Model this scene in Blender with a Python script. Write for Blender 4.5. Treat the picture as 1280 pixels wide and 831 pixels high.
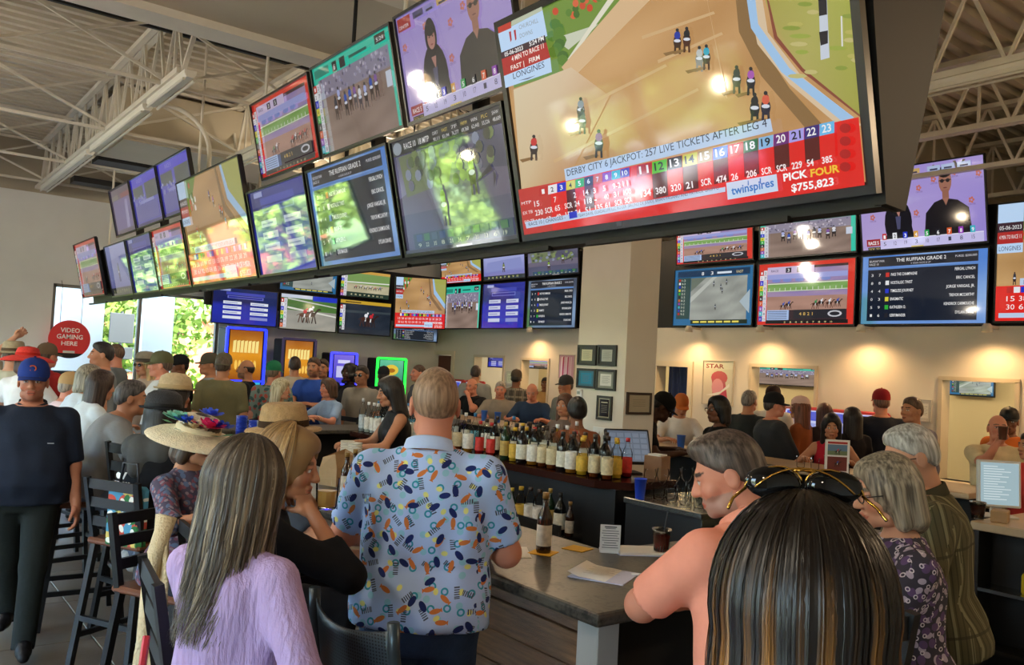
import bpy, math, random
import numpy as np
from mathutils import Vector, Matrix
for _o in list(bpy.data.objects): bpy.data.objects.remove(_o)
SC = bpy.context.scene
COL = SC.collection
PI = math.pi
def rad(a): return math.radians(a)

# ---------------------------------------------------------------- camera
F_PX = 1062.0; YAW, PIT, ROL = rad(37.4), rad(2.3), rad(3.05); CZ = 1.82
_fw = np.array([math.sin(YAW)*math.cos(PIT), math.cos(YAW)*math.cos(PIT), math.sin(PIT)])
_rt = np.array([math.cos(YAW), -math.sin(YAW), 0.0]); _up = np.cross(_rt, _fw)
_r2 = math.cos(ROL)*_rt + math.sin(ROL)*_up; _u2 = np.cross(_r2, _fw)
CAM = np.array([0.0, 0.0, CZ])
cam_data = bpy.data.cameras.new('camera'); cam = bpy.data.objects.new('camera', cam_data); COL.objects.link(cam)
cam_data.sensor_width = 36.0; cam_data.lens = F_PX/1280*36.0; cam_data.clip_start = 0.05; cam_data.clip_end = 300
_m = Matrix(((_r2[0], _u2[0], -_fw[0], 0), (_r2[1], _u2[1], -_fw[1], 0), (_r2[2], _u2[2], -_fw[2], CZ), (0, 0, 0, 1)))
cam.matrix_world = _m
SC.camera = cam
# photo pixel -> ray -> point on a known plane (1280x831 frame)
def ray(x, y): return _fw + _r2*(x-640)/F_PX + _u2*(415.5-y)/F_PX
def onz(x, y, z): d = ray(x, y); return CAM + d*(z-CZ)/d[2]
def onX(x, y, X): d = ray(x, y); return CAM + d*X/d[0]
def onY(x, y, Y): d = ray(x, y); return CAM + d*Y/d[1]
def dep(x, y, d): return CAM + ray(x, y)*d

# ---------------------------------------------------------------- view, sky, sun
SC.view_settings.view_transform = 'Standard'; SC.view_settings.look = 'None'
SC.view_settings.gamma = 1.0; SC.view_settings.use_curve_mapping = False
SC.view_settings.exposure = 0.0
SC.cycles.transparent_max_bounces = 32
W = bpy.data.worlds.new('world'); SC.world = W; W.use_nodes = True
_n = W.node_tree.nodes; _l = W.node_tree.links
_sky = _n.new('ShaderNodeTexSky'); _sky.sky_type = 'NISHITA'; _sky.sun_disc = False
_sky.sun_elevation = rad(42); _sky.sun_rotation = rad(150); _sky.dust_density = 3.0
_n['Background'].inputs[1].default_value = 5.0
_l.new(_sky.outputs[0], _n['Background'].inputs[0])
def add_light(name, kind, loc, energy, color=(1, 1, 1), size=0.2, rot=(0, 0, 0), size_y=None, spot=None, portal=False):
    d = bpy.data.lights.new(name, kind); d.energy = energy; d.color = color
    if kind == 'AREA':
        d.size = size
        if size_y: d.shape = 'RECTANGLE'; d.size_y = size_y
        if portal: d.cycles.is_portal = True
    elif kind == 'SUN': d.angle = size
    else: d.shadow_soft_size = size
    if spot: d.spot_size = rad(spot); d.spot_blend = 0.9
    o = bpy.data.objects.new(name, d); o.location = loc; o.rotation_euler = rot; COL.objects.link(o)
    return o
# sun from behind the far-right side of the building: lights the trees and ground, does not enter the room directly
add_light('sun', 'SUN', (0, 0, 20), 26.0, (1.0, 0.95, 0.85), rad(0.6), (rad(48), 0, rad(55)))
# sky portals in the glazed openings
add_light('sky_portal', 'AREA', (-3.45, 4.0, 1.5), 1, size=15.5, size_y=2.9, rot=(0, rad(-90), 0), portal=True).data.size = 2.9
bpy.data.objects['sky_portal'].data.size_y = 15.5
add_light('sky_portal', 'AREA', (-1.0, 14.95, 2.15), 1, size=4.5, size_y=1.3, rot=(rad(-90), 0, 0), portal=True)
add_light('sky_portal', 'AREA', (3.65, 14.95, 1.45), 1, size=2.7, size_y=2.6, rot=(rad(-90), 0, 0), portal=True)
# ---------------------------------------------------------------- helpers
def s2l(v): return v/12.92 if v <= 0.04045 else ((v+0.055)/1.055)**2.4
def C(h):
    if isinstance(h, str):
        h = h.lstrip('#'); h = ''.join(q+q for q in h) if len(h) == 3 else h; return tuple(s2l(int(h[i:i+2], 16)/255) for i in (0, 2, 4))
    return tuple(h[:3])
MATS = {}
def mat(name, col, rough=0.6, metal=0.0, spec=0.5, var=0.0, vscale=6.0, bump=0.0, bscale=60.0, emit=0.0, alpha=None, trans=0.0, coat=0.0, stretch=None, ecol=None, sheen=0.0):
    if name in MATS: return MATS[name]
    m = bpy.data.materials.new(name); m.use_nodes = True; nt = m.node_tree; b = nt.nodes['Principled BSDF']
    col = C(col)
    b.inputs['Base Color'].default_value = (*col, 1); b.inputs['Roughness'].default_value = rough
    b.inputs['Metallic'].default_value = metal; b.inputs['Specular IOR Level'].default_value = spec
    if coat: b.inputs['Coat Weight'].default_value = coat; b.inputs['Coat Roughness'].default_value = 0.1
    if trans: b.inputs['Transmission Weight'].default_value = trans
    if sheen: b.inputs['Sheen Weight'].default_value = sheen
    if emit:
        b.inputs['Emission Color'].default_value = (*(C(ecol) if ecol else col), 1); b.inputs['Emission Strength'].default_value = emit
    if var or bump:
        tc = nt.nodes.new('ShaderNodeTexCoord'); src = tc.outputs['Object']
        if stretch:
            mp = nt.nodes.new('ShaderNodeMapping'); mp.inputs['Scale'].default_value = stretch
            nt.links.new(src, mp.inputs['Vector']); src = mp.outputs[0]
    if var:
        no = nt.nodes.new('ShaderNodeTexNoise'); no.inputs['Scale'].default_value = vscale; no.inputs['Detail'].default_value = 5
        nt.links.new(src, no.inputs['Vector'])
        rp = nt.nodes.new('ShaderNodeValToRGB'); cr = rp.color_ramp
        cr.elements[0].position = 0.3; cr.elements[1].position = 0.72
        cr.elements[0].color = (*[max(0, x*(1-var)) for x in col], 1); cr.elements[1].color = (*[min(1, x*(1+var)) for x in col], 1)
        nt.links.new(no.outputs['Fac'], rp.inputs[0]); nt.links.new(rp.outputs[0], b.inputs['Base Color'])
    if bump:
        n2 = nt.nodes.new('ShaderNodeTexNoise'); n2.inputs['Scale'].default_value = bscale; n2.inputs['Detail'].default_value = 4
        nt.links.new(src, n2.inputs['Vector'])
        bp = nt.nodes.new('ShaderNodeBump'); bp.inputs['Strength'].default_value = bump; bp.inputs['Distance'].default_value = 0.02
        nt.links.new(n2.outputs['Fac'], bp.inputs['Height']); nt.links.new(bp.outputs[0], b.inputs['Normal'])
    MATS[name] = m
    return m
def node_mat(name):
    m = bpy.data.materials.new(name); m.use_nodes = True; MATS[name] = m
    return m, m.node_tree, m.node_tree.nodes['Principled BSDF']
def glass_mat(name, tint=(1, 1, 1), refl=0.25, rough=0.0, dens=1.0):
    # thin clear glass: transparent with a fresnel mirror, so daylight passes straight through
    if name in MATS: return MATS[name]
    m = bpy.data.materials.new(name); m.use_nodes = True; nt = m.node_tree; nt.nodes.clear()
    out = nt.nodes.new('ShaderNodeOutputMaterial'); mx = nt.nodes.new('ShaderNodeMixShader')
    tr = nt.nodes.new('ShaderNodeBsdfTransparent'); gl = nt.nodes.new('ShaderNodeBsdfGlossy'); lw = nt.nodes.new('ShaderNodeLayerWeight')
    tr.inputs[0].default_value = (*[t*dens for t in tint], 1); gl.inputs['Roughness'].default_value = rough
    lw.inputs['Blend'].default_value = refl
    nt.links.new(lw.outputs['Fresnel'], mx.inputs[0]); nt.links.new(tr.outputs[0], mx.inputs[1]); nt.links.new(gl.outputs[0], mx.inputs[2]); nt.links.new(mx.outputs[0], out.inputs[0])
    MATS[name] = m
    return m

class MB:
    """collects vertices and faces; build() links them as ONE mesh object"""
    def __init__(s): s.v = []; s.f = []; s.mi = []; s.cur = 0; s.sm = []; s.smooth = False
    def add(s, vs, fs):
        o = len(s.v); s.v += [tuple(map(float, p)) for p in vs]
        for f in fs: s.f.append([i+o for i in f]); s.mi.append(s.cur); s.sm.append(s.smooth)
        return s
    def box(s, c, d, rot=None, bev=0.0):
        hx, hy, hz = d[0]/2, d[1]/2, d[2]/2
        if bev <= 0:
            p = [(x, y, z) for x in (-hx, hx) for y in (-hy, hy) for z in (-hz, hz)]
            f = [(0, 1, 3, 2), (4, 6, 7, 5), (0, 4, 5, 1), (2, 3, 7, 6), (0, 2, 6, 4), (1, 5, 7, 3)]
        else:
            b = min(bev, hx*0.99, hy*0.99, hz*0.99); p = []; idx = {}
            for sx in (-1, 1):
                for sy in (-1, 1):
                    for sz in (-1, 1):
                        for ax in range(3):
                            q = [sx*(hx-b), sy*(hy-b), sz*(hz-b)]; q[ax] = (sx*hx, sy*hy, sz*hz)[ax]
                            idx[(sx, sy, sz, ax)] = len(p); p.append(tuple(q))
            f = []
            for ax in range(3):
                a1, a2 = (ax+1) % 3, (ax+2) % 3
                for sg in (-1, 1):
                    lo = []
                    for u, w in ((-1, -1), (1, -1), (1, 1), (-1, 1)):
                        k = [0, 0, 0]; k[ax] = sg; k[a1] = u; k[a2] = w; lo.append(idx[(*k, ax)])
                    f.append(lo if sg > 0 else lo[::-1])
            for ax in range(3):
                a1, a2 = (ax+1) % 3, (ax+2) % 3
                for u in (-1, 1):
                    for w in (-1, 1):
                        q = []
                        for sg, ow in ((-1, a1), (1, a1), (1, a2), (-1, a2)):
                            k = [0, 0, 0]; k[ax] = sg; k[a1] = u; k[a2] = w; q.append(idx[(*k, ow)])
                        f.append(q if u*w > 0 else q[::-1])
            for sx in (-1, 1):
                for sy in (-1, 1):
                    for sz in (-1, 1):
                        q = [idx[(sx, sy, sz, a)] for a in range(3)]; f.append(q if sx*sy*sz > 0 else q[::-1])
        if rot is not None: p = [tuple(rot @ Vector(q)) for q in p]
        return s.add([(q[0]+c[0], q[1]+c[1], q[2]+c[2]) for q in p], f)
    def box2(s, a, b, bev=0.0):
        return s.box([(a[i]+b[i])/2 for i in range(3)], [abs(b[i]-a[i]) for i in range(3)], None, bev)
    def bar(s, a, b, w, h=None, up=(0, 0, 1)):
        a = Vector(a); b = Vector(b); h = h or w; d = (b-a); L = d.length; d.normalize()
        u = Vector(up)
        if abs(d.dot(u)) > 0.99: u = Vector((1, 0, 0))
        x = d.cross(u).normalized(); z = x.cross(d)
        R = Matrix((x, d, z)).transposed()
        return s.box((a+b)/2, (w, L, h), R)
    def tube(s, pts, r, n=8, cap=True, closed=False):
        pts = [Vector(p) for p in pts]; m = len(pts); rr = r if isinstance(r, (list, tuple)) else [r]*m
        vs = []; prev = None
        for i, p in enumerate(pts):
            if closed: d = pts[(i+1) % m]-pts[i-1]
            else: d = pts[min(i+1, m-1)]-pts[max(i-1, 0)]
            d.normalize()
            if prev is None:
                u = Vector((0, 0, 1)) if abs(d.z) < 0.9 else Vector((1, 0, 0)); u = d.cross(u).normalized()
            else: u = (prev-d*prev.dot(d)).normalized()
            prev = u; w = d.cross(u)
            for k in range(n):
                a = 2*PI*k/n; vs.append(p+(u*math.cos(a)+w*math.sin(a))*rr[i])
        fs = []
        for i in range(m if closed else m-1):
            j = (i+1) % m
            for k in range(n): fs.append((i*n+k, i*n+(k+1) % n, j*n+(k+1) % n, j*n+k))
        if cap and not closed: fs.append(tuple(range(n))[::-1]); fs.append(tuple((m-1)*n+k for k in range(n)))
        return s.add(vs, fs)
    def lathe(s, prof, c=(0, 0, 0), n=16, sx=1.0, sy=1.0, cap=True):
        vs = []; fs = []
        for r, z in prof:
            for k in range(n): a = 2*PI*k/n; vs.append((c[0]+r*sx*math.cos(a), c[1]+r*sy*math.sin(a), c[2]+z))
        for i in range(len(prof)-1):
            for k in range(n): fs.append((i*n+k, i*n+(k+1) % n, (i+1)*n+(k+1) % n, (i+1)*n+k))
        if cap:
            if prof[0][0] > 1e-6: fs.append(tuple(range(n))[::-1])
            if prof[-1][0] > 1e-6: fs.append(tuple((len(prof)-1)*n+k for k in range(n)))
        return s.add(vs, fs)
    def prism(s, poly, z0, z1, ax=2):
        n = len(poly)
        def mk(p, h): return (p[0], p[1], h) if ax == 2 else ((h, p[0], p[1]) if ax == 0 else (p[0], h, p[1]))
        ar = sum(poly[i][0]*poly[(i+1) % n][1]-poly[(i+1) % n][0]*poly[i][1] for i in range(n))
        if (ar < 0) != (ax == 1): poly = poly[::-1]
        vs = [mk(p, z0) for p in poly]+[mk(p, z1) for p in poly]
        fs = [tuple(range(n))[::-1], tuple(range(n, 2*n))]+[(i, (i+1) % n, n+(i+1) % n, n+i) for i in range(n)]
        return s.add(vs, fs)
    def sphere(s, c, r, n=12, m=8, sc=(1, 1, 1)):
        vs = [(c[0], c[1], c[2]-r*sc[2])]
        for i in range(1, m):
            t = -PI/2+PI*i/m
            for k in range(n): a = 2*PI*k/n; vs.append((c[0]+r*sc[0]*math.cos(t)*math.cos(a), c[1]+r*sc[1]*math.cos(t)*math.sin(a), c[2]+r*sc[2]*math.sin(t)))
        vs.append((c[0], c[1], c[2]+r*sc[2])); fs = []
        for k in range(n): fs.append((0, 1+(k+1) % n, 1+k))
        for i in range(m-2):
            for k in range(n): a = 1+i*n+k; b = 1+i*n+(k+1) % n; fs.append((a, b, b+n, a+n))
        t = len(vs)-1; o = 1+(m-2)*n
        for k in range(n): fs.append((o+k, o+(k+1) % n, t))
        return s.add(vs, fs)
    def mesh(s, name, mats):
        me = bpy.data.meshes.new(name); me.from_pydata(s.v, [], s.f)
        if not isinstance(mats, (list, tuple)): mats = [mats]
        for m in mats: me.materials.append(m)
        if len(mats) > 1: me.polygons.foreach_set('material_index', s.mi)
        if any(s.sm): me.polygons.foreach_set('use_smooth', s.sm)
        me.update(); return me
    def build(s, name, mats, parent=None, loc=None, rot=None):
        o = bpy.data.objects.new(name, s.mesh(name, mats)); COL.objects.link(o)
        if parent: o.parent = parent
        if loc is not None: o.location = loc
        if rot is not None: o.rotation_euler = rot
        return o
def tag(o, label=None, cat=None, group=None, kind=None):
    if label: o['label'] = label
    if cat: o['category'] = cat
    if group: o['group'] = group
    if kind: o['kind'] = kind
    return o
def thing(name, label, cat, loc=(0, 0, 0), rz=0.0, group=None, mat4=None):
    o = bpy.data.objects.new(name, None); o.empty_display_size = 0.1; COL.objects.link(o)
    if mat4 is not None: o.matrix_world = mat4
    else: o.location = loc; o.rotation_euler = (0, 0, rz)
    return tag(o, label, cat, group)
def struct(o): o['kind'] = 'structure'; return o
def link_mesh(name, me, parent=None, loc=(0, 0, 0), rot=None):
    o = bpy.data.objects.new(name, me); COL.objects.link(o)
    if parent: o.parent = parent
    o.location = loc
    if rot is not None: o.rotation_euler = rot
    return o
def dup(root, loc, rz=0.0, label=None, group=None, scale=None):
    r = root.copy(); COL.objects.link(r); r.location = loc; r.rotation_euler = (0, 0, rz)
    if scale: r.scale = scale
    if label: r['label'] = label
    if group: r['group'] = group
    for ch in list(root.children):
        c = ch.copy(); COL.objects.link(c); c.parent = r
        for g in list(ch.children):
            d = g.copy(); COL.objects.link(d); d.parent = c
    return r
# ---------------------------------------------------------------- materials of the setting
M_wall = mat('cream_paint', '#d9d2c4', 0.75, var=0.03, vscale=3, bump=0.03, bscale=200)
M_wallw = mat('white_paint', '#d6d5d0', 0.75, var=0.03, vscale=3, bump=0.03, bscale=200)
M_ceil = mat('painted_deck', '#c9bda6', 0.6, var=0.05, vscale=2)
M_steel = mat('painted_steel', '#d8cfbd', 0.5, var=0.05, vscale=5)
M_duct = mat('beige_duct', '#c2b49a', 0.6, var=0.04, vscale=2)
M_black = mat('matte_black', '#0d0d0e', 0.6)
M_dark = mat('dark_metal', '#17181a', 0.4, metal=0.3)
M_grout = mat('grout', '#6f6a62', 0.9)
M_tile = mat('floor_tile', '#6a5f52', 0.35, var=0.12, vscale=2.5, bump=0.04, bscale=40)
M_frame = mat('window_aluminium', '#6a6a68', 0.4, metal=0.6)
M_glass = glass_mat('window_glass', (0.93, 0.96, 0.95), 0.08)
M_white = mat('white_plastic', '#dcdcd8', 0.4)
M_asph = mat('asphalt', '#6d6b68', 0.9, var=0.15, vscale=3)

def slab(name, a, b, m, parent=None, bev=0.0):
    c = [(a[i]+b[i])/2 for i in range(3)]
    return MB().box((0, 0, 0), [abs(b[i]-a[i]) for i in range(3)], None, bev).build(name, m, parent, c)
def holes_wall(name, ax, p0, p1, u0, u1, z0, z1, holes, m):
    us = sorted({u0, u1, *[h[0] for h in holes], *[h[1] for h in holes]}); zs = sorted({z0, z1, *[h[2] for h in holes], *[h[3] for h in holes]})
    mb = MB()
    for i in range(len(us)-1):
        for j in range(len(zs)-1):
            uc = (us[i]+us[i+1])/2; zc = (zs[j]+zs[j+1])/2
            if any(h[0] < uc < h[1] and h[2] < zc < h[3] for h in holes): continue
            if ax == 'X': mb.box2((p0, us[i], zs[j]), (p1, us[i+1], zs[j+1]))
            else: mb.box2((us[i], p0, zs[j]), (us[i+1], p1, zs[j+1]))
    return struct(mb.build(name, m))

X0, X1, Y0, Y1 = -3.6, 13.4, -3.2, 15.0
ZD = 4.9
fl = struct(slab('floor', (X0-0.2, Y0-0.2, -0.12), (X1+0.2, Y1+0.2, -0.012), M_grout))
tm = MB().box((0, 0, 0), (0.893, 0.893, 0.012), None, 0.003).mesh('tile', M_tile)
for i in range(-6, 12):
    for j in range(-4, 13):
        x = 1.27+0.9*(i-0.5)+0.0; y = 5.32+0.9*j
        if x > 9.4 or x < -3.2 or y > 14.7 or y < 1.2: continue
        link_mesh('tile', tm, fl, (x-fl.location[0], y-fl.location[1], -0.006-fl.location[2]))
# walls
far_holes = [(-3.3, 1.25, 1.5, 2.8), (2.35, 4.99, 0.35, 2.75)]
holes_wall('wall_far', 'Y', 15.0, 15.2, X0, X1, 0, 4.13, far_holes, M_wallw)
struct(slab('wall_far_upper', (X0, 15.0, 4.13), (X1, 15.2, ZD+0.1), mat('beam_tan', '#a89c86', 0.6)))
left_holes = [(-2.9+1.78*k, -2.9+1.78*k+1.7, 0.25, 2.95) for k in (1, 3, 5, 6, 8)]
holes_wall('wall_left', 'X', X0-0.15, X0, Y0, Y1, 0, ZD, left_holes, M_wallw)
struct(slab('wall_near', (X0, Y0-0.2, 0), (X1, Y0, ZD), M_wallw))
struct(slab('wall_right_outer', (X1, Y0, 0), (X1+0.2, Y1, ZD), M_wall))
wn = 0
def window(ax, p, u0, u1, z0, z1, nm):
    """framed glazing with nm panes"""
    global wn; wn += 1
    f = MB(); t = 0.05
    def bx(ua, ub, za, zb): f.box2((p-0.05, ua, za), (p+0.05, ub, zb)) if ax == 'X' else f.box2((ua, p-0.05, za), (ub, p+0.05, zb))
    bx(u0, u1, z0, z0+t); bx(u0, u1, z1-t, z1); bx(u0, u0+t, z0, z1); bx(u1-t, u1, z0, z1)
    w = (u1-u0)/nm
    for k in range(1, nm): bx(u0+w*k-t/2, u0+w*k+t/2, z0, z1)
    o = struct(f.build('window_%d' % wn, M_frame))
    for k in range(nm):
        a, b = u0+w*k+t/2, u0+w*(k+1)-t/2
        if ax == 'X': q = slab('pane', (p-0.005, a, z0+t), (p+0.005, b, z1-t), M_glass)
        else: q = slab('pane', (a, p-0.005, z0+t), (b, p+0.005, z1-t), M_glass)
        q.parent = o
    return o
window('Y', 15.1, 2.35, 4.99, 0.35, 2.75, 2)
window('Y', 15.1, -3.3, 1.25, 1.5, 2.8, 3)
for h in left_holes: window('X', X0-0.08, h[0], h[1], h[2], h[3], 1)
# back wall with cash windows and doorways, room behind it
XB = 9.5
def hx(x0, x1, y, z0): a = onX(x0, y, XB); b = onX(x1, y, XB); return (b[1], a[1], z0, (a[2]+b[2])/2)
H_A = hx(940, 1020, 459, 1.05); H_B = hx(1178, 1271, 476, 0.84); H_C = hx(822, 862, 458, 0.0)
H_D = hx(594, 630, 446, 1.05); H_E = hx(653, 686, 450, 1.05); H_F = hx(541, 566, 443, 0.0)
ZL = 2.52
holes_wall('wall_back', 'X', XB, XB+0.15, 0.2, Y1, 0, ZL, [H_A, H_B, H_C, H_D, H_E, H_F], M_wall)
struct(slab('wall_back_end', (XB, 0.05, 0), (X1, 0.2, ZL), M_wall))
struct(slab('ceiling_back_room', (XB+0.15, 0.2, ZL-0.12), (X1, Y1, ZL), M_wall))
struct(slab('wall_back_room', (12.3, 0.2, 0), (12.4, Y1, ZL-0.12), mat('back_room_paint', '#d8c9a2', 0.8)))
struct(slab('wall_back_upper', (XB+0.1, 0.2, ZL), (XB+0.16, Y1, 3.85), M_black))
for k, h in enumerate((H_A, H_B, H_D, H_E)):
    t = 0.035; f = MB()
    f.box2((XB-0.02, h[0]-t, h[3]-0.008), (XB+0.16, h[1]+t, h[3]+t)); f.box2((XB-0.02, h[0]-t, h[2]), (XB+0.16, h[0]+0.008, h[3])); f.box2((XB-0.02, h[1]-0.008, h[2]), (XB+0.16, h[1]+t, h[3]))
    f.box2((XB-0.18, h[0]-0.1, h[2]-0.04), (XB+0.2, h[1]+0.1, h[2]))
    struct(f.build('trim_%d' % (k+1), mat('cream_trim', '#c9bda6', 0.5)))
for k, h in enumerate((H_C, H_F)):
    f = MB(); t = 0.08
    f.box2((XB-0.03, h[0]-t, 0), (XB+0.18, h[0]+0.008, h[3]+t)); f.box2((XB-0.03, h[1]-0.008, 0), (XB+0.18, h[1]+t, h[3]+t)); f.box2((XB-0.03, h[0], h[3]), (XB+0.18, h[1], h[3]+t))
    struct(f.build('trim_%d' % (k+5), mat('door_trim', '#d9cfb8', 0.5)))
# door leaf behind the far doorway and the red-brown door past the curtain
d1 = struct(slab('door_1', (XB+0.6, H_C[0]-0.3, 0), (XB+0.64, H_C[0]+0.42, 1.93), mat('door_brown', '#5a2a1c', 0.5)))
slab('door_handle', (0, 0, 0), (0.05, 0.12, 0.02), mat('chrome', '#c8c8c8', 0.15, metal=1), d1).location = (-0.04, 0.2, 0.05)
d2 = struct(slab('door_2', (XB+0.08, H_F[0]+0.02, 0), (XB+0.12, H_F[1]-0.02, H_F[3]-0.02), mat('door_brown', '#5a2a1c')))
slab('door_handle', (0, 0, 0), (0.05, 0.12, 0.02), MATS['chrome'], d2).location = (-0.04, -0.25, 0.0)
# column in the middle of the bar
struct(slab('wall_column', (5.0, 4.98, 0), (5.36, 5.57, ZD), M_wall))

# ---------------------------------------------------------------- ceiling: corrugated deck, joists, girder, duct
mb = MB(); y = Y0-0.2; pr = []
while y < Y1+0.3:
    pr += [(y, ZD), (y+0.07, ZD), (y+0.09, ZD+0.06), (y+0.17, ZD+0.06)]; y += 0.19
vs = [(x, a, z) for x in (X0-0.2, X1+0.2) for a, z in pr]; n = len(pr)
mb.add(vs, [(i, i+1, n+i+1, n+i) for i in range(n-1)])
deck = struct(mb.build('ceiling', M_ceil))
slab('roof_slab', (X0-0.3, Y0-0.3, ZD+0.1), (X1+0.3, Y1+0.4, ZD+0.25), M_ceil, deck)
def truss(x, ya, yb, place):
    zb, zt = 4.2, 4.83
    t = thing('roof_truss', 'cream open-web roof joist, '+place, 'roof truss', (x, (ya+yb)/2, ZD), group='open-web joists under the deck')
    c = (ya+yb)/2
    def B(nm, a, b, w, h): MB().bar((a[0]-x, a[1]-c, a[2]-ZD), (b[0]-x, b[1]-c, b[2]-ZD), w, h).build(nm, M_steel, t)
    for s in (-0.035, 0.035):
        B('top_chord', (x+s, ya, zt), (x+s, yb, zt), 0.06, 0.05)
    yl = ya+0.75
    for s in (-0.03, 0.03): B('bottom_chord', (x+s, yl, zb), (x+s, yb, zb), 0.05, 0.05)
    B('end_bar', (x, ya+0.1, zt), (x, yl, zb), 0.035, 0.035)
    k = 0; yy = yl
    while yy < yb-0.3:
        B('web_bar', (x, yy, zb), (x, yy+0.28, zt), 0.026, 0.026); B('web_bar', (x, yy+0.28, zt), (x, yy+0.56, zb), 0.026, 0.026)
        if k % 2 == 0: B('web_bar', (x, yy+0.28, zt), (x, yy+0.28, zb), 0.022, 0.022)
        yy += 0.56; k += 1
    return t
tx = [2.04+1.457*k for k in range(-1, 8)]
pl = ['out by the windows', 'first from the white far wall', 'second from the far wall, behind the hanging screens', 'third from the far wall', 'fourth, over the column', 'fifth, above the right-hand screens', 'sixth, above the cash windows', 'seventh, past the cash windows', 'eighth, near the outer wall']
for k, x in enumerate(tx):
    truss(x, 6.75, 14.95, pl[k]+', far'); 
    truss(x, -3.1, 4.95, pl[k]+', near')
# girder along X (boxed)
g = thing('roof_girder', 'wide boxed beige roof girder crossing above the hanging screens', 'girder', (5, 5.9, ZD))
MB().box2((-8.5, -0.9, -0.62), (8.3, 0.62, 0.0)).build('casing', M_duct, g); MB().box2((-8.5, 0.5, -0.68), (8.3, 0.76, -0.6)).build('flange', M_steel, g); MB().box2((-8.5, -1.0, -0.68), (8.3, -0.82, -0.6)).build('flange', M_steel, g)
# bridging lines under the joists with cross braces
for i, yy in enumerate((8.0, 10.2, 12.5, 14.3)):
    t = thing('bridging_line', ('horizontal steel bridging line between joists, nearest the girder', 'horizontal steel bridging line between joists, second from the girder', 'horizontal steel bridging line between joists, third from the girder', 'horizontal steel bridging line between joists, nearest the far wall')[i], 'brace', (tx[0], yy, 4.2))
    MB().bar((-1, 0, 0.0), (8*1.457, 0, 0.0), 0.03, 0.03).build('rod', M_steel, t); MB().bar((-1, 0.05, 0.6), (8*1.457, 0.05, 0.6), 0.03, 0.03).build('rod', M_steel, t)
    for k in range(-1, 6):
        MB().bar((k*1.457, 0.02, 0.02), ((k+1)*1.457, 0.02, 0.6), 0.025, 0.025).build('brace', M_steel, t); MB().bar((k*1.457, -0.02, 0.6), ((k+1)*1.457, -0.02, 0.02), 0.025, 0.025).build('brace', M_steel, t)
# duct with dark slot between joists
g = thing('air_duct', 'boxy beige air duct with dark slot grilles hanging below the joists', 'duct', (2.1, 10.3, 4.9))
MB().box2((0.08, 0.13, -0.68), (8.5, 1.5, -0.1), 0.01).build('casing', M_duct, g)
MB().box2((0.15, 1.52, -0.72), (1.3, 1.9, -0.66)).build('grille', M_black, g); MB().box2((0.15, 1.9, -0.74), (1.3, 1.95, -0.6)).build('grille_frame', M_steel, g)
MB().box2((0.15, 3.05, -0.78), (1.2, 3.35, -0.7)).build('grille', M_black, g); MB().box2((0.15, 0.2, -0.7), (6.0, 1.4, -0.675)).build('bottom_plate', M_duct, g)
MB().bar((-1.2, -2.0, -0.1), (8, -2.0, -0.1), 0.04, 0.04).build('sprinkler_pipe', M_black, g)
# fluorescent strips below joists (switched off)
M_fix = mat('fixture_white', '#e6dfd0', 0.4); M_tube = mat('lamp_tube', '#cfc8b8', 0.3)
def strip(x, ya, yb, lab):
    t = thing('strip_light', lab, 'ceiling light', (x, (ya+yb)/2, 4.175), group='strip lights under the joists')
    L = yb-ya
    MB().prism([(-0.05, 0), (0.05, 0), (0.05, -0.03), (0.03, -0.06), (-0.03, -0.06), (-0.05, -0.03)], -L/2, L/2, 1).build('housing', M_fix, t)
    MB().tube([(0.045, -L/2+0.03, -0.075), (0.045, L/2-0.03, -0.075)], 0.013, 8).build('tube', M_tube, t); MB().tube([(-0.045, -L/2+0.03, -0.075), (-0.045, L/2-0.03, -0.075)], 0.013, 8).build('tube', M_tube, t)
strip(2.06, 7.35, 8.55, 'unlit strip light under first joist, nearest the girder'); strip(2.06, 8.7, 11.1, 'unlit strip light under first joist, middle one'); strip(2.06, 11.3, 14.6, 'long unlit strip light under first joist by the far wall')
strip(3.52, 7.4, 9.4, 'unlit strip light under second joist behind hanging screens'); strip(3.52, 9.6, 12, 'unlit strip light under second joist, farther one')
strip(6.43, 0.5, 4.6, 'long unlit strip light under the joist at upper right')
# bent conduit dropping from joist to the screens
t = MB(); t.smooth = True
cp = [(2.1, 8.5, 4.14), (2.14, 8.42, 4.13)]+[(2.14+0.42*math.sin(a)*1.0, 8.42-0.1*math.sin(a), 4.13-0.42*(1-math.cos(a))) for a in np.linspace(0.1, PI/2, 8)]+[(2.56, 8.3, 3.45)]
tag(t.tube(cp, 0.022, 10).build('conduit', M_steel), 'bent cream conduit dropping from the first joist to the screens', 'conduit')
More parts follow.
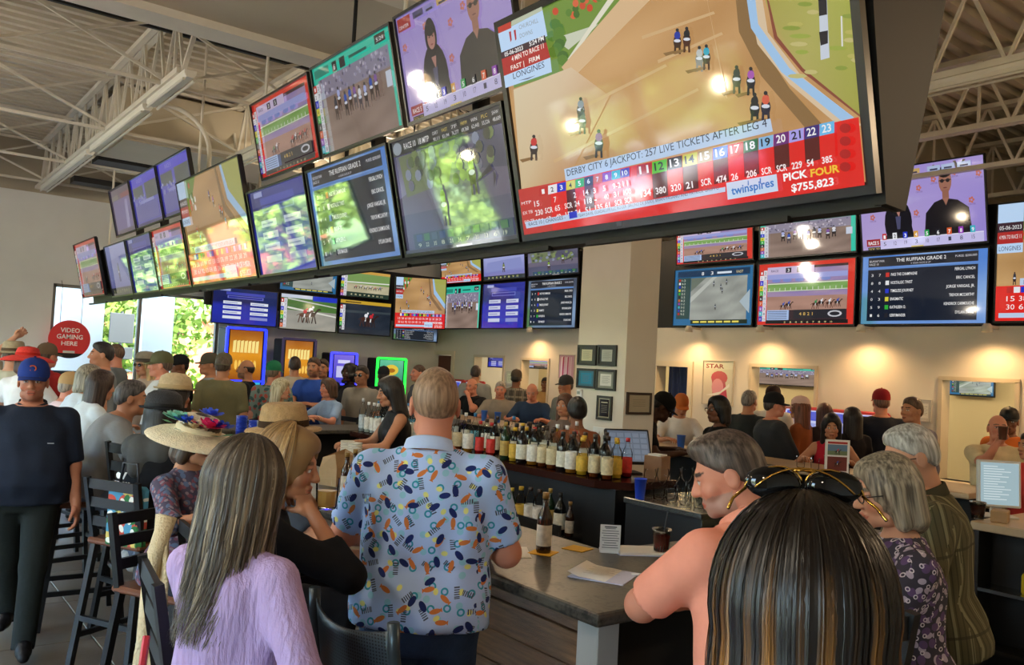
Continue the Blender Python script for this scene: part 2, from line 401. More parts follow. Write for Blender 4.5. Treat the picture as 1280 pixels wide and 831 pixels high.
# ---------------------------------------------------------------- outdoors
struct(slab('ground', (-70, -60, -0.25), (60, 80, -0.15), M_asph))
struct(slab('lawn', (-70, 21, -0.16), (60, 80, -0.1), mat('lawn_grass', '#5c7434', 0.9, var=0.3, vscale=1.5)))
struct(slab('verge', (-60, -40, -0.16), (-15, 20, -0.1), MATS['lawn_grass']))
leafm = mat('leaf_green', '#66802e', 0.6, var=0.35, vscale=0.8); M_bark = mat('bark', '#5c4a38', 0.9, var=0.2, vscale=8, bump=0.4, bscale=20)
def tree_meshes(seed, nl=4200):
    rs = np.random.RandomState(seed); mb = MB(); cl = [(rs.normal(0, 1.0, 3)*np.array([1.0, 1.0, 1.15])+np.array([0, 0, 3.4])) for _ in range(15)]
    for i in range(nl):
        c = cl[rs.randint(len(cl))]; d = rs.normal(0, 1, 3); d /= np.linalg.norm(d); p = c+d*rs.uniform(0.5, 1.05)*np.array([1.1, 1.1, 0.8])
        a = rs.normal(0, 1, 3); a /= np.linalg.norm(a); b = np.cross(a, rs.normal(0, 1, 3)); b /= np.linalg.norm(b); s = rs.uniform(0.1, 0.19)
        mb.add([p-a*s, p+b*s*0.6, p+a*s, p-b*s*0.6], [(0, 1, 2, 3)])
    tr = MB(); tr.smooth = True; tr.tube([(0, 0, -0.2), (0.05, 0, 1.2), (0, 0.1, 2.6), (0.1, 0, 4)], [0.22, 0.17, 0.13, 0.05], 8)
    for c in cl[:6]: tr.tube([(0, 0.05, 2.0), tuple((c*0.5+np.array([0, 0, 1.1]))), tuple(c)], [0.09, 0.06, 0.02], 6)
    return mb.mesh('crown', leafm), tr.mesh('trunk', M_bark)
tms = [tree_meshes(k) for k in (1, 2, 3)]
tspots = [(4.6, 22.5), (9.2, 23.0), (7.0, 28.0), (-0.5, 23.5), (-5.5, 24), (14, 27), (2.2, 28.2), (-14.5, 27), (-19, 21), (-18, 15.5), (-19, 10), (-17.5, 4.5), (-2.8, 29), (-11.5, 21.5)]
for k, (x, y) in enumerate(tspots):
    seen = k in (0, 1, 2, 6)
    t = thing('tree', ('leafy pale green tree outside the far windows' if seen else 'leafy pale green tree outside, past the glazed front'), 'tree', (x, y, -0.12), k*1.3, group='trees outside the far windows' if seen else 'trees past the glazed front')
    sc = 0.85+0.3*((k*37) % 10)/10; t.scale = (sc, sc, sc*0.95)
    a, b = tms[k % 3]; link_mesh('crown', a, t); link_mesh('trunk', b, t)
# low red-brown building and fence behind the trees
b = thing('brick_building', 'low red-brown building seen outside behind the trees', 'building', (5, 36, -0.1))
MB().box2((-16, -3, 0), (14, 3, 3.2)).build('wall', mat('brick_red', '#8a4f3c', 0.9, var=0.15, vscale=3), b); MB().box2((-16.5, -3.5, 3.2), (14.5, 3.5, 3.5)).build('roof', mat('roof_grey', '#8a8178', 0.8), b)
for k in range(7): MB().box2((-14+4*k, -3.06, 1.0), (-12.6+4*k, -2.98, 2.3)).build('window_pane', mat('far_glass', '#39434a', 0.1), b)
# porch pillars outside, white stucco
for k, (a, bb) in enumerate(((2.5, 3.33), (3.98, 4.5))):
    t = thing('porch_pillar', 'broad white porch pillar outside the %s far window pane' % ('left' if k == 0 else 'right'), 'pillar', ((a+bb)/2, 16.3, -0.15))
    w = bb-a; MB().box2((-w/2, -0.25, 0), (w/2, 0.25, 3.1)).build('shaft', mat('white_stucco', '#f2f0ea', 0.8), t); MB().box2((-w/2-0.05, -0.3, 0), (w/2+0.05, 0.3, 0.2)).build('plinth', MATS['white_stucco'], t)
# parked cars past the glazed front (seen mirrored in the screens)
def car(x, y, rz, col, lab):
    t = thing('parked_car', lab, 'car', (x, y, -0.15), rz)
    mb = MB(); mb.smooth = True; pr = []
    secs = [(-2.2, 0.62, 0.35, 0.70), (-2.1, 0.8, 0.3, 0.82), (-1.3, 0.88, 0.28, 0.95), (0, 0.9, 0.28, 0.98), (1.2, 0.88, 0.28, 0.95), (2.05, 0.82, 0.3, 0.82), (2.2, 0.65, 0.36, 0.66)]
    vs = []
    for sx, w, za, zb in secs:
        for a in np.linspace(0, 2*PI, 16, endpoint=False):
            ca, sa = math.cos(a), math.sin(a); vs.append((sx, w*np.sign(ca)*abs(ca)**0.45, (za+zb)/2+(zb-za)/2*np.sign(sa)*abs(sa)**0.45))
    n = 16; fs = [(i*n+k, (i+1)*n+k, (i+1)*n+(k+1) % n, i*n+(k+1) % n) for i in range(len(secs)-1) for k in range(n)]+[tuple(range(n)), tuple((len(secs)-1)*n+k for k in range(n))[::-1]]
    mb.add(vs, fs); mb.build('body', mat('car_'+col, col, 0.25, metal=0.3, coat=1.0), t)
    mb = MB(); mb.prism([(-1.5, 0.9), (1.0, 0.9), (0.45, 1.45), (-0.95, 1.47)], -0.72, 0.72, 1).build('cabin', mat('car_glass', '#20282e', 0.05), t)
    MB().prism([(-0.98, 1.46), (0.48, 1.44), (0.4, 1.49), (-0.9, 1.51)], -0.7, 0.7, 1).build('roof', MATS['car_'+col], t)
    for sx in (-1.35, 1.35):
        for sy in (-0.78, 0.78): MB().tube([(sx, sy-0.1, 0.33), (sx, sy+0.1, 0.33)], 0.33, 18).build('wheel', M_black, t)
car(-10.5, 13.5, 0.1, '#e8e8ea', 'white car parked past the glazed front'); car(-10.6, 10, 0.05, '#a02420', 'red car parked past the glazed front'); car(-10.4, 6.6, 0.0, '#b8c0c8', 'silver car parked past the glazed front'); car(-10.5, 17, 0.1, '#33507a', 'blue car parked past the glazed front')
# ---------------------------------------------------------------- lamps
M_bulb = mat('warm_bulb', '#ffd9a0', 0.3, emit=26.0, ecol='#ffc680')
def pendant(x, y, z, lab, en=22):
    t = thing('pendant_lamp', lab, 'lamp', (x, y, z))
    MB().tube([(0, 0, 0.08), (0, 0, ZD-z)], 0.006, 6).build('cord', M_black, t)
    m = MB(); m.smooth = True; m.lathe([(0.025, 0.1), (0.03, 0.06), (0.12, 0.0), (0.14, -0.05), (0.135, -0.05), (0.115, 0.0), (0.02, 0.055)], n=20).build('lamp_shade', M_dark, t)
    m = MB(); m.smooth = True; m.sphere((0, 0, -0.02), 0.038).build('bulb', M_bulb, t)
    add_light('bulb_light', 'POINT', (x, y, z-0.11), en, (1.0, 0.78, 0.52), 0.05)
for k in range(6): pendant(-1.4, -1.0+1.9*k, 2.75, 'dark pendant lamp with warm bulb over the front aisle', 16); tag(bpy.data.objects[-1] if False else [o for o in COL.objects if o.name.startswith('pendant_lamp')][-1], group='pendants over the front aisle')
# warm wall washers on the ledge of the back wall
def washer(y, lab, en=42):
    t = thing('ledge_lamp', lab, 'lamp', (XB-0.25, y, ZL-0.02), group='ledge lamps')
    MB().bar((0.25, 0, 0.0), (0.0, 0, 0.0), 0.03, 0.03).build('arm', M_steel, t); m = MB(); m.smooth = True; m.lathe([(0.03, 0.03), (0.05, 0.0), (0.055, -0.06), (0.05, -0.06), (0.04, -0.01)], n=16).build('shade', M_steel, t)
    m = MB(); m.sphere((0, 0, -0.03), 0.025).build('bulb', M_bulb, t)
    add_light('ledge_light', 'SPOT', (XB-0.25, y, ZL-0.09), en, (1.0, 0.6, 0.27), 0.04, (0, rad(12), 0), spot=165)
for y, l in ((2.6, 'right end'), (4.0, 'over the large opening'), (5.4, 'over the red cap'), (6.8, 'over the wide cash window'), (8.0, 'over the poster'), (9.6, 'by the curtain'), (11.6, 'behind the column')): washer(y, 'small warm lamp on the back wall ledge, '+l)
# lamps in the back room
for y in (2.2, 4.2, 6.6, 9.0, 11.8, 13.5):
    t = thing('ceiling_lamp', 'round warm ceiling lamp in the back room', 'lamp', (11.2, y, ZL-0.12), group='back room lamps')
    MB().lathe([(0.16, 0), (0.17, -0.03), (0.12, -0.06), (0.0, -0.065)], n=20).build('diffuser', mat('lamp_diffuser', '#fff0cf', 0.4, emit=4.0), t)
    add_light('back_room_light', 'POINT', (11.2, y, ZL-0.3), 30, (1.0, 0.83, 0.55), 0.12)
# made-up globe lamps, added out of sight to brighten ceiling and walls
def globe(x, y, z, lab, en, col=(1.0, 0.88, 0.7), r=0.09):
    t = thing('added_globe_lamp', lab, 'lamp', (x, y, z))
    MB().tube([(0, 0, r), (0, 0, ZD-z)], 0.008, 6).build('rod', M_steel, t); m = MB(); m.smooth = True; m.lathe([(0.03, r*0.9), (0.05, r*0.95), (0.03, r+0.05)], n=14).build('holder', M_steel, t)
    m = MB(); m.smooth = True; m.sphere((0, 0, 0), r, 20, 12).build('globe', mat('added_opal_globe', '#ffe6c0', 0.4, emit=1.8, ecol='#ffcf94'), t)
    o = add_light('added_globe_light', 'POINT', (x, y, z-r-0.06), en, col, 0.1); add_light('added_globe_light', 'POINT', (x, y+r+0.05, z+0.05), en*0.6, col, 0.1)
globe(-1.3, 2.6, 3.7, 'added opal globe lamp over the front aisle, nearer one', 75)
globe(-1.3, 9.0, 3.7, 'added opal globe lamp over the front aisle, farther one', 75)
globe(4.9, 9.2, 3.95, 'added opal globe lamp behind the hanging screens, far end', 60)
globe(5.6, -0.9, 3.7, 'added opal globe lamp over the right end of the room', 95, (1.0, 0.72, 0.44))
globe(7.9, 9.4, 4.35, 'added opal globe lamp between column and back wall', 95, (1.0, 0.72, 0.44))
for k, y in enumerate((4.2, 5.7, 7.2)): pendant(3.3, y, 2.95, 'added dark pendant lamp hidden behind the hanging screens, %s' % ('nearest', 'middle', 'farthest')[k], 18)  # pendants added out of sight to light the island and column face
# ---------------------------------------------------------------- screens
def screen_mat(name, strength, rough=0.06, spec=0.6):
    m, nt, b = node_mat(name)
    a = nt.nodes.new('ShaderNodeAttribute'); a.attribute_name = 'Col'
    b.inputs['Base Color'].default_value = (0.012, 0.012, 0.014, 1); b.inputs['Roughness'].default_value = rough; b.inputs['Specular IOR Level'].default_value = spec
    if spec > 0.9: b.inputs['Coat Weight'].default_value = 1.0; b.inputs['Coat IOR'].default_value = 1.9; b.inputs['Coat Roughness'].default_value = 0.03
    nt.links.new(a.outputs['Color'], b.inputs['Emission Color']); b.inputs['Emission Strength'].default_value = strength
    tc = nt.nodes.new('ShaderNodeTexCoord'); no = nt.nodes.new('ShaderNodeTexNoise'); no.inputs['Scale'].default_value = 1.6; no.inputs['Detail'].default_value = 1.0
    bp = nt.nodes.new('ShaderNodeBump'); bp.inputs['Strength'].default_value = 0.07; bp.inputs['Distance'].default_value = 0.05
    nt.links.new(tc.outputs['Object'], no.inputs['Vector']); nt.links.new(no.outputs['Fac'], bp.inputs['Height']); nt.links.new(bp.outputs[0], b.inputs['Normal'])
    return m
M_scr = screen_mat('lcd_screen', 0.9); M_scr_gloss = screen_mat('lcd_screen_glossy', 0.8, 0.04, 1.0); M_print = None
def print_mat(name, rough=0.5):
    m, nt, b = node_mat(name)
    a = nt.nodes.new('ShaderNodeAttribute'); a.attribute_name = 'Col'
    nt.links.new(a.outputs['Color'], b.inputs['Base Color']); b.inputs['Roughness'].default_value = rough
    return m
M_print = print_mat('printed_colour'); M_print_gl = print_mat('printed_glossy', 0.12)
_gc = {}
def glyphs(s, bold=0.0):
    k = (s, bold)
    if k in _gc: return _gc[k]
    cu = bpy.data.curves.new('lettering', 'FONT'); cu.body = s; cu.size = 1.0; cu.resolution_u = 2; cu.offset = bold
    o = bpy.data.objects.new('lettering', cu); me = o.to_mesh()
    n = len(me.vertices); v = np.empty(n*3); me.vertices.foreach_get('co', v); v = v.reshape(-1, 3)[:, :2].copy()
    f = [tuple(p.vertices) for p in me.polygons]
    o.to_mesh_clear(); bpy.data.objects.remove(o); bpy.data.curves.remove(cu)
    _gc[k] = (v, f); return _gc[k]
class Draw:
    """flat coloured shapes in 0..1 screen coordinates, painted back to front"""
    def __init__(s, asp=16/9): s.it = []; s.asp = asp; s.map = None
    def poly(s, pts, col, px=False):
        if px: pts = [s.map(*p) for p in pts]
        cl = [C(c) for c in col] if isinstance(col, list) else [C(col)]*len(pts)
        s.it.append((np.array(pts, float), [tuple(range(len(pts)))], cl)); return s
    def rect(s, x0, y0, x1, y1, col): return s.poly([(x0, y0), (x1, y0), (x1, y1), (x0, y1)], col)
    def quad(s, pts, col): return s.poly(pts, col, True)
    def ell(s, x, y, rx, ry, col, n=14, px=False, rot=0.0):
        ca, sa = math.cos(rot), math.sin(rot); p = []
        for a in np.linspace(0, 2*PI, n, endpoint=False):
            u, w = rx*math.cos(a), ry*math.sin(a); p.append((x+u*ca-w*sa, y+u*sa+w*ca))
        return s.poly(p, col, px)
    def grid(s, x0, y0, x1, y1, fn, nx=24, ny=14):
        xs = np.linspace(x0, x1, nx+1); ys = np.linspace(y0, y1, ny+1)
        v = np.array([(x, y) for y in ys for x in xs]); cl = [C(fn((x-x0)/(x1-x0), (y-y0)/(y1-y0))) for x, y in v]
        f = [(j*(nx+1)+i, j*(nx+1)+i+1, (j+1)*(nx+1)+i+1, (j+1)*(nx+1)+i) for j in range(ny) for i in range(nx)]
        s.it.append((v, f, cl)); return s
    def text(s, t, x, y, h, col, w=None, align='l', bold=0.0, slant=0.0):
        v, f = glyphs(t, bold)
        if not len(v): return s
        q = v.copy(); q[:, 0] -= q[:, 0].min(); W0 = q[:, 0].max(); q = q*(h/0.72)
        sx = (w/(W0*h/0.72)) if w else 1.0/s.asp
        q[:, 0] = q[:, 0]*sx+slant*q[:, 1]; ww = W0*h/0.72*sx
        q[:, 0] += x-(0 if align == 'l' else ww/2 if align == 'c' else ww); q[:, 1] += y
        s.it.append((q, f, [C(col)]*len(q))); return s
    def tfit(s, t, a, b, hpx, col, bold=0.0):
        """text between two photo pixels (baseline left / right), hpx = cap height in pixels"""
        p = s.map(*a); q = s.map(*b); up = s.map(a[0], a[1]-hpx); v, f = glyphs(t, bold)
        h = up[1]-p[1]; w = q[0]-p[0]; g = v.copy(); g[:, 0] -= g[:, 0].min(); g[:, 0] *= w/g[:, 0].max(); g[:, 1] *= h/0.72
        y = p[1]+(q[1]-p[1])*(g[:, 0]/w); g[:, 0] += p[0]; g[:, 1] += y
        s.it.append((g, f, [C(col)]*len(g))); return s
    def mesh(s, name, w, h, m, x0=0.0, z0=0.0, y=0.004, step=0.00012):
        V = []; Fc = []; Cl = []
        for k, (p, f, c) in enumerate(s.it):
            o = len(V); p = np.clip(p, 0, 1)
            V += [(x0+a*w, y-k*step, z0+b*h) for a, b in p]; Fc += [tuple(i+o for i in t) for t in f]; Cl += c
        me = bpy.data.meshes.new(name); me.from_pydata(V, [], Fc); me.materials.append(m)
        at = me.color_attributes.new('Col', 'FLOAT_COLOR', 'POINT'); arr = np.ones((len(Cl), 4), np.float32); arr[:, :3] = np.array(Cl); at.data.foreach_set('color', arr.ravel())
        me.update(); return me
def tv_frame(org, right, up):
    r = Vector(right).normalized(); u = Vector(up).normalized(); y = u.cross(r)
    return Matrix(((r.x, y.x, u.x, org[0]), (r.y, y.y, u.y, org[1]), (r.z, y.z, u.z, org[2]), (0, 0, 0, 1)))
M_bez = mat('tv_bezel', '#131314', 0.3, spec=0.5); M_house = mat('tv_housing', '#0e0e10', 0.55)
M_bezs = mat('tv_bezel_grey', '#4a4a4c', 0.3, metal=0.5)
def pxmap(org, right, up, w, h, bz):
    o = np.array(org); r = np.array(Vector(right).normalized()); u = np.array(Vector(up).normalized()); n = np.cross(r, u)
    def f(x, y):
        d = ray(x, y); t = ((o-CAM)@n)/(d@n); q = CAM+d*t-o
        return ((q@r+w/2-bz)/(w-2*bz), (q@u-bz)/(h-2*bz))
    return f
def tv(label, org, right, up, w, h, draw, bz=0.014, gloss=False, depth=0.07, group=None, name='television', cat='television', mount=None):
    """org: bottom centre of the front; draw: a Draw or a function(Draw)"""
    t = thing(name, label, cat, group=group, mat4=tv_frame(org, right, up))
    b = MB(); b.box2((-w/2, -0.002, 0), (w/2, 0.03, bz*1.3)); b.box2((-w/2, -0.002, h-bz), (w/2, 0.03, h)); b.box2((-w/2, -0.002, bz*1.3), (-w/2+bz, 0.03, h-bz)); b.box2((w/2-bz, -0.002, bz*1.3), (w/2, 0.03, h-bz))
    b.build('bezel', M_bez, t)
    MB().box2((-w/2+0.01, 0.018, 0.01), (w/2-0.01, 0.04, h-0.01)).box2((-w*0.36, 0.04, h*0.12), (w*0.36, depth, h*0.8), 0.012).build('housing', M_house, t)
    MB().box2((-w*0.14, -0.0035, bz*0.35), (-w*0.14+0.03, -0.002, bz*0.95)).build('logo', M_bezs, t) if w > 1.3 and bz > 0.012 else None
    d = draw
    if callable(draw): d = Draw(); d.map = pxmap(org, right, up, w, h, bz); draw(d)
    me = d if isinstance(d, bpy.types.Mesh) else d.mesh('screen', 1, 1, M_scr_gloss if gloss else M_scr)
    s = link_mesh('screen', me, t, (-w/2+bz, 0.008, bz)); s.scale = (w-2*bz, 1, h-2*bz)
    if mount: mount(t, w, h)
    return t
R_ = random.Random(5)
def horse(d, x, y, s, coat, silk, px=True, side=False):
    """tiny horse and rider seen from behind-above (or from the side)"""
    sg = -1 if px else 1
    if px: E = lambda dx, dy, rx, ry, c: d.ell(x+dx*s, y+sg*dy*s, rx*s, ry*s, c, 10, True)
    else: E = lambda dx, dy, rx, ry, c: d.ell(x+dx*s/d.asp, y+dy*s, rx*s/d.asp, ry*s, c, 10)
    L = lambda x0, y0, x1, y1, wd, c: d.poly([(x+(x0-wd)*s/(1 if px else d.asp), y+sg*y0*s), (x+(x0+wd)*s/(1 if px else d.asp), y+sg*y0*s), (x+(x1+wd)*s/(1 if px else d.asp), y+sg*y1*s), (x+(x1-wd)*s/(1 if px else d.asp), y+sg*y1*s)], c, px)
    if side:
        for a, b in ((-0.8, -1.1), (-0.6, -0.3), (0.6, 0.4), (0.75, 1.1)): L(a, 0, b, -1.3, 0.1, coat)
        E(0, 0.1, 1.0, 0.42, coat); L(0.8, 0.2, 1.45, 0.95, 0.2, coat); E(1.55, 0.9, 0.35, 0.16, coat); L(-0.9, 0.3, -1.5, -0.1, 0.1, coat)
        L(0.1, 0.3, 0.0, -0.35, 0.12, '#e8e8e8'); E(0.15, 0.75, 0.4, 0.36, silk); E(0.5, 1.2, 0.2, 0.2, silk)
    else:
        L(-0.25, -0.2, -0.3, -1.5, 0.12, coat); L(0.25, -0.2, 0.3, -1.5, 0.12, coat); E(0, 0, 0.5, 0.8, coat); E(0.1, 0.9, 0.22, 0.4, coat)
        E(0, 0.75, 0.38, 0.5, silk); E(0, 0.1, 0.42, 0.2, '#d8dce8'); E(0, 1.4, 0.2, 0.22, '#2a2a2e')
def vcol(a, b, t): return tuple(x+(y-x)*t for x, y in zip(C(a), C(b)))
def dirt(cols, sc=1.0):
    def f(u, v):
        n = 0.5+0.25*math.sin(9*u*sc+5*v)+0.25*math.sin(23*v-7*u*sc+2*math.sin(4*u))
        return vcol(cols[0], cols[1], max(0, min(1, n)))
    return f
NUMC = ['#c02a2a', '#e9e9ee', '#1c33c8', '#d8d040', '#2faf3a', '#23232a', '#d05a28', '#8d3ab0', '#35b0c4', '#3a2fb0', '#b01f2a', '#58c030', '#2a2a2a', '#c8c840', '#a58a50', '#2a6ae0', '#d02828', '#1f6a3a', '#88b8e0', '#6a2a78', '#a8a0e8', '#3a2a78', '#68b8e8']
def track_px(d):
    """aerial dirt track with horses and a red odds banner, laid out from photo pixels"""
    d.grid(0, 0, 1, 1, dirt(('#b98b57', '#cfa470'), 1.2), 30, 18)
    q = d.quad
    q([(560, 60), (760, -60), (790, 0), (700, 90), (640, 110)], '#6f8f3a'); q([(690, 48), (745, 30), (737, 38), (708, 62)], '#c8cdb8'); q([(770, -20), (779, -20), (704, 84), (700, 84)], '#e0dcc8')
    for k in range(16): d.ell(695+R_.uniform(-6, 34)+k*1.5, 16-k*1.6+R_.uniform(-6, 6), 4, 5, R_.choice(['#3f6a28', '#c8482c', '#e8e0d8', '#57802f', '#d2603a']), 8, True)
    for k in range(10): d.ell(690+R_.uniform(-3, 12), 30+k*5, 7, 7, R_.choice(['#3f6a28', '#57802f', '#4a7a30']), 8, True)
    q([(700, 84), (790, -20), (830, -20), (712, 100)], '#d6b48a')
    q([(640, 112), (712, 84), (760, 120), (700, 240), (640, 240)], ['#d8c8a8', '#d8c0a0', '#c89e70', '#c09060', '#d0b890'])
    for (a, b, c2, e) in ((800, 45, 890, 14), (820, 75, 900, 40), (730, 130, 830, 80), (690, 200, 870, 110), (880, -10, 905, 120)): q([(a, b), (c2, e), (c2+2, e+3), (a+1, b+4)], '#cfab7c')
    # rail and infield
    q([(915, -30), (930, -30), (940, 40), (985, 110), (1030, 160), (1005, 160), (950, 95), (922, 40)], '#8a6a42')
    q([(926, -40), (945, -40), (958, 40), (1000, 95), (1085, 155), (1050, 160), (985, 105), (945, 55)], '#d8c0a0')
    q([(926, -40), (938, -40), (946, 30), (985, 85), (1066, 147), (1050, 151), (975, 90), (937, 35)], '#9fc4e8')
    q([(950, -60), (1090, -130), (1090, 142), (1000, 85), (968, 45), (955, 0)], ['#b8a868', '#a8b050', '#a0a048', '#b0a860', '#b8a060', '#a8a050'])
    q([(955, -10), (957, -10), (970, 45), (1002, 85), (1090, 142), (1090, 145), (1000, 89), (966, 48)], '#8a4a38')
    for k in range(26): d.ell(985+R_.uniform(0, 95), -30+k*5, R_.uniform(5, 14), 3, R_.choice(['#9aa848', '#c2b878', '#8a9a40', '#b8b060']), 8, True)
    q([(1021, -40), (1031, -40), (1036, 72), (1025, 75)], '#c8d0dc'); q([(1021, -20), (1032, -20), (1033, 18), (1023, 20)], '#25252a'); q([(1023, 40), (1034, 38), (1034, 54), (1025, 57)], '#25252a')
    q([(1050, 20), (1052, 20), (1053, 58), (1051, 58)], '#e0e0d8')
    for x, y, s, c2, k in ((846, 52, 9, '#3a2018', '#2038a0'), (858, 50, 9, '#4a261a', '#20232c'), (874, 74, 9, '#8a8684', '#b8b8bc'), (883, 72, 9, '#3a2018', '#28a0c0'), (921, 100, 10, '#1c1a20', '#2a2c38'), (939, 102, 10, '#1c1a28', '#a858b0'), (944, 136, 11, '#282830', '#23242c'), (958, 134, 11, '#2a2a3a', '#d86048'), (727, 138, 9, '#4a4038', '#808898'), (729, 152, 9, '#2a2420', '#303440'), (750, 180, 10, '#2a2026', '#8a3a90'), (669, 185, 9, '#3a3030', '#c83838')):
        q([(x-2*s, y+1.6*s), (x-s*0.2, y+1.2*s), (x, y+1.5*s), (x-1.6*s, y+2.0*s)], '#8a683f'); horse(d, x, y, s*1.15, c2, k)
    # logo panel
    q([(624, 42), (680, 13), (686, 45), (629, 68)], '#bcd8f6'); q([(624, 34), (640, 27), (641, 35), (625, 42)], '#c0392b'); q([(641, 26), (679, 8), (680, 13), (641, 33)], '#b8c0a8')
    q([(638, 40), (640.5, 39), (641.5, 50), (640, 53)], '#b0202a'); q([(644, 38), (646.5, 37), (647.5, 49), (646, 51)], '#b0202a')
    d.tfit('CHURCHILL', (651, 37), (675, 28), 6, '#8f98a0'); d.tfit('DOWNS', (652, 48), (668, 42), 6, '#8f98a0')
    q([(628, 66), (683, 44), (685, 53), (629, 74)], '#3a2430'); d.tfit('05-06-2023', (633, 71), (656, 62), 5.5, '#f0f0f0', 0.02); d.tfit('5:24 PM', (664, 58), (682, 50), 6, '#f0f0f0', 0.02)
    q([(629, 74), (685, 53), (690, 72), (632, 95)], '#b02a28'); d.tfit('4 MIN TO RACE 11', (642, 77), (682, 60), 6.5, '#f4e8e0', 0.02); d.tfit('FAST |   FIRM', (641, 88), (677, 74), 6, '#f4e8e0', 0.02)
    q([(632, 95), (690, 72), (692, 90), (634, 110)], '#bcd8f6'); d.tfit('LONGINES', (644, 99), (683, 84), 8, '#3a4460')
    q([(650, 101), (672, 94), (662, 99)], '#6a7488')
    # red banner
    q([(640, 240), (1100, 141), (1100, 245), (640, 310)], '#e0241f')
    ln = lambda x, y0, y1, x0=656., x1=1050.: y0+(y1-y0)*(x-x0)/(x1-x0)
    q([(645, 238), (690, 229), (693, 288), (652, 296)], '#c43a34')
    for k in range(23):
        x0 = 676+k*11.4 if k < 10 else 799+(k-10)*19.1; x1 = x0+11 if k < 10 else x0+18.6
        yt0, yt1 = ln(x0, 239, 150), ln(x1, 239, 150); hh = 11 if k < 10 else 15
        if k >= 10: q([(x0, yt0+hh), (x1, yt1+hh), (x1+1.5, yt1+46-(k-10)*0.2), (x0+1.5, yt0+46-(k-10)*0.2)], '#5a1d1c' if k % 2 else '#e0241f')
        elif k in (3, 5): q([(x0, yt0+hh), (x1, yt1+hh), (x1+2, yt1+40), (x0+2, yt0+40)], '#5a1d1c')
        q([(x0, yt0), (x1, yt1), (x1, yt1+hh), (x0, yt0+hh)], NUMC[k])
        s = str(k+1); tcx = '#1a1a20' if k in (1, 3, 11, 13, 18, 20) else '#f2f0f0'; wx = (x1-x0)*(0.32 if len(s) == 1 else 0.62)
        xm = (x0+x1)/2
        d.tfit(s, (xm-wx/2, ln(xm, 239, 150)+hh-2), (xm+wx/2, ln(xm, 239, 150)+hh-2-wx*0.2), hh-5, tcx, 0.02)
    q([(709, 211), (967, 148), (970, 164), (711, 226)], '#bcd0ea'); d.tfit('DERBY CITY 6 JACKPOT: 257 LIVE TICKETS AFTER LEG 4', (713, 220), (963, 158), 8.5, '#33364a')
    rows = [['15', '', '7', '', '2', '14', '3', '5', '9-2', '11'], ['230', 'SCR', '65', 'SCR', '24', '118', '-', '40', '31', '100'], ['180', '63', '49', '159', '24', '51', '135', '61', 'SCR', 'SCR']]
    for r, row in enumerate(rows):
        for k, s in enumerate(row):
            if not s: continue
            x = 672+k*12.3+r*1.5; w = 3.2*len(s); y = ln(x, 258+r*11.5, 170+r*9, 672, 1060)
            d.tfit(s, (x, y), (x+w, y-w*0.19), 7, '#f6eeee', 0.015)
    for k, s in enumerate(['134', '380', '320', '21', 'SCR', '474', '26', '206', 'SCR', 'SCR', '229', '54', '385']):
        x = 806+k*18.9; w = 4.3*len(s); y = ln(x, 246, 204, 806, 1034); d.tfit(s, (x, y), (x+w, y-w*0.19), 8.5, '#fbf2f2', 0.02)
    for s, x, y, w in (('MTP', 657, 262, 12), ('EX TB', 659, 274, 12), ('DD TB', 661, 285, 12)): d.tfit(s, (x, y-6), (x+w, y-8.5), 4, '#f6eeee')
    q([(661, 277), (912, 233), (912, 239), (663, 285)], '#bcd0ea'); d.tfit('RACE 10 | CHANGES -', (666, 282), (712, 273), 4.5, '#33364a'); d.tfit('TEAM DAVIS, GUADALUPE LLC ROGER (BRUNO DE JULIO), BRIAN PAGANO AND PATRICK GRUPPO', (728, 271), (904, 236), 3.8, '#4a4e66')
    q([(716, 265), (726, 263), (727, 271), (717, 273)], '#2030c0')
    q([(913, 228), (976, 217), (978, 238), (915, 249)], '#c8dcf2'); d.tfit('twinspires', (920, 243), (973, 232), 10.5, '#2a78c8', 0.02); q([(940, 225), (941, 225), (941.5, 231), (940, 231)], '#2a78c8'); q([(955, 222), (956.5, 222), (956.5, 229), (955, 229)], '#2a78c8')
    d.tfit('PICK', (985, 226), (1015, 220.5), 9.5, '#ffffff', 0.03); d.tfit('FOUR', (1019, 220.5), (1055, 214), 9.5, '#f6c63a', 0.03); d.tfit('$755,823', (995, 239), (1048, 230.5), 9.5, '#ffffff', 0.025)
    for k in range(4): d.ell(1062, 160+k*16, 7, 6, '#b01a1c', 12, True)
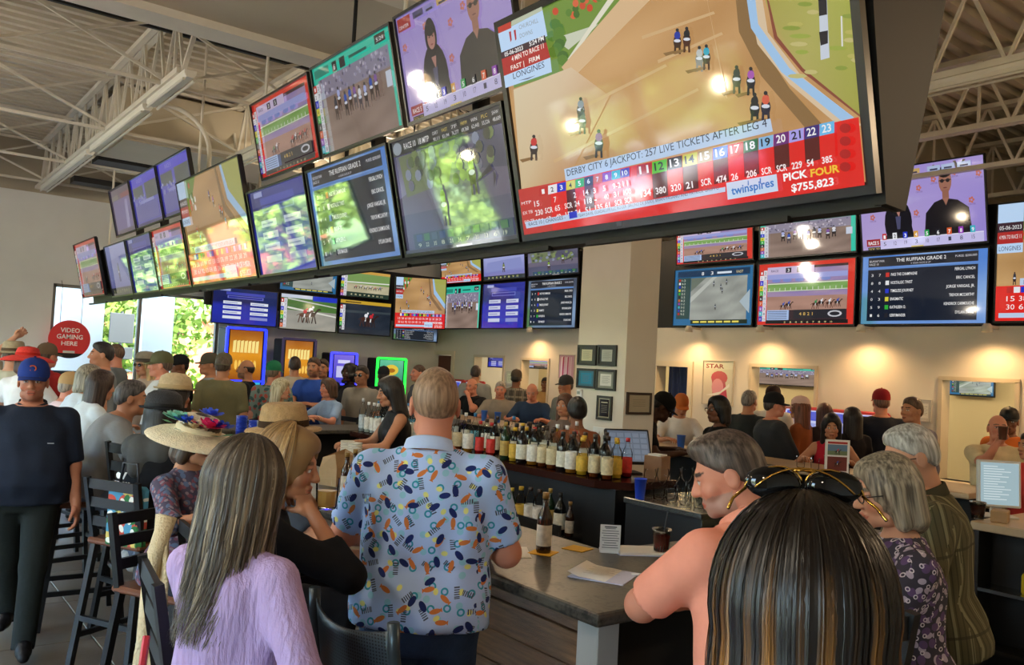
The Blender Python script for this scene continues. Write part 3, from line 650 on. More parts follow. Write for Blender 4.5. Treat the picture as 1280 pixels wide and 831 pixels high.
def c_track(d):
    """the same broadcast, laid out in screen coordinates"""
    d.grid(0, 0, 1, 1, dirt(('#a8804f', '#c89e68'), 1.0), 20, 12)
    d.poly([(0.13, 1), (0.32, 1), (0.16, 0.72), (0.1, 0.62)], '#6f8f3a')
    for k in range(14): d.ell(0.15+R_.uniform(0, 0.12), 0.72+R_.uniform(0, 0.26), 0.015, 0.03, R_.choice(['#3f6a28', '#c8482c', '#e8e0d8', '#57802f']), 8)
    d.poly([(0.68, 1), (0.72, 1), (0.76, 0.7), (1, 0.4), (1, 0.5), (0.79, 0.78), (0.75, 1)], '#9fc4e8'); d.poly([(0.75, 1), (1, 1), (1, 0.5), (0.8, 0.76)], '#a8aa55'); d.poly([(0.64, 1), (0.67, 1), (0.72, 0.66), (0.95, 0.37), (0.88, 0.37), (0.68, 0.62)], '#8a6a42')
    for x, y, s in ((0.5, 0.78, 0.035), (0.55, 0.72, 0.035), (0.63, 0.62, 0.04), (0.66, 0.6, 0.04), (0.69, 0.5, 0.04), (0.22, 0.5, 0.035), (0.26, 0.42, 0.035), (0.1, 0.36, 0.035)): horse(d, x, y, s, '#2a2026', R_.choice(['#2038a0', '#a858b0', '#d86048', '#303440', '#28a0c0']), False)
    d.rect(0, 0.84, 0.14, 1, '#bcd8f6'); d.rect(0, 0.76, 0.14, 0.84, '#3a2430'); d.rect(0, 0.66, 0.14, 0.76, '#b02a28'); d.rect(0, 0.58, 0.14, 0.66, '#bcd8f6')
    d.text('05-06-2023', 0.01, 0.78, 0.035, '#f0f0f0', 0.12); d.text('4 MIN TO RACE 11', 0.01, 0.7, 0.035, '#f0f0f0', 0.12); d.text('LONGINES', 0.01, 0.6, 0.04, '#3a4460', 0.12)
    d.rect(0, 0, 1, 0.3, '#e0241f'); d.rect(0.13, 0.3, 0.78, 0.36, '#bcd0ea'); d.text('DERBY CITY 6 JACKPOT: 257 LIVE TICKETS AFTER LEG 4', 0.15, 0.31, 0.035, '#33364a', 0.6)
    for k in range(23): d.rect(0.06+k*0.038, 0.24, 0.094+k*0.038, 0.29, NUMC[k])
    for k in range(13): d.text(str(15+k*23), 0.06+k*0.068, 0.17, 0.045, '#fbf2f2', 0.045); d.text(str(30+k*31), 0.06+k*0.068, 0.1, 0.045, '#fbf2f2', 0.045)
    d.rect(0.02, 0.03, 0.6, 0.07, '#bcd0ea'); d.rect(0.58, 0.02, 0.75, 0.13, '#c8dcf2'); d.text('twinspires', 0.59, 0.05, 0.05, '#2a78c8', 0.15); d.text('PICK FOUR', 0.77, 0.09, 0.05, '#ffffff', 0.18); d.text('$755,823', 0.79, 0.02, 0.05, '#ffffff', 0.15)
def c_hosts(d):
    """two presenters in black in front of a lilac logo wall"""
    d.grid(0, 0, 1, 1, lambda u, v: vcol('#8f7fd0', '#b3a0d2', 0.5+0.5*math.sin(3*u+1)*math.cos(2*v)), 10, 6)
    for k, (x, y) in enumerate(((0.1, 0.42), (0.27, 0.8), (0.47, 0.42), (0.5, 0.72), (0.62, 0.8), (0.78, 0.85), (0.9, 0.5), (0.96, 0.8), (0.06, 0.7), (0.36, 0.55))):
        for a in range(5): d.ell(x+0.014*math.cos(a*1.25), y+0.025*math.sin(a*1.25), 0.009, 0.016, '#c06a58', 6)
        d.text('CENTER', x-0.025, y-0.06, 0.022, '#7a5a90', 0.055)
    d.ell(0.32, 0.32, 0.115, 0.3, '#15131a', 18); d.poly([(0.2, 0.1), (0.45, 0.1), (0.42, 0.38), (0.34, 0.5), (0.27, 0.4)], '#15131a'); d.ell(0.32, 0.68, 0.055, 0.17, '#120f14', 16); d.ell(0.322, 0.66, 0.036, 0.095, '#b07c70', 14); d.poly([(0.3, 0.5), (0.345, 0.5), (0.33, 0.38)], '#b07c70')
    for sx in (-0.015, 0.015): d.ell(0.322+sx, 0.68, 0.007, 0.008, '#2a1c1c', 8)
    d.ell(0.322, 0.61, 0.012, 0.008, '#8a3a3c', 8); d.ell(0.322, 0.72, 0.034, 0.035, '#120f14', 10); d.poly([(0.30, 0.4), (0.345, 0.4), (0.335, 0.24), (0.31, 0.24)], '#4a4a6a')
    d.poly([(0.53, 0.1), (0.9, 0.1), (0.88, 0.42), (0.8, 0.52), (0.7, 0.56), (0.62, 0.52), (0.55, 0.4)], '#17151a'); d.ell(0.71, 0.76, 0.05, 0.15, '#9c6a58', 16); d.rect(0.685, 0.54, 0.735, 0.66, '#946250'); d.poly([(0.685, 0.56), (0.735, 0.56), (0.71, 0.47)], '#9c6a58')
    d.ell(0.71, 0.87, 0.053, 0.07, '#151214', 14); d.rect(0.663, 0.765, 0.757, 0.775, '#181416')
    for sx in (-0.022, 0.022): d.ell(0.71+sx, 0.765, 0.016, 0.024, '#2a2224', 8)
    d.ell(0.71, 0.68, 0.016, 0.007, '#6a3430', 8)
    d.rect(0.04, 0.05, 0.16, 0.14, '#9a1f24'); d.text('RACE 5', 0.055, 0.07, 0.045, '#f4f0f0', 0.09, bold=0.02); d.rect(0.05, -0.02, 0.16, 0.04, '#3a3030'); d.text('SOL 22', 0.06, 0.0, 0.03, '#d8c060', 0.09)
    d.rect(0.16, 0.0, 0.98, 0.12, '#c3bde8'); d.rect(0.16, 0.115, 0.98, 0.125, '#e8e4f6')
    for k in range(9):
        x = 0.18+k*0.088; d.rect(x, 0.12, x+0.036, 0.2, ['#c02a2a', '#e9e9ee', '#1c33c8', '#d8a040', '#1f9f4a', '#23232a', '#d85a28', '#8d2ab0', '#35b0c4'][k]); d.text(str(k+1), x+0.01, 0.135, 0.045, '#f4f4f4' if k not in (1,) else '#222', 0.018, bold=0.02); d.text(str((k*7+5) % 23), x+0.008, 0.045, 0.05, '#3a3450', 0.022)
    d.rect(0.42, 0.0, 0.52, 0.02, '#d8c060')
    d.rect(0.03, 0.85, 0.16, 0.97, '#a0262a'); d.text('CENTER', 0.04, 0.87, 0.03, '#f0f0f0', 0.1)
    for x, c in ((0.19, '#4a4a70'), (0.3, '#8a86c0'), (0.42, '#c0a060'), (0.58, '#a8b8d8'), (0.69, '#a8b8d8'), (0.81, '#a8b8d8')): d.rect(x, 0.9, x+0.1, 0.96, c); d.rect(x+0.02, 0.905, x+0.08, 0.925, '#33304a')
NAMES = [('7', '#c8322c', 'PASS THE CHAMPAGNE', 'FERGAL LYNCH'), ('8', '#e8e8ea', 'NOSTALGIC TWIST', 'ERIC CANCEL'), ('4', '#2438c8', 'TIMELESS JOURNEY', 'JORGE VARGAS, JR.'), ('3', '#d8d040', 'ENIGMATIC', 'TREVOR MCCARTHY'), ('9', '#2faf3a', 'KATHLEEN O.', 'KENDRICK CARMOUCHE'), ('6', '#23232a', 'GERRYMANDER', 'DYLAN DAVIS')]
def c_ruffian(d, bg='#131d2e', edge='#3f7ad0'):
    d.grid(0, 0, 1, 1, lambda u, v: vcol(edge, '#7ab86a' if u < 0.1 and v < 0.4 else '#9fc0e8', 0.35+0.3*math.sin(8*u)*math.sin(5*v)), 12, 8)
    d.rect(0.05, 0.05, 0.93, 0.8, bg); d.rect(0.05, 0.84, 0.93, 0.98, '#1a1f2c'); d.rect(0.05, 0.8, 0.93, 0.825, '#5a86c8')
    d.text('THE RUFFIAN GRADE 2', 0.49, 0.9, 0.05, '#f2f2f2', 0.4, 'c', 0.01); d.text('4 YEAR-OLDS & UP', 0.49, 0.855, 0.025, '#c8c8d0', 0.16, 'c'); d.text('BELMONT PARK', 0.06, 0.91, 0.03, '#d8d8e0', 0.13); d.text('RACE 10', 0.06, 0.865, 0.03, '#d8d8e0', 0.08); d.text('PURSE: $200,000', 0.76, 0.91, 0.03, '#d8d8e0', 0.16)
    for k, (n, c, a, b) in enumerate(NAMES):
        y = 0.7-k*0.118; d.text(str((k*5+3) % 9), 0.08, y, 0.04, '#e8e8e8', 0.018); d.text(n, 0.145, y, 0.04, '#e8e8e8', 0.018); d.rect(0.205, y-0.012, 0.235, y+0.05, c); d.text(a, 0.25, y, 0.042, '#f2f2f2', 0.012*len(a), bold=0.01); d.text(b, 0.91, y+0.03, 0.04, '#f2f2f2', 0.0125*len(b), 'r', 0.01)
def numcol(d, x0, x1, n, y0, y1, odds=True):
    h = (y1-y0)/n
    for k in range(n):
        y = y1-(k+1)*h; m = (x0+x1)/2; d.rect(x0, y, m, y+h*0.96, NUMC[k]); d.text(str(k+1), x0+(m-x0)*0.25, y+h*0.2, h*0.5, '#f4f4f4' if k not in (1, 3) else '#222', (m-x0)*0.4)
        if odds: d.rect(m, y, x1, y+h*0.96, '#d8d8e0'); d.text(str((k*5+2) % 17), m+(x1-m)*0.25, y+h*0.2, h*0.5, '#2a2a38', (x1-m)*0.5)
def c_red(d):
    d.rect(0, 0, 1, 1, '#d8362a'); d.rect(0.1, 0.05, 0.93, 0.94, '#3a2a30')
    d.grid(0.1, 0.42, 0.93, 0.9, dirt(('#8a78b0', '#a890a8')), 12, 8); d.grid(0.1, 0.54, 0.93, 0.68, dirt(('#6a9a48', '#8ab068')), 10, 3); d.rect(0.1, 0.66, 0.93, 0.675, '#e0e0d0'); d.rect(0.1, 0.545, 0.93, 0.555, '#dcdcd0')
    for k in range(14): d.rect(0.12+k*0.058, 0.555, 0.125+k*0.058, 0.6, '#e8e8e0')
    d.grid(0.1, 0.24, 0.93, 0.46, dirt(('#a07a6a', '#b89080')), 12, 5)
    for x, y, s in ((0.28, 0.3, 0.05), (0.34, 0.32, 0.05), (0.62, 0.32, 0.055), (0.68, 0.34, 0.05), (0.76, 0.33, 0.055), (0.84, 0.34, 0.05)): horse(d, x, y, s, R_.choice(['#2a1c1c', '#4a2a20']), R_.choice(['#c03038', '#2a50b0', '#e0e0e8', '#2a8a50']), False, True)
    for x in (0.2, 0.32, 0.45, 0.6, 0.72): d.ell(x, 0.72, 0.05, 0.03, '#7888c8', 8)
    d.rect(0.1, 0.74, 0.93, 0.82, '#9aa0d8'); d.rect(0.1, 0.82, 0.6, 0.94, '#c8b8d8'); d.text('RACE', 0.14, 0.86, 0.04, '#303050', 0.08); d.rect(0.3, 0.84, 0.36, 0.92, '#2a2a40'); d.rect(0.42, 0.84, 0.48, 0.92, '#2a2a40'); d.text('3', 0.32, 0.855, 0.05, '#fff', 0.02); d.text('5', 0.44, 0.855, 0.05, '#fff', 0.02)
    d.rect(0.11, 0.08, 0.35, 0.24, '#a8c0e8'); d.rect(0.4, 0.1, 0.92, 0.24, '#2a2a30')
    for k in range(5): d.rect(0.12, 0.1+k*0.028, 0.33, 0.11+k*0.028, '#48506a')
    d.text('4 8 2 1', 0.46, 0.15, 0.05, '#e8c060', 0.14); d.ell(0.82, 0.17, 0.07, 0.05, '#c8c8d0', 14); d.ell(0.82, 0.17, 0.05, 0.03, '#2a2a30', 14)
    d.rect(0.1, 0.02, 0.95, 0.08, '#1a1a1c')
    for k in range(9): d.text(str(k+2), 0.3+k*0.06, 0.03, 0.03, '#e8d8a0', 0.02)
    numcol(d, 0.02, 0.1, 10, 0.06, 0.9)
def c_parade(d, col='#35c4a8'):
    d.rect(0, 0, 1, 1, col); d.grid(0.06, 0.0, 0.95, 0.84, dirt(('#7a665c', '#9a8478')), 14, 9); d.rect(0.06, 0.62, 0.95, 0.84, '#8a8498')
    for k in range(60): d.ell(0.08+R_.uniform(0, 0.85), 0.64+R_.uniform(0, 0.2), 0.01, 0.02, R_.choice(['#6a6480', '#a8a4b8', '#5a5468', '#c0b8c8']), 6)
    for k in range(9): horse(d, 0.26+k*0.066+R_.uniform(-0.01, 0.01), 0.5+R_.uniform(-0.06, 0.04), 0.085, R_.choice(['#2a2224', '#3a2a26', '#4a4248']), R_.choice(['#2a50b0', '#a8b0e0', '#303848', '#8058a0', '#d8d8e0']), False)
    d.rect(0.05, 0.86, 0.25, 0.95, '#2a8a78'); d.rect(0.52, 0.89, 0.74, 0.92, '#1a5a50'); d.rect(0.3, 0.84, 0.36, 0.95, '#26262c'); d.text('6', 0.315, 0.86, 0.06, '#fff', 0.025); d.rect(0.4, 0.84, 0.47, 0.95, '#26262c'); d.rect(0.84, 0.88, 0.96, 0.97, '#1c1c22'); d.text('5:24', 0.86, 0.9, 0.04, '#fff', 0.08)
    d.rect(0.91, 0.42, 0.97, 0.58, '#c8d0e0'); numcol(d, 0.01, 0.1, 9, 0.02, 0.8)
def c_race10(d):
    d.grid(0, 0, 1, 1, lambda u, v: vcol(vcol('#3f4258', '#5a5f86', u)if False else '#4a4c60', '#8a86a8', 0.5+0.5*math.sin(2.5*u+4*v)), 14, 9)
    d.rect(0.0, 0.0, 1, 0.5, '#56566e'); d.poly([(0, 0.5), (0.3, 0.62), (0.7, 0.6), (1, 0.55), (1, 0.35), (0, 0.35)], '#6a6478'); d.poly([(0.05, 0.86), (0.6, 0.86), (0.5, 0.55), (0.08, 0.5)], '#6f7a58')
    for k in range(40): d.ell(R_.uniform(0.1, 0.9), R_.uniform(0.55, 0.84), 0.03, 0.05, R_.choice(['#5a6a48', '#7a8a58', '#6a6a80', '#8890a8', '#4a5040']), 8)
    for x, y, s in ((0.43, 0.36, 0.11), (0.71, 0.56, 0.11)): horse(d, x, y, s, '#4a3c38', '#7aa030', False)
    d.poly([(0.72, 0.48), (0.86, 0.6), (0.9, 0.5), (0.87, 0.42), (0.88, 0.55)], '#33303a')
    d.rect(0, 0.87, 1, 1.0, '#23262c'); d.ell(0.06, 0.93, 0.045, 0.055, '#9aa4b0', 14); d.text('RACE 10', 0.13, 0.91, 0.05, '#f0f0f0', 0.12, bold=0.01); d.text('18 MTP', 0.28, 0.91, 0.05, '#f0f0f0', 0.1, bold=0.01)
    for k, s in enumerate(('DIRT', 'FAST', '7F', 'PRFM', 'WIN', 'PLC', 'SHW')): d.text(s, 0.42+k*0.085, 0.945, 0.028, '#d8c060' if k % 2 else '#e0e0e0', 0.05); d.text('%d,%d' % (90-k*7, 111+k*83), 0.42+k*0.085, 0.895, 0.03, '#e8e8e8', 0.06)
    d.rect(0.1, 0.04, 0.98, 0.17, '#2f4a58')
    for k in range(11): d.rect(0.13+k*0.076, 0.1, 0.185+k*0.076, 0.16, ['#30507a', '#3f7a48', '#47606e'][k % 3]); d.text(str((k*13+9) % 40), 0.14+k*0.076, 0.05, 0.035, '#d8e0c0', 0.03)
    d.rect(0, 0.0, 1, 0.035, '#2a2c34'); d.rect(0.5, 0.008, 0.64, 0.024, '#d0d0d8')
def c_blue(d, bg='#2a3296', boxes='#c8cfe8'):
    d.grid(0, 0, 1, 1, lambda u, v: vcol(bg, '#161a58' if v > 0.5 else '#2430b8', 0.4+0.4*math.sin(2*u+3*v)), 10, 8)
    d.rect(0.2, 0.82, 0.8, 0.9, '#4048b0'); d.poly([(0.22, 0.72), (0.78, 0.72), (0.78, 0.8), (0.22, 0.8)], '#6a70c8'); d.rect(0.235, 0.735, 0.765, 0.785, '#2a3090')
    for r in range(3 if True else 4):
        for c in range(2): d.rect(0.16+c*0.42, 0.56-r*0.14, 0.44+c*0.42, 0.64-r*0.14, boxes); d.rect(0.18+c*0.42, 0.588-r*0.14, 0.38+c*0.42, 0.608-r*0.14, '#8a92c0')
    d.rect(0.16, 0.14, 0.44, 0.22, boxes); d.rect(0.58, 0.14, 0.86, 0.22, '#8a92d0'); d.rect(0.1, 0.92, 0.26, 0.98, '#9aa4d8')
def c_rider(d):
    d.grid(0, 0, 1, 1, dirt(('#8f8f86', '#a8a498')), 12, 8); d.grid(0, 0.55, 1, 1, dirt(('#3f6a30', '#5a8040')), 10, 5); d.poly([(0.12, 0.6), (1, 0.42), (1, 0.46), (0.12, 0.65)], '#dcdcd0'); d.poly([(0.12, 0.86), (1, 0.7), (1, 0.73), (0.12, 0.9)], '#c8ccc0')
    horse(d, 0.52, 0.45, 0.19, '#3a2c26', '#d8dce4', False, True); horse(d, 0.42, 0.42, 0.16, '#5a3a2c', '#c03038', False, True)
    d.rect(0, 0.9, 0.55, 1, '#c8d0e0'); d.rect(0.56, 0.86, 1, 1, '#2438c0'); numcol(d, 0.0, 0.11, 7, 0.05, 0.88)
def c_night(d):
    d.grid(0, 0, 1, 1, dirt(('#1c2430', '#2c3440')), 10, 7); d.poly([(0.1, 0.62), (1, 0.66), (1, 0.72), (0.1, 0.7)], '#3a444a')
    horse(d, 0.5, 0.45, 0.16, '#4a2a22', '#e8e8ee', False, True); horse(d, 0.6, 0.43, 0.16, '#33201a', '#c03038', False, True)
    d.rect(0, 0.9, 1, 1, '#c8a030'); d.rect(0.1, 0.93, 0.4, 0.965, '#5a4410'); numcol(d, 0.0, 0.1, 6, 0.1, 0.85)
def c_oval(d):
    d.grid(0, 0, 1, 1, dirt(('#b0a888', '#c8c0a0')), 12, 8); d.rect(0.12, 0.5, 1, 0.9, '#7a9a58'); d.poly([(0.12, 0.52), (1, 0.58), (1, 0.62), (0.12, 0.56)], '#e8e8e0')
    for k in range(6): horse(d, 0.3+k*0.1, 0.36+0.02*(k % 2), 0.055, '#33241e', R_.choice(['#c03038', '#2a50b0', '#e0e0e8']), False, True)
    d.rect(0, 0.9, 1, 1, '#d0a048'); d.rect(0.12, 0.0, 1, 0.18, '#2a3a30'); numcol(d, 0.0, 0.12, 8, 0.0, 0.9)
    for k in range(8): d.text(str(k+4), 0.2+k*0.09, 0.06, 0.06, '#e8e0b0', 0.04)
def c_grey(d):
    d.rect(0, 0, 1, 1, '#2a6a98'); d.grid(0.22, 0.1, 0.93, 0.84, dirt(('#868a84', '#a8aca4')), 12, 9); d.poly([(0.22, 0.5), (0.5, 0.84), (0.56, 0.84), (0.22, 0.4)], '#b8bcb4'); d.poly([(0.22, 0.84), (0.42, 0.84), (0.22, 0.6)], '#6a7468')
    for x, y in ((0.52, 0.72), (0.61, 0.66), (0.63, 0.6), (0.55, 0.32), (0.68, 0.74)): horse(d, x, y, 0.035, '#2c2c2c', '#3a4450', False)
    d.rect(0.04, 0.86, 0.96, 0.97, '#1c3a58'); d.text('8', 0.36, 0.88, 0.06, '#fff', 0.03); d.text('3', 0.48, 0.88, 0.06, '#fff', 0.03); d.rect(0.56, 0.89, 0.74, 0.925, '#d8e4f0'); d.text('FAST', 0.8, 0.885, 0.045, '#e8d8a0', 0.08)
    d.rect(0.04, 0.12, 0.22, 0.85, '#2f4a48')
    for k in range(11): d.rect(0.06, 0.79-k*0.06, 0.085, 0.83-k*0.06, NUMC[k]); d.text('%d-%d' % (k*3 % 11+1, 2), 0.1, 0.79-k*0.06, 0.035, '#e0e4d0', 0.05)
    d.rect(0.24, 0.03, 0.95, 0.1, '#1a2c20'); [d.rect(0.27+k*0.1, 0.05, 0.35+k*0.1, 0.08, '#e8d860') for k in range(6)]; d.poly([(0.85, 0.4), (0.97, 0.6), (0.97, 0.2)], '#a8b8c0')
def c_panels(d):
    d.rect(0, 0, 1, 1, '#4a48b8'); d.rect(0.0, 0.82, 1, 1, '#3a30d0'); d.text('RACE 8', 0.25, 0.87, 0.08, '#a8a8e8', 0.2)
    for x0, x1, y0, y1, c in ((0.06, 0.44, 0.58, 0.8, '#4e5a58'), (0.52, 0.95, 0.5, 0.82, '#46524e'), (0.08, 0.9, 0.1, 0.44, '#5a5ca8')): d.rect(x0, y0, x1, y1, c)
    for k in range(14): d.ell(R_.uniform(0.05, 0.5), R_.uniform(0.44, 0.62), 0.03, 0.03, '#8a90c0', 8)
    d.rect(0.3, 0.44, 0.8, 0.5, '#8a90d0'); d.rect(0, 0, 1, 0.07, '#2c2a70')
def c_dim(d):
    d.rect(0, 0, 1, 1, '#584a64'); d.rect(0.1, 0.1, 0.9, 0.75, '#6a5c9a'); d.rect(0.5, 0.76, 0.95, 0.86, '#8a4048'); d.rect(0.05, 0.76, 0.4, 0.86, '#7a746c'); d.poly([(0.6, 0.1), (0.75, 0.1), (0.8, 0.7), (0.68, 0.7)], '#9a94c0')
def c_sky(d):
    d.grid(0, 0, 1, 1, lambda u, v: vcol('#6a6ab0', '#a8b0e0', v), 6, 5); d.rect(0, 0.0, 1, 0.16, '#2a3038'); d.poly([(0.05, 0.3), (0.95, 0.4), (0.9, 0.8), (0.1, 0.7)], '#8890c8')
    for k in range(8): d.text(str(k+3), 0.1+k*0.1, 0.05, 0.07, '#d8d890', 0.04)
    horse(d, 0.5, 0.45, 0.12, '#5a4a44', '#7a8a48', False)
def c_grade_dark(d): c_ruffian(d, '#1c2430', '#2a3040')
_sm = {}
def shared(fn, gloss=False):
    k = (fn.__name__, gloss)
    if k not in _sm: d = Draw(); fn(d); _sm[k] = d.mesh('screen', 1, 1, M_scr_gloss if gloss else M_scr)
    return _sm[k]
# ---- the long hanging bank over the bar, facing the front aisle (-X), tilted forward 12 degrees
TL = rad(13.5); RUP = (-math.sin(TL), 0, math.cos(TL)); RR = (0, -1, 0)
RX, RZ = 2.4, 2.4
def ring_org(y, s, dx=0.0): return (RX-s*math.sin(TL)+dx, y, RZ+s*math.cos(TL))
def ring_tv(lab, ya, yb, s, h, fn, dx=0.0, **k):
    f = fn if fn is track_px else shared(fn, True)
    return tv(lab, ring_org((ya+yb)/2, s, dx), RR, RUP, yb-ya-0.012, h, f, gloss=fn is not track_px, **k)
G1 = 'hanging screens over the bar'
ring_tv('huge screen at the right end of the hanging bank, dirt track with red odds banner', 1.36, 3.10, 0.0, 0.99, track_px, bz=0.03, group=G1)
ring_tv('hanging screen left of the huge one, horses under a dark race bar', 3.11, 4.17, 0.0, 0.65, c_race10, group=G1)
ring_tv('hanging screen, lower row, grey list of horse and jockey names', 4.19, 5.29, 0.0, 0.65, c_ruffian, group=G1)
ring_tv('hanging screen, lower row, violet blue with pale boxes', 5.31, 6.37, 0.0, 0.65, c_blue, group=G1)
ring_tv('large hanging screen, dirt track picture, middle of the bank', 6.4, 8.02, 0.0, 0.95, c_track, group=G1)
ring_tv('lower hanging screen with a white and red corner, left of the large track one', 8.05, 9.1, 0.0, 0.62, c_red, group=G1)
ring_tv('lower hanging screen with bright window glare, third from the left end', 9.12, 10.15, 0.0, 0.62, c_blue, group=G1)
ring_tv('lower hanging screen with bright window glare, second from the left end', 10.17, 11.2, 0.0, 0.62, c_sky, group=G1)
ring_tv('leftmost hanging screen at the far end of the bank', 11.28, 12.6, 0.03, 0.72, c_red, dx=-0.06, group=G1)
ring_tv('upper hanging screen with two presenters in black on lilac', 3.05, 4.1, 0.74, 0.59, c_hosts, dx=0.1, group=G1)
ring_tv('upper hanging screen with teal frame and horses on parade', 4.13, 5.19, 0.74, 0.58, c_parade, dx=0.1, group=G1)
ring_tv('upper hanging screen with red frame and racing strips', 5.22, 6.27, 0.74, 0.57, c_red, dx=0.1, group=G1)
ring_tv('upper hanging screen, blue with dark panels, nearest the large track one', 7.84, 8.88, 0.72, 0.55, c_panels, dx=0.1, group=G1)
ring_tv('upper hanging screen, blue with dark panels, farther one', 8.9, 9.95, 0.72, 0.55, c_panels, dx=0.1, group=G1)
ring_tv('upper hanging screen, dim purple, at the left', 9.97, 10.9, 0.72, 0.55, c_dim, dx=0.1, group=G1)
# black steel truss box behind the bank (wedge, wider at the top), hung on rods
t = thing('screen_rig', 'long black steel rig carrying the hanging screens on rods', 'screen rig', (RX, 7, RZ))
mb = MB(); wp = [(0.055, -0.03), (0.13, -0.03), (0.33, 0.78), (-0.09, 0.78)]
mb.prism([(a, b) for a, b in wp], -5.62, -3.95, 1); mb.prism([(0.055, -0.03), (0.13, -0.03), (0.28, 0.62), (-0.06, 0.62)], -3.95, 5.5, 1)
mb.build('core', M_black, t)
MB().prism([(0.045, -0.025), (0.16, -0.03), (0.46, 1.0), (-0.15, 1.0)], -5.64, -5.60, 1).build('end_panel', M_black, t)
MB().prism([(0.28, 0.3), (0.3, 0.3), (0.46, 1.0), (-0.12, 1.0), (-0.12, 0.96), (0.42, 0.96)], -5.6, -3.9, 1).build('top_channel', M_black, t)
for y in (1.6, 3.0, 4.6, 5.3, 6.9, 8.6, 12.3): MB().tube([(0.15, y-7, 0.6), (0.15, y-7, ZD-RZ-0.0)], 0.014, 8).build('hanger_rod', M_black if y in (5.3, 3.0) else M_steel, t)
for y in (3.6, 4.7, 5.75, 8.4, 9.4, 10.4): MB().bar((0.1, y-7, 0.55), (0.03, y-7, 1.1), 0.05, 0.08).build('bracket', M_black, t)
for k in range(9): MB().bar((0.05, -5.3+k*1.25, -0.035), (0.05, -4.3+k*1.25, -0.035), 0.03, 0.02).build('rail', M_black, t)
cb = MB(); cb.smooth = True
cb.tube([(2.5, 4.45, 4.2), (2.5, 4.2, 4.12), (2.5, 3.9, 4.0), (2.52, 3.6, 3.75), (2.53, 3.5, 3.6)], 0.008, 6)
tag(cb.build('cable', M_black), 'black cable drooping from the girder to the hanging screens', 'cable')
# ---- screens along the back wall ledge
def wall_tv(lab, ya, yb, za, zb, fn, tilt=0.0, x=9.46, grp='screens above the cash windows', up_=None):
    a = rad(tilt); u = (-math.sin(a), 0, math.cos(a))
    return tv(lab, (x, (ya+yb)/2, za), RR, u, yb-ya-0.02, zb-za, shared(fn), group=grp, bz=0.016, mount=lambda t, w, h: MB().box2((-0.05, 0.06, h*0.3), (0.05, ((XB+0.1-x)+math.sin(a)*h*0.3)/math.cos(a)-0.004, h*0.4)).build('wall_bracket', M_black, t))
G2 = 'screens above the cash windows'
wall_tv('ledge screen with grey aerial track in a blue frame, left of the right-hand group', 7.08, 8.52, 2.53, 3.38, c_grey)
wall_tv('ledge screen with bright red frame and racing strips, lower row', 5.6, 7.04, 2.53, 3.37, c_red)
wall_tv('ledge screen listing horse and jockey names, dark blue, right-hand group', 4.08, 5.56, 2.53, 3.37, c_ruffian)
wall_tv('ledge screen with dirt track picture cut by the right edge of the view', 2.2, 4.04, 2.55, 3.82, c_track)
wall_tv('upper ledge screen with red frame, partly behind the huge screen', 7.1, 8.5, 3.43, 3.95, c_red, 4)
wall_tv('upper ledge screen with teal edge and horses on parade, right-hand group', 5.6, 7.03, 3.42, 3.97, c_parade, 4)
wall_tv('upper ledge screen with two presenters in black, right-hand group', 4.09, 5.56, 3.41, 4.36, c_hosts, 10)
G3 = 'screens above the wall left of the column'
wall_tv('lower ledge screen with horses in violet, first left of the corner', 13.2, 14.5, 2.5, 3.36, c_parade, grp=G3, x=9.3)
wall_tv('lower ledge screen in vivid blue with pale boxes, left of the column', 11.83, 13.17, 2.5, 3.36, c_blue, grp=G3, x=9.3)
wall_tv('lower ledge screen with dark name list, beside the column', 10.45, 11.79, 2.5, 3.36, c_grade_dark, grp=G3, x=9.3)
wall_tv('upper ledge screen in reddish brown, left of the column', 13.16, 14.6, 3.4, 3.9, c_track, 6, grp=G3, x=9.28)
wall_tv('upper ledge screen in pale violet, left of the column', 11.82, 13.13, 3.4, 3.9, c_sky, 6, grp=G3, x=9.28)
wall_tv('upper ledge screen with odds row, beside the column', 10.4, 11.78, 3.4, 3.9, c_race10, 6, grp=G3, x=9.28)
# ---- screens above the slot machines (facing -Y)
def far_tv(lab, xa, xb, za, zb, fn, tilt=0.0, y=14.6):
    a = rad(tilt); return tv(lab, ((xa+xb)/2, y, za), (1, 0, 0), (0, -math.sin(a), math.cos(a)), xb-xa-0.02, zb-za, shared(fn), group='screens above the slot machines', bz=0.016, mount=lambda t, w, h: MB().box2((-0.05, 0.05, h*0.3), (0.05, 14.676-y, h*0.5)).build('wall_bracket', M_black, t))
far_tv('dark blue screen with white boxes above the slot machines', 4.69, 5.88, 2.29, 2.93, lambda d: c_blue(d, '#16285e', '#e0e6f2'))
far_tv('screen with a rider on green turf above the slot machines', 5.9, 7.04, 2.27, 2.93, c_rider)
far_tv('dark night race screen above the slot machines', 7.06, 8.19, 2.27, 2.93, c_night)
far_tv('upper screen with grey picture and number row above the slot machines', 5.86, 7.0, 2.97, 3.5, c_grey, 3)
far_tv('upper screen with pale oval track above the slot machines', 7.04, 8.12, 2.97, 3.5, c_oval, 3)
far_tv('low dark green list screen hanging below the night race', 8.2, 9.25, 2.22, 2.5, c_grade_dark, y=14.55)
a = rad(6)
tv('tall tilted dirt-track screen standing out at the wall corner', (8.42, 13.9, 2.44), (0.98, -0.05, -0.0), (-0.1, -0.05, 1), 1.1, 0.98, shared(c_track), group='screens above the slot machines', mount=lambda t, w, h: MB().box2((-0.05, 0.05, h*0.3), (0.05, 0.72, h*0.45)).build('wall_bracket', M_black, t))
struct(slab('wall_far_header', (4.6, 14.68, 2.6), (9.3, 14.74, 3.55), M_black))
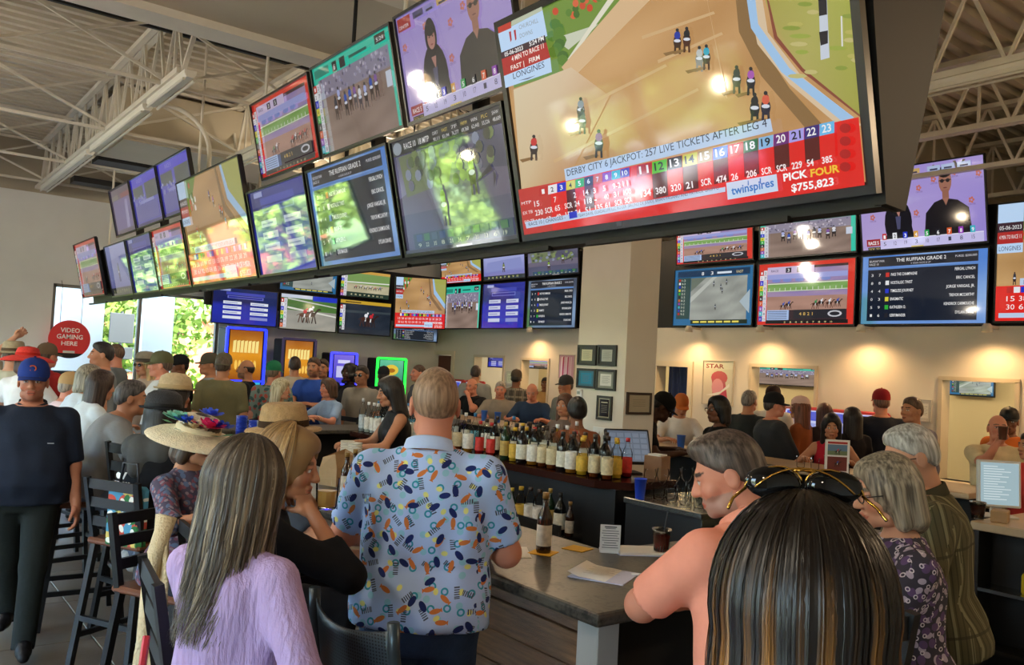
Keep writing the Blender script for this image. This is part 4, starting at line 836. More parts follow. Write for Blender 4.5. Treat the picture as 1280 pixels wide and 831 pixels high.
# ---------------------------------------------------------------- the bar
def granite(name, base, spec, rough):
    m, nt, b = node_mat(name); N = nt.nodes; L = nt.links; tc = N.new('ShaderNodeTexCoord')
    v = N.new('ShaderNodeTexNoise'); v.inputs['Scale'].default_value = 55; v.inputs['Detail'].default_value = 6; L.new(tc.outputs['Object'], v.inputs['Vector'])
    v2 = N.new('ShaderNodeTexNoise'); v2.inputs['Scale'].default_value = 9; v2.inputs['Detail'].default_value = 4; L.new(tc.outputs['Object'], v2.inputs['Vector'])
    ad = N.new('ShaderNodeMath'); ad.operation = 'ADD'; L.new(v.outputs['Fac'], ad.inputs[0]); L.new(v2.outputs['Fac'], ad.inputs[1])
    r = N.new('ShaderNodeValToRGB'); r.color_ramp.elements[0].position = 0.8; r.color_ramp.elements[1].position = 1.25; r.color_ramp.elements[0].color = (*C(base), 1); r.color_ramp.elements[1].color = (*C(spec), 1)
    L.new(ad.outputs[0], r.inputs[0]); L.new(r.outputs[0], b.inputs['Base Color']); b.inputs['Roughness'].default_value = rough
    return m
M_top = granite('bar_laminate', '#262421', '#4c4840', 0.38); M_islt = mat('island_wood', '#33160f', 0.22, var=0.3, vscale=4, stretch=(1, 8, 1), coat=0.4)
M_inox = mat('stainless', '#b8b8b6', 0.25, metal=1.0, var=0.05); M_alu = mat('post_aluminium', '#b4b4b0', 0.45, metal=0.2)
M_bartan = mat('tan_counter', '#b49c7c', 0.35, var=0.08, vscale=5)
wood = [mat('plank_%d' % k, c, 0.55, var=0.35, vscale=5, stretch=(14, 1, 14), bump=0.3, bscale=30) for k, c in enumerate(('#7a5636', '#8c643e', '#5e4430', '#a07848', '#74543a', '#a88a60'))]
def top_slab(name, poly, label, m, z=1.07, th=0.045):
    cx = sum(p[0] for p in poly)/len(poly); cy = sum(p[1] for p in poly)/len(poly)
    o = MB().prism([(a-cx, b-cy) for a, b in poly], -th, 0.0).build(name, m, None, (cx, cy, z)); tag(o, label, 'counter top')
    bv = o.modifiers.new('edge', 'BEVEL'); bv.width = 0.012; bv.segments = 2; bv.limit_method = 'ANGLE'
    return o
YE = 8.75; YF = 10.9
top_slab('counter', [(1.86, 1.92), (4.3, 1.92), (4.3, 2.62), (2.55, 2.62), (2.55, YE-0.65), (1.86, YE)], 'dark speckled grey bar top with a square corner nearest the viewer', M_top)
top_slab('counter', [(1.86, YE), (2.55, YE-0.65), (5.2, YE-0.65), (6.5, YF-1.5), (6.5, YF-0.8), (6.95, YF-0.21), (4.9, YE)], 'dark grey bar top across the far end of the bar', M_top)
top_slab('counter', [(7.15, YF), (6.95, YF-0.21), (6.5, YF-0.8), (6.5, 2.9), (7.15, 2.9)], 'tan bar top on the far side, in front of the cash windows', M_bartan)
bs = thing('bar_cabinet', 'dark plank-clad bar front under the near counter', 'bar', (2.08, 6.0, 0))
MB().box2((0.03, -3.86, 0), (0.07, YE-0.2-6, 1.025)).box2((0.07, -3.75, 0.06), (0.45, YE-0.3-6, 0.1)).build('carcass', M_black, bs)
rs = random.Random(3); rows = 8; hgt = 1.0/rows
for r in range(rows):
    y = -3.86; 
    while y < YE-6.2:
        L = rs.choice((0.9, 1.2, 1.5)); y2 = min(y+L, YE-6.15); 
        if y2-y > 0.1: MB().box((0.012+rs.uniform(-0.003, 0.003), (y+y2)/2, 0.02+hgt*(r+0.5)), (0.03, y2-y-0.006, hgt-0.006), None, 0.003).build('plank', rs.choice(wood), bs)
        y = y2
MB().tube([(-0.13, -3.7, 0.2), (-0.13, YE-6.4, 0.2)], 0.022, 10).build('foot_rail', M_dark, bs)
for k in range(6): MB().bar((-0.13, -3.4+k*1.3, 0.2), (0.02, -3.4+k*1.3, 0.2), 0.025).build('rail_bracket', M_dark, bs)
tag(MB().box2((-0.05, -0.05, 0), (0.05, 0.05, 1.024), 0.004).build('bar_post', M_alu, None, (2.0, 2.06, 0)), 'pale aluminium square post under the bar corner', 'post')
bs = thing('bar_cabinet', 'plain black bar front on the short right-hand side', 'bar', (3.2, 2.14, 0))
MB().box2((-1.045, 0.0, 0), (1.05, 0.06, 1.024)).build('panel', M_black, bs); MB().box2((-1.05, 0.06, 0.1), (1.05, 0.35, 0.13)).build('under_shelf', M_inox, bs)
bs = thing('bar_cabinet', 'dark bar front across the far end', 'bar', (3.5, YE-0.2, 0)); MB().box2((-1.3, -0.08, 0), (1.35, 0, 1.024)).build('panel', M_black, bs); MB().box2((-1.3, -0.3, 0.3), (1.3, -0.08, 0.33)).build('under_shelf', M_inox, bs)
bs = thing('bar_cabinet', 'dark bar front under the far tan counter', 'bar', (6.95, 6.5, 0)); MB().box2((-0.08, -3.5, 0), (0.0, 3.4, 1.024)).build('panel', M_black, bs); MB().box2((-0.35, -3.5, 0.4), (-0.08, 2.8, 0.43)).build('under_shelf', M_inox, bs)
# back-bar island
isl = thing('bar_island', 'black bartender island with dark red wood top in the middle of the bar', 'bar island', (4.4, 6.0, 0))
MB().box2((-0.42, -2.0, 0.0), (0.08, 1.6, 1.05)).build('carcass', mat('island_black', '#1b1c1f', 0.45, var=0.2, vscale=3), isl)
o = MB().prism([(-0.5, -1.88), (-0.33, -2.05), (0.12, -2.05), (0.12, 1.65), (-0.5, 1.65)], 1.05, 1.1).build('top', M_islt, isl)
MB().box2((-0.62, -1.7, 0.68), (-0.42, 0.0, 0.7)).box2((-0.63, -1.7, 0.7), (-0.61, 0.0, 0.78)).build('speed_rail', M_inox, isl)
for y in (-1.3, -0.1, 1.0): MB().box2((-0.43, y-0.5, 0.1), (-0.415, y+0.5, 0.62), 0.004).build('cabinet_door', MATS['island_black'], isl)
st = thing('glass_station', 'stainless steel glass station at the near end of the island', 'bar station', (4.45, 3.62, 0))
MB().box2((-0.45, -0.32, 0.0), (0.85, 0.3, 0.98)).build('carcass', MATS['island_black'], st); MB().box2((-0.47, -0.34, 0.98), (0.9, 0.31, 1.02), 0.006).build('top', M_inox, st); MB().box2((-0.47, -0.345, 0.94), (0.9, -0.335, 0.98)).build('edge_strip', M_inox, st)
# service counter at far right
sv = thing('service_counter', 'tan service counter with open dark shelf at the right edge', 'counter', (5.7, 1.5, 0))
MB().box2((-0.52, -0.9, 1.02), (0.7, 0.8, 1.07), 0.006).build('counter_top', M_bartan, sv); MB().box2((-0.35, -0.9, 0), (0.68, 0.78, 1.02)).build('carcass', M_black, sv); MB().box2((-0.52, -0.9, 0.68), (-0.35, 0.75, 0.7)).build('shelf', M_inox, sv); MB().box2((-0.52, 0.75, 0), (-0.35, 0.78, 1.02)).build('side_panel', M_black, sv)
for q in (0.1, 0.35): MB().box2((-0.52, -0.9, q), (-0.35, 0.75, q+0.02)).build('shelf', M_black, sv)
# ---------------------------------------------------------------- bar stools (face +X in their own frame)
M_stool = mat('stool_black', '#101113', 0.4, metal=0.2); M_seat = mat('stool_seat_wood', '#6a3d24', 0.45, var=0.25, vscale=6, stretch=(1, 9, 1))
stl = thing('bar_stool', 'black bar stool', 'bar stool', (0, 0, 0), group='black bar stools along the near side')
legs = {}
for sy in (-1, 1):
    MB().bar((0.16, sy*0.17, 0.74), (0.24, sy*0.22, 0.0), 0.035, 0.03).build('leg', M_stool, stl)
    MB().bar((-0.17, sy*0.17, 0.76), (-0.25, sy*0.22, 0.0), 0.035, 0.03).build('leg', M_stool, stl)
    MB().bar((-0.17, sy*0.18, 0.74), (-0.24, sy*0.19, 1.12), 0.035, 0.028).build('back_post', M_stool, stl)
    MB().bar((0.22, sy*0.205, 0.22), (-0.23, sy*0.205, 0.22), 0.022, 0.03).build('stretcher', M_stool, stl)
MB().bar((0.215, -0.2, 0.3), (0.215, 0.2, 0.3), 0.022, 0.03).build('foot_rest', M_stool, stl); MB().bar((-0.22, -0.2, 0.32), (-0.22, 0.2, 0.32), 0.022, 0.03).build('stretcher', M_stool, stl)
MB().box((0, 0, 0.755), (0.42, 0.4, 0.035), None, 0.012).build('seat', M_seat, stl)
for z in (0.87, 0.98, 1.085): MB().bar((-0.195-(z-0.87)*0.18, -0.18, z), (-0.195-(z-0.87)*0.18, 0.18, z), 0.018, 0.055).build('back_slat', M_stool, stl)
def stool(x, y, rz, lab):
    if not stl.get('used'): stl['used'] = 1; stl.location = (x, y, 0); stl.rotation_euler = (0, 0, rz); stl['label'] = lab; return stl
    o = dup(stl, (x, y, 0), rz, lab); return o
# grey metal bar chair with perforated curved back, near the viewer
M_gun = mat('gunmetal', '#39444a', 0.35, metal=0.5)
def perf_mat():
    m, nt, b = node_mat('perforated_steel'); N = nt.nodes; L = nt.links; tc = N.new('ShaderNodeTexCoord'); mp = N.new('ShaderNodeMapping'); mp.inputs['Scale'].default_value = (0.001, 110, 110)
    vo = N.new('ShaderNodeTexVoronoi'); vo.inputs['Scale'].default_value = 1.0; vo.inputs['Randomness'].default_value = 0.0; L.new(tc.outputs['Object'], mp.inputs[0]); L.new(mp.outputs[0], vo.inputs['Vector'])
    r = N.new('ShaderNodeValToRGB'); r.color_ramp.elements[0].position = 0.25; r.color_ramp.elements[1].position = 0.33; r.color_ramp.elements[0].color = (*C('#171b1e'), 1); r.color_ramp.elements[1].color = (*C('#39444a'), 1)
    L.new(vo.outputs['Distance'], r.inputs[0]); L.new(r.outputs[0], b.inputs['Base Color']); b.inputs['Metallic'].default_value = 0.4; b.inputs['Roughness'].default_value = 0.4
    return m
M_perf = perf_mat()
def grey_chair(x, y, rz, lab):
    t = thing('bar_chair', lab, 'bar chair', (x, y, 0), rz)
    n = 12; b = MB(); b.smooth = True; vs = []
    for i in range(n+1):
        u = -1+2*i/n; cx = -0.2-0.05*(1-u*u)
        for z in (0.86, 0.93, 1.0, 1.07, 1.13-0.03*(1-u*u)*1.0): vs.append((cx-(z-0.86)*0.15, u*0.2, z))
    m5 = 5; fs = [(i*m5+k, (i+1)*m5+k, (i+1)*m5+k+1, i*m5+k+1) for i in range(n) for k in range(m5-1)]; b.add(vs, fs)
    o = b.build('backrest', M_perf, t); sd = o.modifiers.new('thickness', 'SOLIDIFY'); sd.thickness = 0.006
    for sy in (-1, 1):
        k = MB(); k.smooth = True; k.tube([(-0.21, sy*0.2, 0.7), (-0.21, sy*0.2, 0.86), (-0.245, sy*0.2, 1.08), (-0.25, sy*0.2, 1.15)], 0.017, 10).build('back_post', M_gun, t)
        k = MB(); k.smooth = True; k.tube([(-0.21, sy*0.2, 0.72), (-0.25, sy*0.23, 0.0)], 0.015, 8).build('leg', M_gun, t)
        k = MB(); k.smooth = True; k.tube([(0.19, sy*0.19, 0.72), (0.24, sy*0.23, 0.0)], 0.015, 8).build('leg', M_gun, t)
        MB().tube([(0.225, sy*0.215, 0.25), (-0.235, sy*0.215, 0.25)], 0.01, 8).build('stretcher', M_gun, t)
    MB().tube([(0.225, -0.215, 0.25), (0.225, 0.215, 0.25)], 0.01, 8).build('foot_rest', M_gun, t)
    MB().box((0, 0, 0.74), (0.42, 0.41, 0.045), None, 0.015).build('seat', mat('chair_seat_red', '#6a2c1e', 0.4, var=0.1), t)
    return t
grey_chair(1.36, 2.13, rad(5), 'grey metal bar chair with perforated back at the bottom of the view')
# ---------------------------------------------------------------- people: implicit-surface bodies
def surfnet(f, org, h):
    nx, ny, nz = f.shape; ins = f < 0
    s = np.zeros((nx-1, ny-1, nz-1), np.int8)
    offs = [(a, b, c) for a in (0, 1) for b in (0, 1) for c in (0, 1)]
    for a, b, c in offs: s += ins[a:nx-1+a, b:ny-1+b, c:nz-1+c]
    act = (s > 0) & (s < 8); ii = np.argwhere(act); n = len(ii)
    if n == 0: return np.zeros((0, 3)), np.zeros((0, 4), int)
    idx = -np.ones(act.shape, np.int64); idx[act] = np.arange(n)
    cv = np.stack([f[ii[:, 0]+a, ii[:, 1]+b, ii[:, 2]+c] for a, b, c in offs], 1)
    pos = np.zeros((n, 3)); cnt = np.zeros(n)
    for p in range(8):
        for q in range(p+1, 8):
            d = np.abs(np.array(offs[p])-np.array(offs[q]))
            if d.sum() != 1: continue
            f0, f1 = cv[:, p], cv[:, q]; cr = (f0 < 0) != (f1 < 0)
            t = np.where(cr, f0/np.where(cr, f0-f1, 1), 0)
            pos += cr[:, None]*(np.array(offs[p])+t[:, None]*(np.array(offs[q])-np.array(offs[p]))); cnt += cr
    V = org+(ii+pos/cnt[:, None])*h
    Fs = []
    for ax in range(3):
        sl0 = [slice(None)]*3; sl1 = [slice(None)]*3; sl0[ax] = slice(0, -1); sl1[ax] = slice(1, None)
        a = ins[tuple(sl0)]; b = ins[tuple(sl1)]; e = np.argwhere(a != b)
        u, w = (ax+1) % 3, (ax+2) % 3
        ok = (e[:, u] > 0) & (e[:, w] > 0) & (e[:, u] < f.shape[u]-1) & (e[:, w] < f.shape[w]-1); e = e[ok]
        if not len(e): continue
        du = np.zeros(3, int); du[u] = 1; dw = np.zeros(3, int); dw[w] = 1
        c0 = idx[tuple((e-du-dw).T)]; c1 = idx[tuple((e-dw).T)]; c2 = idx[tuple(e.T)]; c3 = idx[tuple((e-du).T)]
        fl = a[tuple(e.T)]
        Q = np.stack([c0, c1, c2, c3], 1); Q[~fl] = Q[~fl][:, ::-1]; Fs.append(Q)
    return V, np.concatenate(Fs)
class Sdf:
    """list of soft blobs; each evaluated only near itself"""
    def __init__(s, k=0.025): s.p = []; s.k = k; s.post = []
    def rc(s, a, b, ra, rb, k=None, cut=None): s.p.append(('rc', np.array(a, float), np.array(b, float), ra, rb, k, cut)); return s
    def el(s, c, r, R=None, k=None, sub=False): s.p.append(('el', np.array(c, float), np.array(r, float), R, k, sub)); return s
    def loft(s, o, R, tab, off=0.0, s0=None, s1=None, k=None, amp=0.0): s.p.append(('lo', np.array(o, float), np.array(R, float), np.array(tab, float), off, s0, s1, k, amp)); return s
    def bounds(s, m):
        lo = np.full(3, 1e9); hi = -lo
        for p in s.p:
            if p[0] == 'el' and p[5]: continue
            a, b = s.box(p); lo = np.minimum(lo, a); hi = np.maximum(hi, b)
        return lo-m, hi+m
    def box(s, p):
        if p[0] == 'rc': return np.minimum(p[1]-p[3], p[2]-p[4]), np.maximum(p[1]+p[3], p[2]+p[4])
        if p[0] == 'el': r = p[2].max() if p[3] is not None else p[2]; return p[1]-r, p[1]+r
        t = p[3]; m = max(t[:, 1].max(), t[:, 2].max())+p[4]+0.05; s0 = t[0, 0]; s1 = t[-1, 0]; a = p[1]+p[2][:, 2]*s0; b = p[1]+p[2][:, 2]*s1
        return np.minimum(a, b)-m, np.maximum(a, b)+m
    def mesh(s, h):
        lo, hi = s.bounds(2.5*h); n = np.ceil((hi-lo)/h).astype(int)+1
        ax = [lo[i]+np.arange(n[i])*h for i in range(3)]
        f = np.full(tuple(n), 1.0)
        for p in s.p:
            k = (p[5] if p[0] == 'rc' else p[4] if p[0] == 'el' else p[7]) or s.k
            a, b = s.box(p); m = k+2*h
            i0 = np.maximum(0, np.floor((a-m-lo)/h).astype(int)); i1 = np.minimum(n, np.ceil((b+m-lo)/h).astype(int)+1)
            if np.any(i1 <= i0): continue
            sl = tuple(slice(i0[i], i1[i]) for i in range(3))
            X = ax[0][sl[0]][:, None, None]; Y = ax[1][sl[1]][None, :, None]; Z = ax[2][sl[2]][None, None, :]
            if p[0] == 'rc':
                ba = p[2]-p[1]; L = max(ba@ba, 1e-9); t = np.clip(((X-p[1][0])*ba[0]+(Y-p[1][1])*ba[1]+(Z-p[1][2])*ba[2])/L, 0, 1)
                d = np.sqrt((X-p[1][0]-t*ba[0])**2+(Y-p[1][1]-t*ba[1])**2+(Z-p[1][2]-t*ba[2])**2)-(p[3]+(p[4]-p[3])*t)
                if p[6] is not None:
                    c, nn = p[6]; d = np.maximum(d, (X-c[0])*nn[0]+(Y-c[1])*nn[1]+(Z-c[2])*nn[2])
            elif p[0] == 'el':
                q = [X-p[1][0], Y-p[1][1], Z-p[1][2]]
                if p[3] is not None: R = p[3]; q = [q[0]*R[0][j]+q[1]*R[1][j]+q[2]*R[2][j] for j in range(3)]
                d = (np.sqrt((q[0]/p[2][0])**2+(q[1]/p[2][1])**2+(q[2]/p[2][2])**2)-1)*p[2].min()
            else:
                R = p[2]; q = [X-p[1][0], Y-p[1][1], Z-p[1][2]]
                u, v, w = [q[0]*R[0, j]+q[1]*R[1, j]+q[2]*R[2, j] for j in range(3)]
                T = p[3]; A = np.interp(w, T[:, 0], T[:, 1])+p[4]; B = np.interp(w, T[:, 0], T[:, 2])+p[4]; O = np.interp(w, T[:, 0], T[:, 3])
                d = (np.sqrt((u/A)**2+((v-O)/B)**2)-1)*np.minimum(A, B)*0.92
                s0 = p[5] if p[5] is not None else T[0, 0]; s1 = p[6] if p[6] is not None else T[-1, 0]
                if p[8]:
                    d = d+p[8]*(np.sin(31*u+9*w)*np.sin(17*w+11*v+1.7)+0.6*np.sin(55*u-13*w+2)*np.sin(8*w+3))
                d = np.maximum(d, np.maximum(s0-w, w-s1))
            g = f[sl]
            if p[0] == 'el' and p[5]:
                e = np.clip(0.5-0.5*(g+d)/k, 0, 1); f[sl] = g*(1-e)-d*e+k*e*(1-e)
            else:
                e = np.clip(0.5+0.5*(g-d)/k, 0, 1); f[sl] = g*(1-e)+d*e-k*e*(1-e)
        for fn in s.post: f = fn(f, ax[0][:, None, None], ax[1][None, :, None], ax[2][None, None, :])
        return surfnet(f, lo, h)
def np_mesh(name, V, Q, m, cols=None, suv=None, smooth=True):
    me = bpy.data.meshes.new(name); n = len(V); q = len(Q)
    me.vertices.add(n); me.vertices.foreach_set('co', np.ascontiguousarray(V, np.float32).ravel())
    me.loops.add(q*4); me.loops.foreach_set('vertex_index', np.ascontiguousarray(Q, np.int32).ravel())
    me.polygons.add(q); me.polygons.foreach_set('loop_start', np.arange(0, q*4, 4, dtype=np.int32))
    if smooth: me.polygons.foreach_set('use_smooth', np.ones(q, bool))
    me.materials.append(m)
    if cols is not None:
        at = me.color_attributes.new('Col', 'FLOAT_COLOR', 'POINT'); arr = np.ones((n, 4), np.float32); arr[:, :3] = cols; at.data.foreach_set('color', arr.ravel())
    if suv is not None:
        at = me.attributes.new('suv', 'FLOAT_VECTOR', 'CORNER'); at.data.foreach_set('vector', np.ascontiguousarray(suv, np.float32).ravel())
    me.update(calc_edges=True); return me
def planar_suv(V, Q):
    P = V[Q]; N = np.cross(P[:, 2]-P[:, 0], P[:, 3]-P[:, 1]); side = np.abs(N[:, 0]) > np.abs(N[:, 1])*1.3
    out = np.zeros((len(Q), 4, 3)); out[:, :, 1] = P[:, :, 2]
    out[:, :, 0] = np.where(side[:, None], P[:, :, 1]+0.37*np.sign(N[:, 0])[:, None], P[:, :, 0]+np.where(N[:, 1] > 0, 0.0, 1.3)[:, None])
    return out.reshape(-1, 3)
# --- canonical head (pivot at base of skull, y forward), cached per sex and resolution
_hc = {}
def head_mesh(sex, h):
    if (sex, h) in _hc: return _hc[(sex, h)]
    s = Sdf(0.014); fem = sex == 'f'; j = 0.9 if fem else 1.0
    s.el((0, -0.012, 0.088), (0.074, 0.094, 0.098)); s.rc((0, 0.034, 0.062), (0, 0.05, -0.004), 0.06*j, 0.044*j); s.rc((-0.03, 0.03, -0.012), (0.03, 0.03, -0.012), 0.034*j, 0.034*j)
    s.el((0, 0.074, -0.03), (0.02*j, 0.017, 0.017)); s.rc((-0.036, 0.058, 0.035), (0.036, 0.058, 0.035), 0.027, 0.027)
    s.rc((-0.036, 0.077, 0.089), (0.036, 0.077, 0.089), 0.0125 if not fem else 0.009, 0.0125 if not fem else 0.009)
    for sx in (-1, 1):
        s.el((sx*0.031, 0.099, 0.068), (0.017, 0.016, 0.011), None, 0.012, True)
        s.el((sx*0.031, 0.077, 0.068), (0.0135, 0.0125, 0.0125), None, 0.003)
        s.el((sx*0.031, 0.08, 0.0775), (0.015, 0.012, 0.004), None, 0.004)
        s.el((sx*0.079, -0.012, 0.058), (0.009, 0.022, 0.033), None, 0.006); s.el((sx*0.088, -0.006, 0.06), (0.006, 0.011, 0.019), None, 0.005, True)
        s.el((sx*0.012, 0.098, 0.034), (0.0095, 0.011, 0.008), None, 0.006)
    s.rc((0, 0.085, 0.08), (0, 0.109, 0.038), 0.0085, 0.0125*j, 0.01)
    s.rc((-0.017, 0.091, 0.005), (0.017, 0.091, 0.005), 0.007, 0.007, 0.004); s.rc((-0.014, 0.09, -0.0075), (0.014, 0.09, -0.0075), 0.008, 0.008, 0.004)
    s.rc((0, -0.022, 0.03), (0, -0.036, -0.11), 0.054*(0.88 if fem else 1.04), 0.058*(0.88 if fem else 1.06), 0.025)
    V, Q = s.mesh(h); _hc[(sex, h)] = (V, Q); return V, Q
def head_cols(V, skin, browc, beard=None, bald=None):
    sk = np.array(C(skin)); c = np.tile(sk, (len(V), 1)); x, y, z = V[:, 0], V[:, 1], V[:, 2]; ax = np.abs(x)
    ch = np.clip(1-np.sqrt(((ax-0.04)/0.025)**2+((z-0.03)/0.022)**2), 0, 1)*(y > 0.03); c = c*(1-0.25*ch[:, None]*np.array([0, 1, 1]))
    lip = (np.sqrt((x/0.024)**2+((z+0.001)/0.0135)**2) < 1) & (y > 0.08); c[lip] = sk*np.array([0.85, 0.5, 0.48])
    ml = (np.abs(z+0.001) < 0.0026) & (ax < 0.021) & (y > 0.08); c[ml] = sk*0.25
    br = (np.abs(z-0.091-0.1*(0.03-np.abs(ax-0.03))) < 0.0055) & (ax > 0.013) & (ax < 0.05) & (y > 0.06); c[br] = np.array(C(browc))
    if beard is not None:
        b = (z < 0.012+0.35*(ax-0.03).clip(0)) & (y > 0.0) & (z > -0.06) & ~lip | ((z < 0.022) & (z > 0.008) & (ax < 0.03) & (y > 0.08)); b &= ~lip
        c[b] = c[b]*0.45+0.55*np.array(C(beard))
    e = (((ax-0.031)/0.0125)**2+((z-0.068)/0.0065)**2 < 1) & (y > 0.07); c[e] = (0.62, 0.6, 0.57)
    ir = ((ax-0.031)**2+(z-0.068)**2 < 0.0058**2) & (y > 0.07); c[ir] = (0.03, 0.02, 0.015)
    ld = (((ax-0.031)/0.0145)**2+((z-0.0745)/0.003)**2 < 1) & (y > 0.07); c[ld] = sk*0.35
    return c
# --- canonical right hand (wrist at origin, fingers +Y, palm -Z, thumb -X)
_hd = {}
def hand_mesh(pose, h=0.0045):
    if (pose, h) in _hd: return _hd[(pose, h)]
    s = Sdf(0.008); cu = {'relax': (22, 30, 25), 'grip': (50, 70, 45), 'flat': (6, 8, 6), 'hold': (35, 45, 30)}[pose]
    s.el((0.004, 0.05, 0), (0.042, 0.056, 0.016)); s.rc((0, -0.03, 0), (0, 0.03, 0), 0.026, 0.026); s.el((-0.026, 0.035, -0.008), (0.018, 0.032, 0.016))
    for i, (bx, L) in enumerate(((0.035, 0.058), (0.0125, 0.072), (-0.01, 0.078), (-0.032, 0.07))):
        p = np.array([bx, 0.09-0.006*(i == 0), 0.0]); a = 0.0; dx = bx*0.9
        for k, fr in enumerate((0.45, 0.31, 0.24)):
            a += rad(cu[k]+3*i*0); q = p+np.array([dx*0.1, math.cos(a), -math.sin(a)])*L*fr*1.0
            s.rc(p, q, 0.0095-0.0008*k, 0.0088-0.0009*k, 0.004); p = q
    tv_ = {'relax': (-0.55, 0.75, -0.35), 'grip': (-0.35, 0.6, -0.7), 'flat': (-0.75, 0.65, -0.1), 'hold': (-0.4, 0.6, -0.65)}[pose]
    t = np.array(tv_); t /= np.linalg.norm(t); a = np.array([-0.033, 0.03, -0.006]); b = a+t*0.038; t2 = t+np.array([0.35, 0.25, -0.1]); t2 /= np.linalg.norm(t2)
    s.rc(a, b, 0.013, 0.0105, 0.006); s.rc(b, b+t2*0.028, 0.0102, 0.0085, 0.004)
    _hd[(pose, h)] = s.mesh(h); return _hd[(pose, h)]
def frame(y, zhint):
    y = np.array(y, float); y /= np.linalg.norm(y); z = np.array(zhint, float); z = z-y*(z@y)
    if np.linalg.norm(z) < 1e-4: z = np.array([0, 0, 1.0])-y*y[2]+1e-3
    z /= np.linalg.norm(z); x = np.cross(y, z); return np.stack([x, y, z], 1)
def rx(a): c, s = math.cos(a), math.sin(a); return np.array([[1, 0, 0], [0, c, -s], [0, s, c]])
def ry(a): c, s = math.cos(a), math.sin(a); return np.array([[c, 0, s], [0, 1, 0], [-s, 0, c]])
def rzm(a): c, s = math.cos(a), math.sin(a); return np.array([[c, -s, 0], [s, c, 0], [0, 0, 1]])
def ik(a, b, l1, l2, pole):
    a = np.array(a, float); b = np.array(b, float); d = b-a; L = np.linalg.norm(d); mx = (l1+l2)*0.999
    if L > mx: d = d/L*mx; b = a+d; L = mx
    n = d/L; c = (l1*l1+L*L-l2*l2)/(2*L); hh = math.sqrt(max(l1*l1-c*c, 0)); p = np.array(pole, float); p = p-n*(p@n); p /= np.linalg.norm(p)+1e-9
    return a+n*c+p*hh, b
